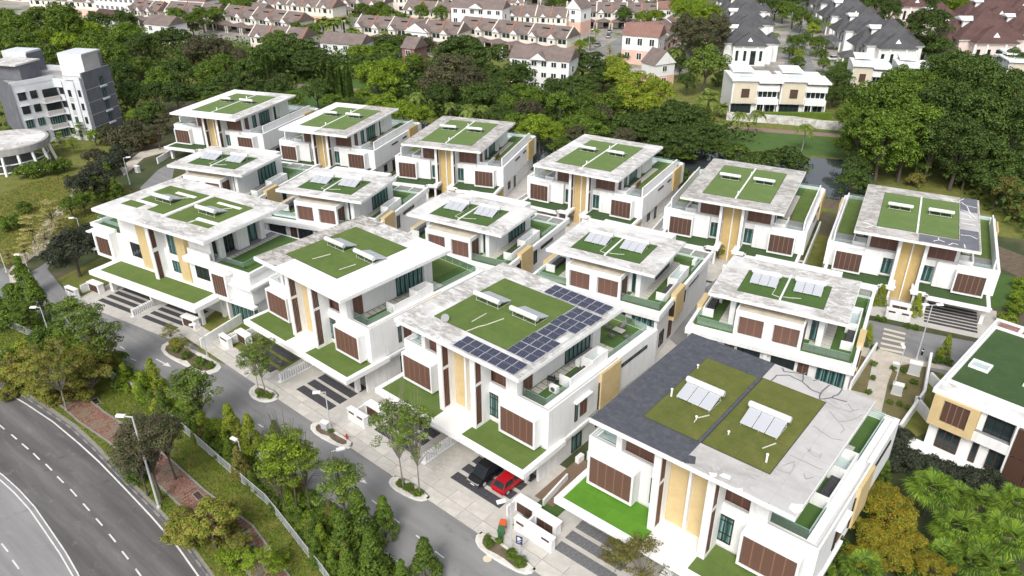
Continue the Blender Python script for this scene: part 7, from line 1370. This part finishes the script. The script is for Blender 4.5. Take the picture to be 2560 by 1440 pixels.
 ('by the back street', 'leaf_yellow', [(2203,740,17,'cone'),(2172,835,15,'cone'),(2292,765,18,'cone'),(2365,870,19,'cone')]),
 ('between the second row roofs', 'leaf_bright', [(1800,625,22,'sparse'),(1770,600,18,'sparse'),(1415,560,10,'bush'),(745,405,26,'sparse')]),
 ('below the right hand house', 'leaf_purple', [(2235,1120,34,'bush'),(2270,1150,38,'bush'),(2320,1165,40,'bush'),(2370,1185,40,'bush'),(2430,1205,40,'bush'),(2255,1090,28,'bush'),(2500,1230,36,'bush'),(2225,1165,28,'bush'),(2480,1200,30,'bush')]),
 ('bottom right corner', 'leaf_gold', [(2225,1290,60,'fine'),(2180,1340,48,'fine'),(2255,1350,48,'fine'),(2160,1400,40,'fine'),(2330,1425,42,'fine'),(2215,1240,36,'fine'),(2230,1390,46,'fine')]),
 ('bottom right corner', 'leaf_fan', [(2330,1225,64,'fan'),(2395,1320,62,'fan'),(2455,1255,48,'fan'),(2520,1350,66,'fan'),(2150,1425,56,'fan'),(2440,1410,56,'fan'),(2545,1260,52,'fan'),(2350,1390,46,'fan'),(2060,1440,42,'fan'),(2400,1240,40,'fan'),(2500,1430,50,'fan'),(2470,1320,44,'fan')]),
 ('bottom right corner', 'leaf_mid', [(2060,1390,34,'bush'),(2110,1380,34,'bush'),(2290,1440,40,'bush'),(2210,1180,22,'cone'),(2060,1440,30,'bush'),(2500,1430,40,'bush')]),
 ('at the right edge hedge', 'leaf_bright', [(2540,770,22,'bush'),(2520,800,22,'bush'),(2545,740,20,'bush'),(2550,710,18,'bush'),(2505,815,16,'bush')]),
 ('by the footpath on the right', 'leaf_mid', [(2185,910,9,'bush'),(2182,945,9,'bush'),(2172,980,9,'bush'),(2235,920,9,'bush'),(2260,925,9,'bush'),(2285,955,9,'bush'),(2260,965,9,'bush'),(2240,960,8,'bush'),(2250,1010,9,'bush'),(2225,1005,8,'bush'),(2270,1020,9,'bush'),(2345,900,14,'bush'),(2370,905,12,'bush'),(2270,815,10,'bush'),(2290,820,10,'bush'),(2210,800,10,'bush'),(2195,795,8,'bush'),(2185,870,10,'bush'),(2165,862,8,'bush')]),
 ('in a street island', 'leaf_mid', [(1022,1220,16,'bush'),(1045,1232,15,'bush'),(1003,1208,13,'bush'),(658,988,14,'bush'),(672,990,12,'bush'),(650,983,12,'bush'),(828,1078,8,'bush'),(815,1070,8,'bush'),(1225,1360,14,'bush'),(1248,1352,12,'bush'),(1278,1385,18,'bush'),(1300,1405,20,'bush'),(1218,1345,11,'bush'),(500,905,16,'bush'),(465,890,14,'bush'),(525,915,12,'bush'),(440,875,12,'bush')]),
]
def along(px, t):
    L = [0]; 
    for a, b_ in zip(px[:-1], px[1:]): L.append(L[-1] + math.dist(a, b_))
    d_ = t * L[-1]
    for i in range(len(px) - 1):
        if d_ <= L[i + 1]: f = (d_ - L[i]) / (L[i + 1] - L[i]); return (px[i][0] + (px[i + 1][0] - px[i][0]) * f, px[i][1] + (px[i + 1][1] - px[i][1]) * f)
    return px[-1]
rh = random.Random(3); HL = {'leaf_mid': [], 'leaf_bright': [], 'leaf_olive': [], 'leaf_yellow': []}
for i in range(108):
    t = (i + rh.random()) / 108; a = along(fence_px, t); b_ = along(farside, t); f = rh.choice([.28, .4, .5, .68, .85]) ; x = a[0] + (b_[0] - a[0]) * f; y = a[1] + (b_[1] - a[1]) * f
    if (x > 260 or rh.random() < .45) and 0 < x < 950 and (x < 420 or f < .5 or f > .8): HL[rh.choice(['leaf_mid', 'leaf_bright', 'leaf_bright', 'leaf_olive', 'leaf_yellow'])].append((x, y - 12, rh.uniform(15, 30), rh.choice(['bush', 'bush', 'cone'])))
for k_, l_ in HL.items():
    for n_ in ('bush', 'cone'):
        q_ = [t for t in l_ if t[3] == n_]
        if q_: T_LIST.append(('planted behind the metal fence', k_, q_))
for where, leaf, lst in T_LIST:
    for t_ in lst: tree(t_[0], t_[1], t_[2], t_[3], leaf, where, t_[4] if len(t_) > 4 else None)
# fallen leaves and ragged grass on the verge
rs = np.random.RandomState(5); pts = []
def inpoly(x, y, P):
    c = False; j = len(P) - 1
    for i in range(len(P)):
        if (P[i][1] > y) != (P[j][1] > y) and x < (P[j][0] - P[i][0]) * (y - P[i][1]) / (P[j][1] - P[i][1]) + P[i][0]: c = not c
        j = i
    return c
VP = P2(nrm(kerb_px, 12, -9)) + P2(list(reversed(fence_px))); xs = [p[0] for p in VP]; ys = [p[1] for p in VP]
def scatter(n_, P, rs_):
    xs = [p[0] for p in P]; ys = [p[1] for p in P]; out = []
    while len(out) < n_:
        x = rs_.uniform(min(xs), max(xs)); y = rs_.uniform(min(ys), max(ys))
        if inpoly(x, y, P): out.append((x, y))
    return np.array(out)
p_ = scatter(1500, VP, rs); C_ = np.column_stack([p_, np.full(len(p_), .10)]); o = put('fallen_leaves', leafmesh('fallen_leaves', C_, np.tile([0, 0, 1.0], (len(p_), 1)), rs.uniform(.05, .12, len(p_)), .6, rs), 'leaf_dry', None, kind='stuff'); tag(o, 'pale fallen leaves scattered over the grass verge', 'leaves')
p_ = scatter(48000, VP, rs); C_ = np.column_stack([p_, rs.uniform(.05, .13, len(p_))]); o = put('verge_tufts', leafmesh('verge_tufts', C_, rs.normal(0, 1, (len(p_), 3)) * np.array([1, 1, .3]), rs.uniform(.06, .13, len(p_)), .3, rs), 'leaf_bright', None, kind='stuff'); tag(o, 'tufty yellow green grass of the road verge', 'grass')
p_ = scatter(22000, P2(fence_px) + P2(list(reversed(farside))), rs); C_ = np.column_stack([p_, rs.uniform(.05, .5, len(p_))]); o = put('ground_cover', leafmesh('ground_cover', C_, rs.normal(0, 1, (len(p_), 3)), rs.uniform(.10, .2, len(p_)), .5, rs), 'leaf_mid', None, kind='stuff'); tag(o, 'low ground cover plants under the hedge trees', 'ground cover')
LP = P2([(-60, 520), (60, 460), (250, 420), (330, 480), (250, 560), (130, 620), (-60, 700)]); p_ = scatter(16000, LP, rs); C_ = np.column_stack([p_, rs.uniform(.05, .4, len(p_))]); o = put('rough_grass', leafmesh('rough_grass', C_, rs.normal(0, 1, (len(p_), 3)), rs.uniform(.10, .2, len(p_)), .4, rs), 'leaf_rust', None, kind='stuff'); tag(o, 'rough brownish grass of the park at left', 'grass')
# undergrowth filling the woods
for poly, n_, h_ in (([(200, 60), (640, 120), (700, 290), (420, 240), (330, 330), (200, 230)], 6000, 4), ([(640, 220), (700, 150), (900, 150), (1400, 260), (1900, 360), (1650, 365), (1300, 325), (1050, 300), (900, 200)], 14000, 5), ([(2120, 330), (2120, 260), (2400, 200), (2700, 200), (2700, 560), (2560, 600), (2450, 520), (2350, 430), (2200, 400)], 14000, 6), ([(-60, 60), (240, 60), (300, 230), (250, 330), (-60, 330)], 6000, 4)):
    P = P2(poly); p_ = scatter(n_, P, rs); C_ = np.column_stack([p_, rs.uniform(.1, h_, len(p_))]); o = put('undergrowth', leafmesh('undergrowth', C_, rs.normal(0, 1, (len(p_), 3)) + np.array([0, 0, .8]), rs.uniform(.35, .8, len(p_)), .6, rs), 'leaf_dark', None, kind='stuff'); tag(o, 'dark undergrowth filling the wood between the trees', 'undergrowth', 'undergrowth of the woods')
# ---- labels: every tree named by look and place, then by its place in the row
from collections import defaultdict
grp = defaultdict(list)
for t in TREES: grp[(t[1], t[2], t[3])].append(t)
ORDW = ['first', 'second', 'third', 'fourth', 'fifth', 'sixth', 'seventh', 'eighth', 'ninth', 'tenth', 'eleventh', 'twelfth', 'thirteenth', 'fourteenth', 'fifteenth', 'sixteenth', 'seventeenth', 'eighteenth', 'nineteenth', 'twentieth', 'twenty first', 'twenty second', 'twenty third', 'twenty fourth', 'twenty fifth', 'twenty sixth', 'twenty seventh', 'twenty eighth', 'twenty ninth', 'thirtieth', 'thirty first', 'thirty second', 'thirty third']
for (kd, lf, wh), l_ in grp.items():
    l_.sort(key=lambda t: t[4]); w = CW[lf] + ' ' + WORD[kd][2]
    for i, t in enumerate(l_):
        t[0]['label'] = ('%s %s' % (w, wh)) if len(l_) == 1 else ('%s %s, %s from left' % (w, wh, ORDW[i]))
        if len(l_) > 1: t[0]['group'] = '%ss %s' % (WORD[kd][2].replace('bush', 'bushe'), wh)
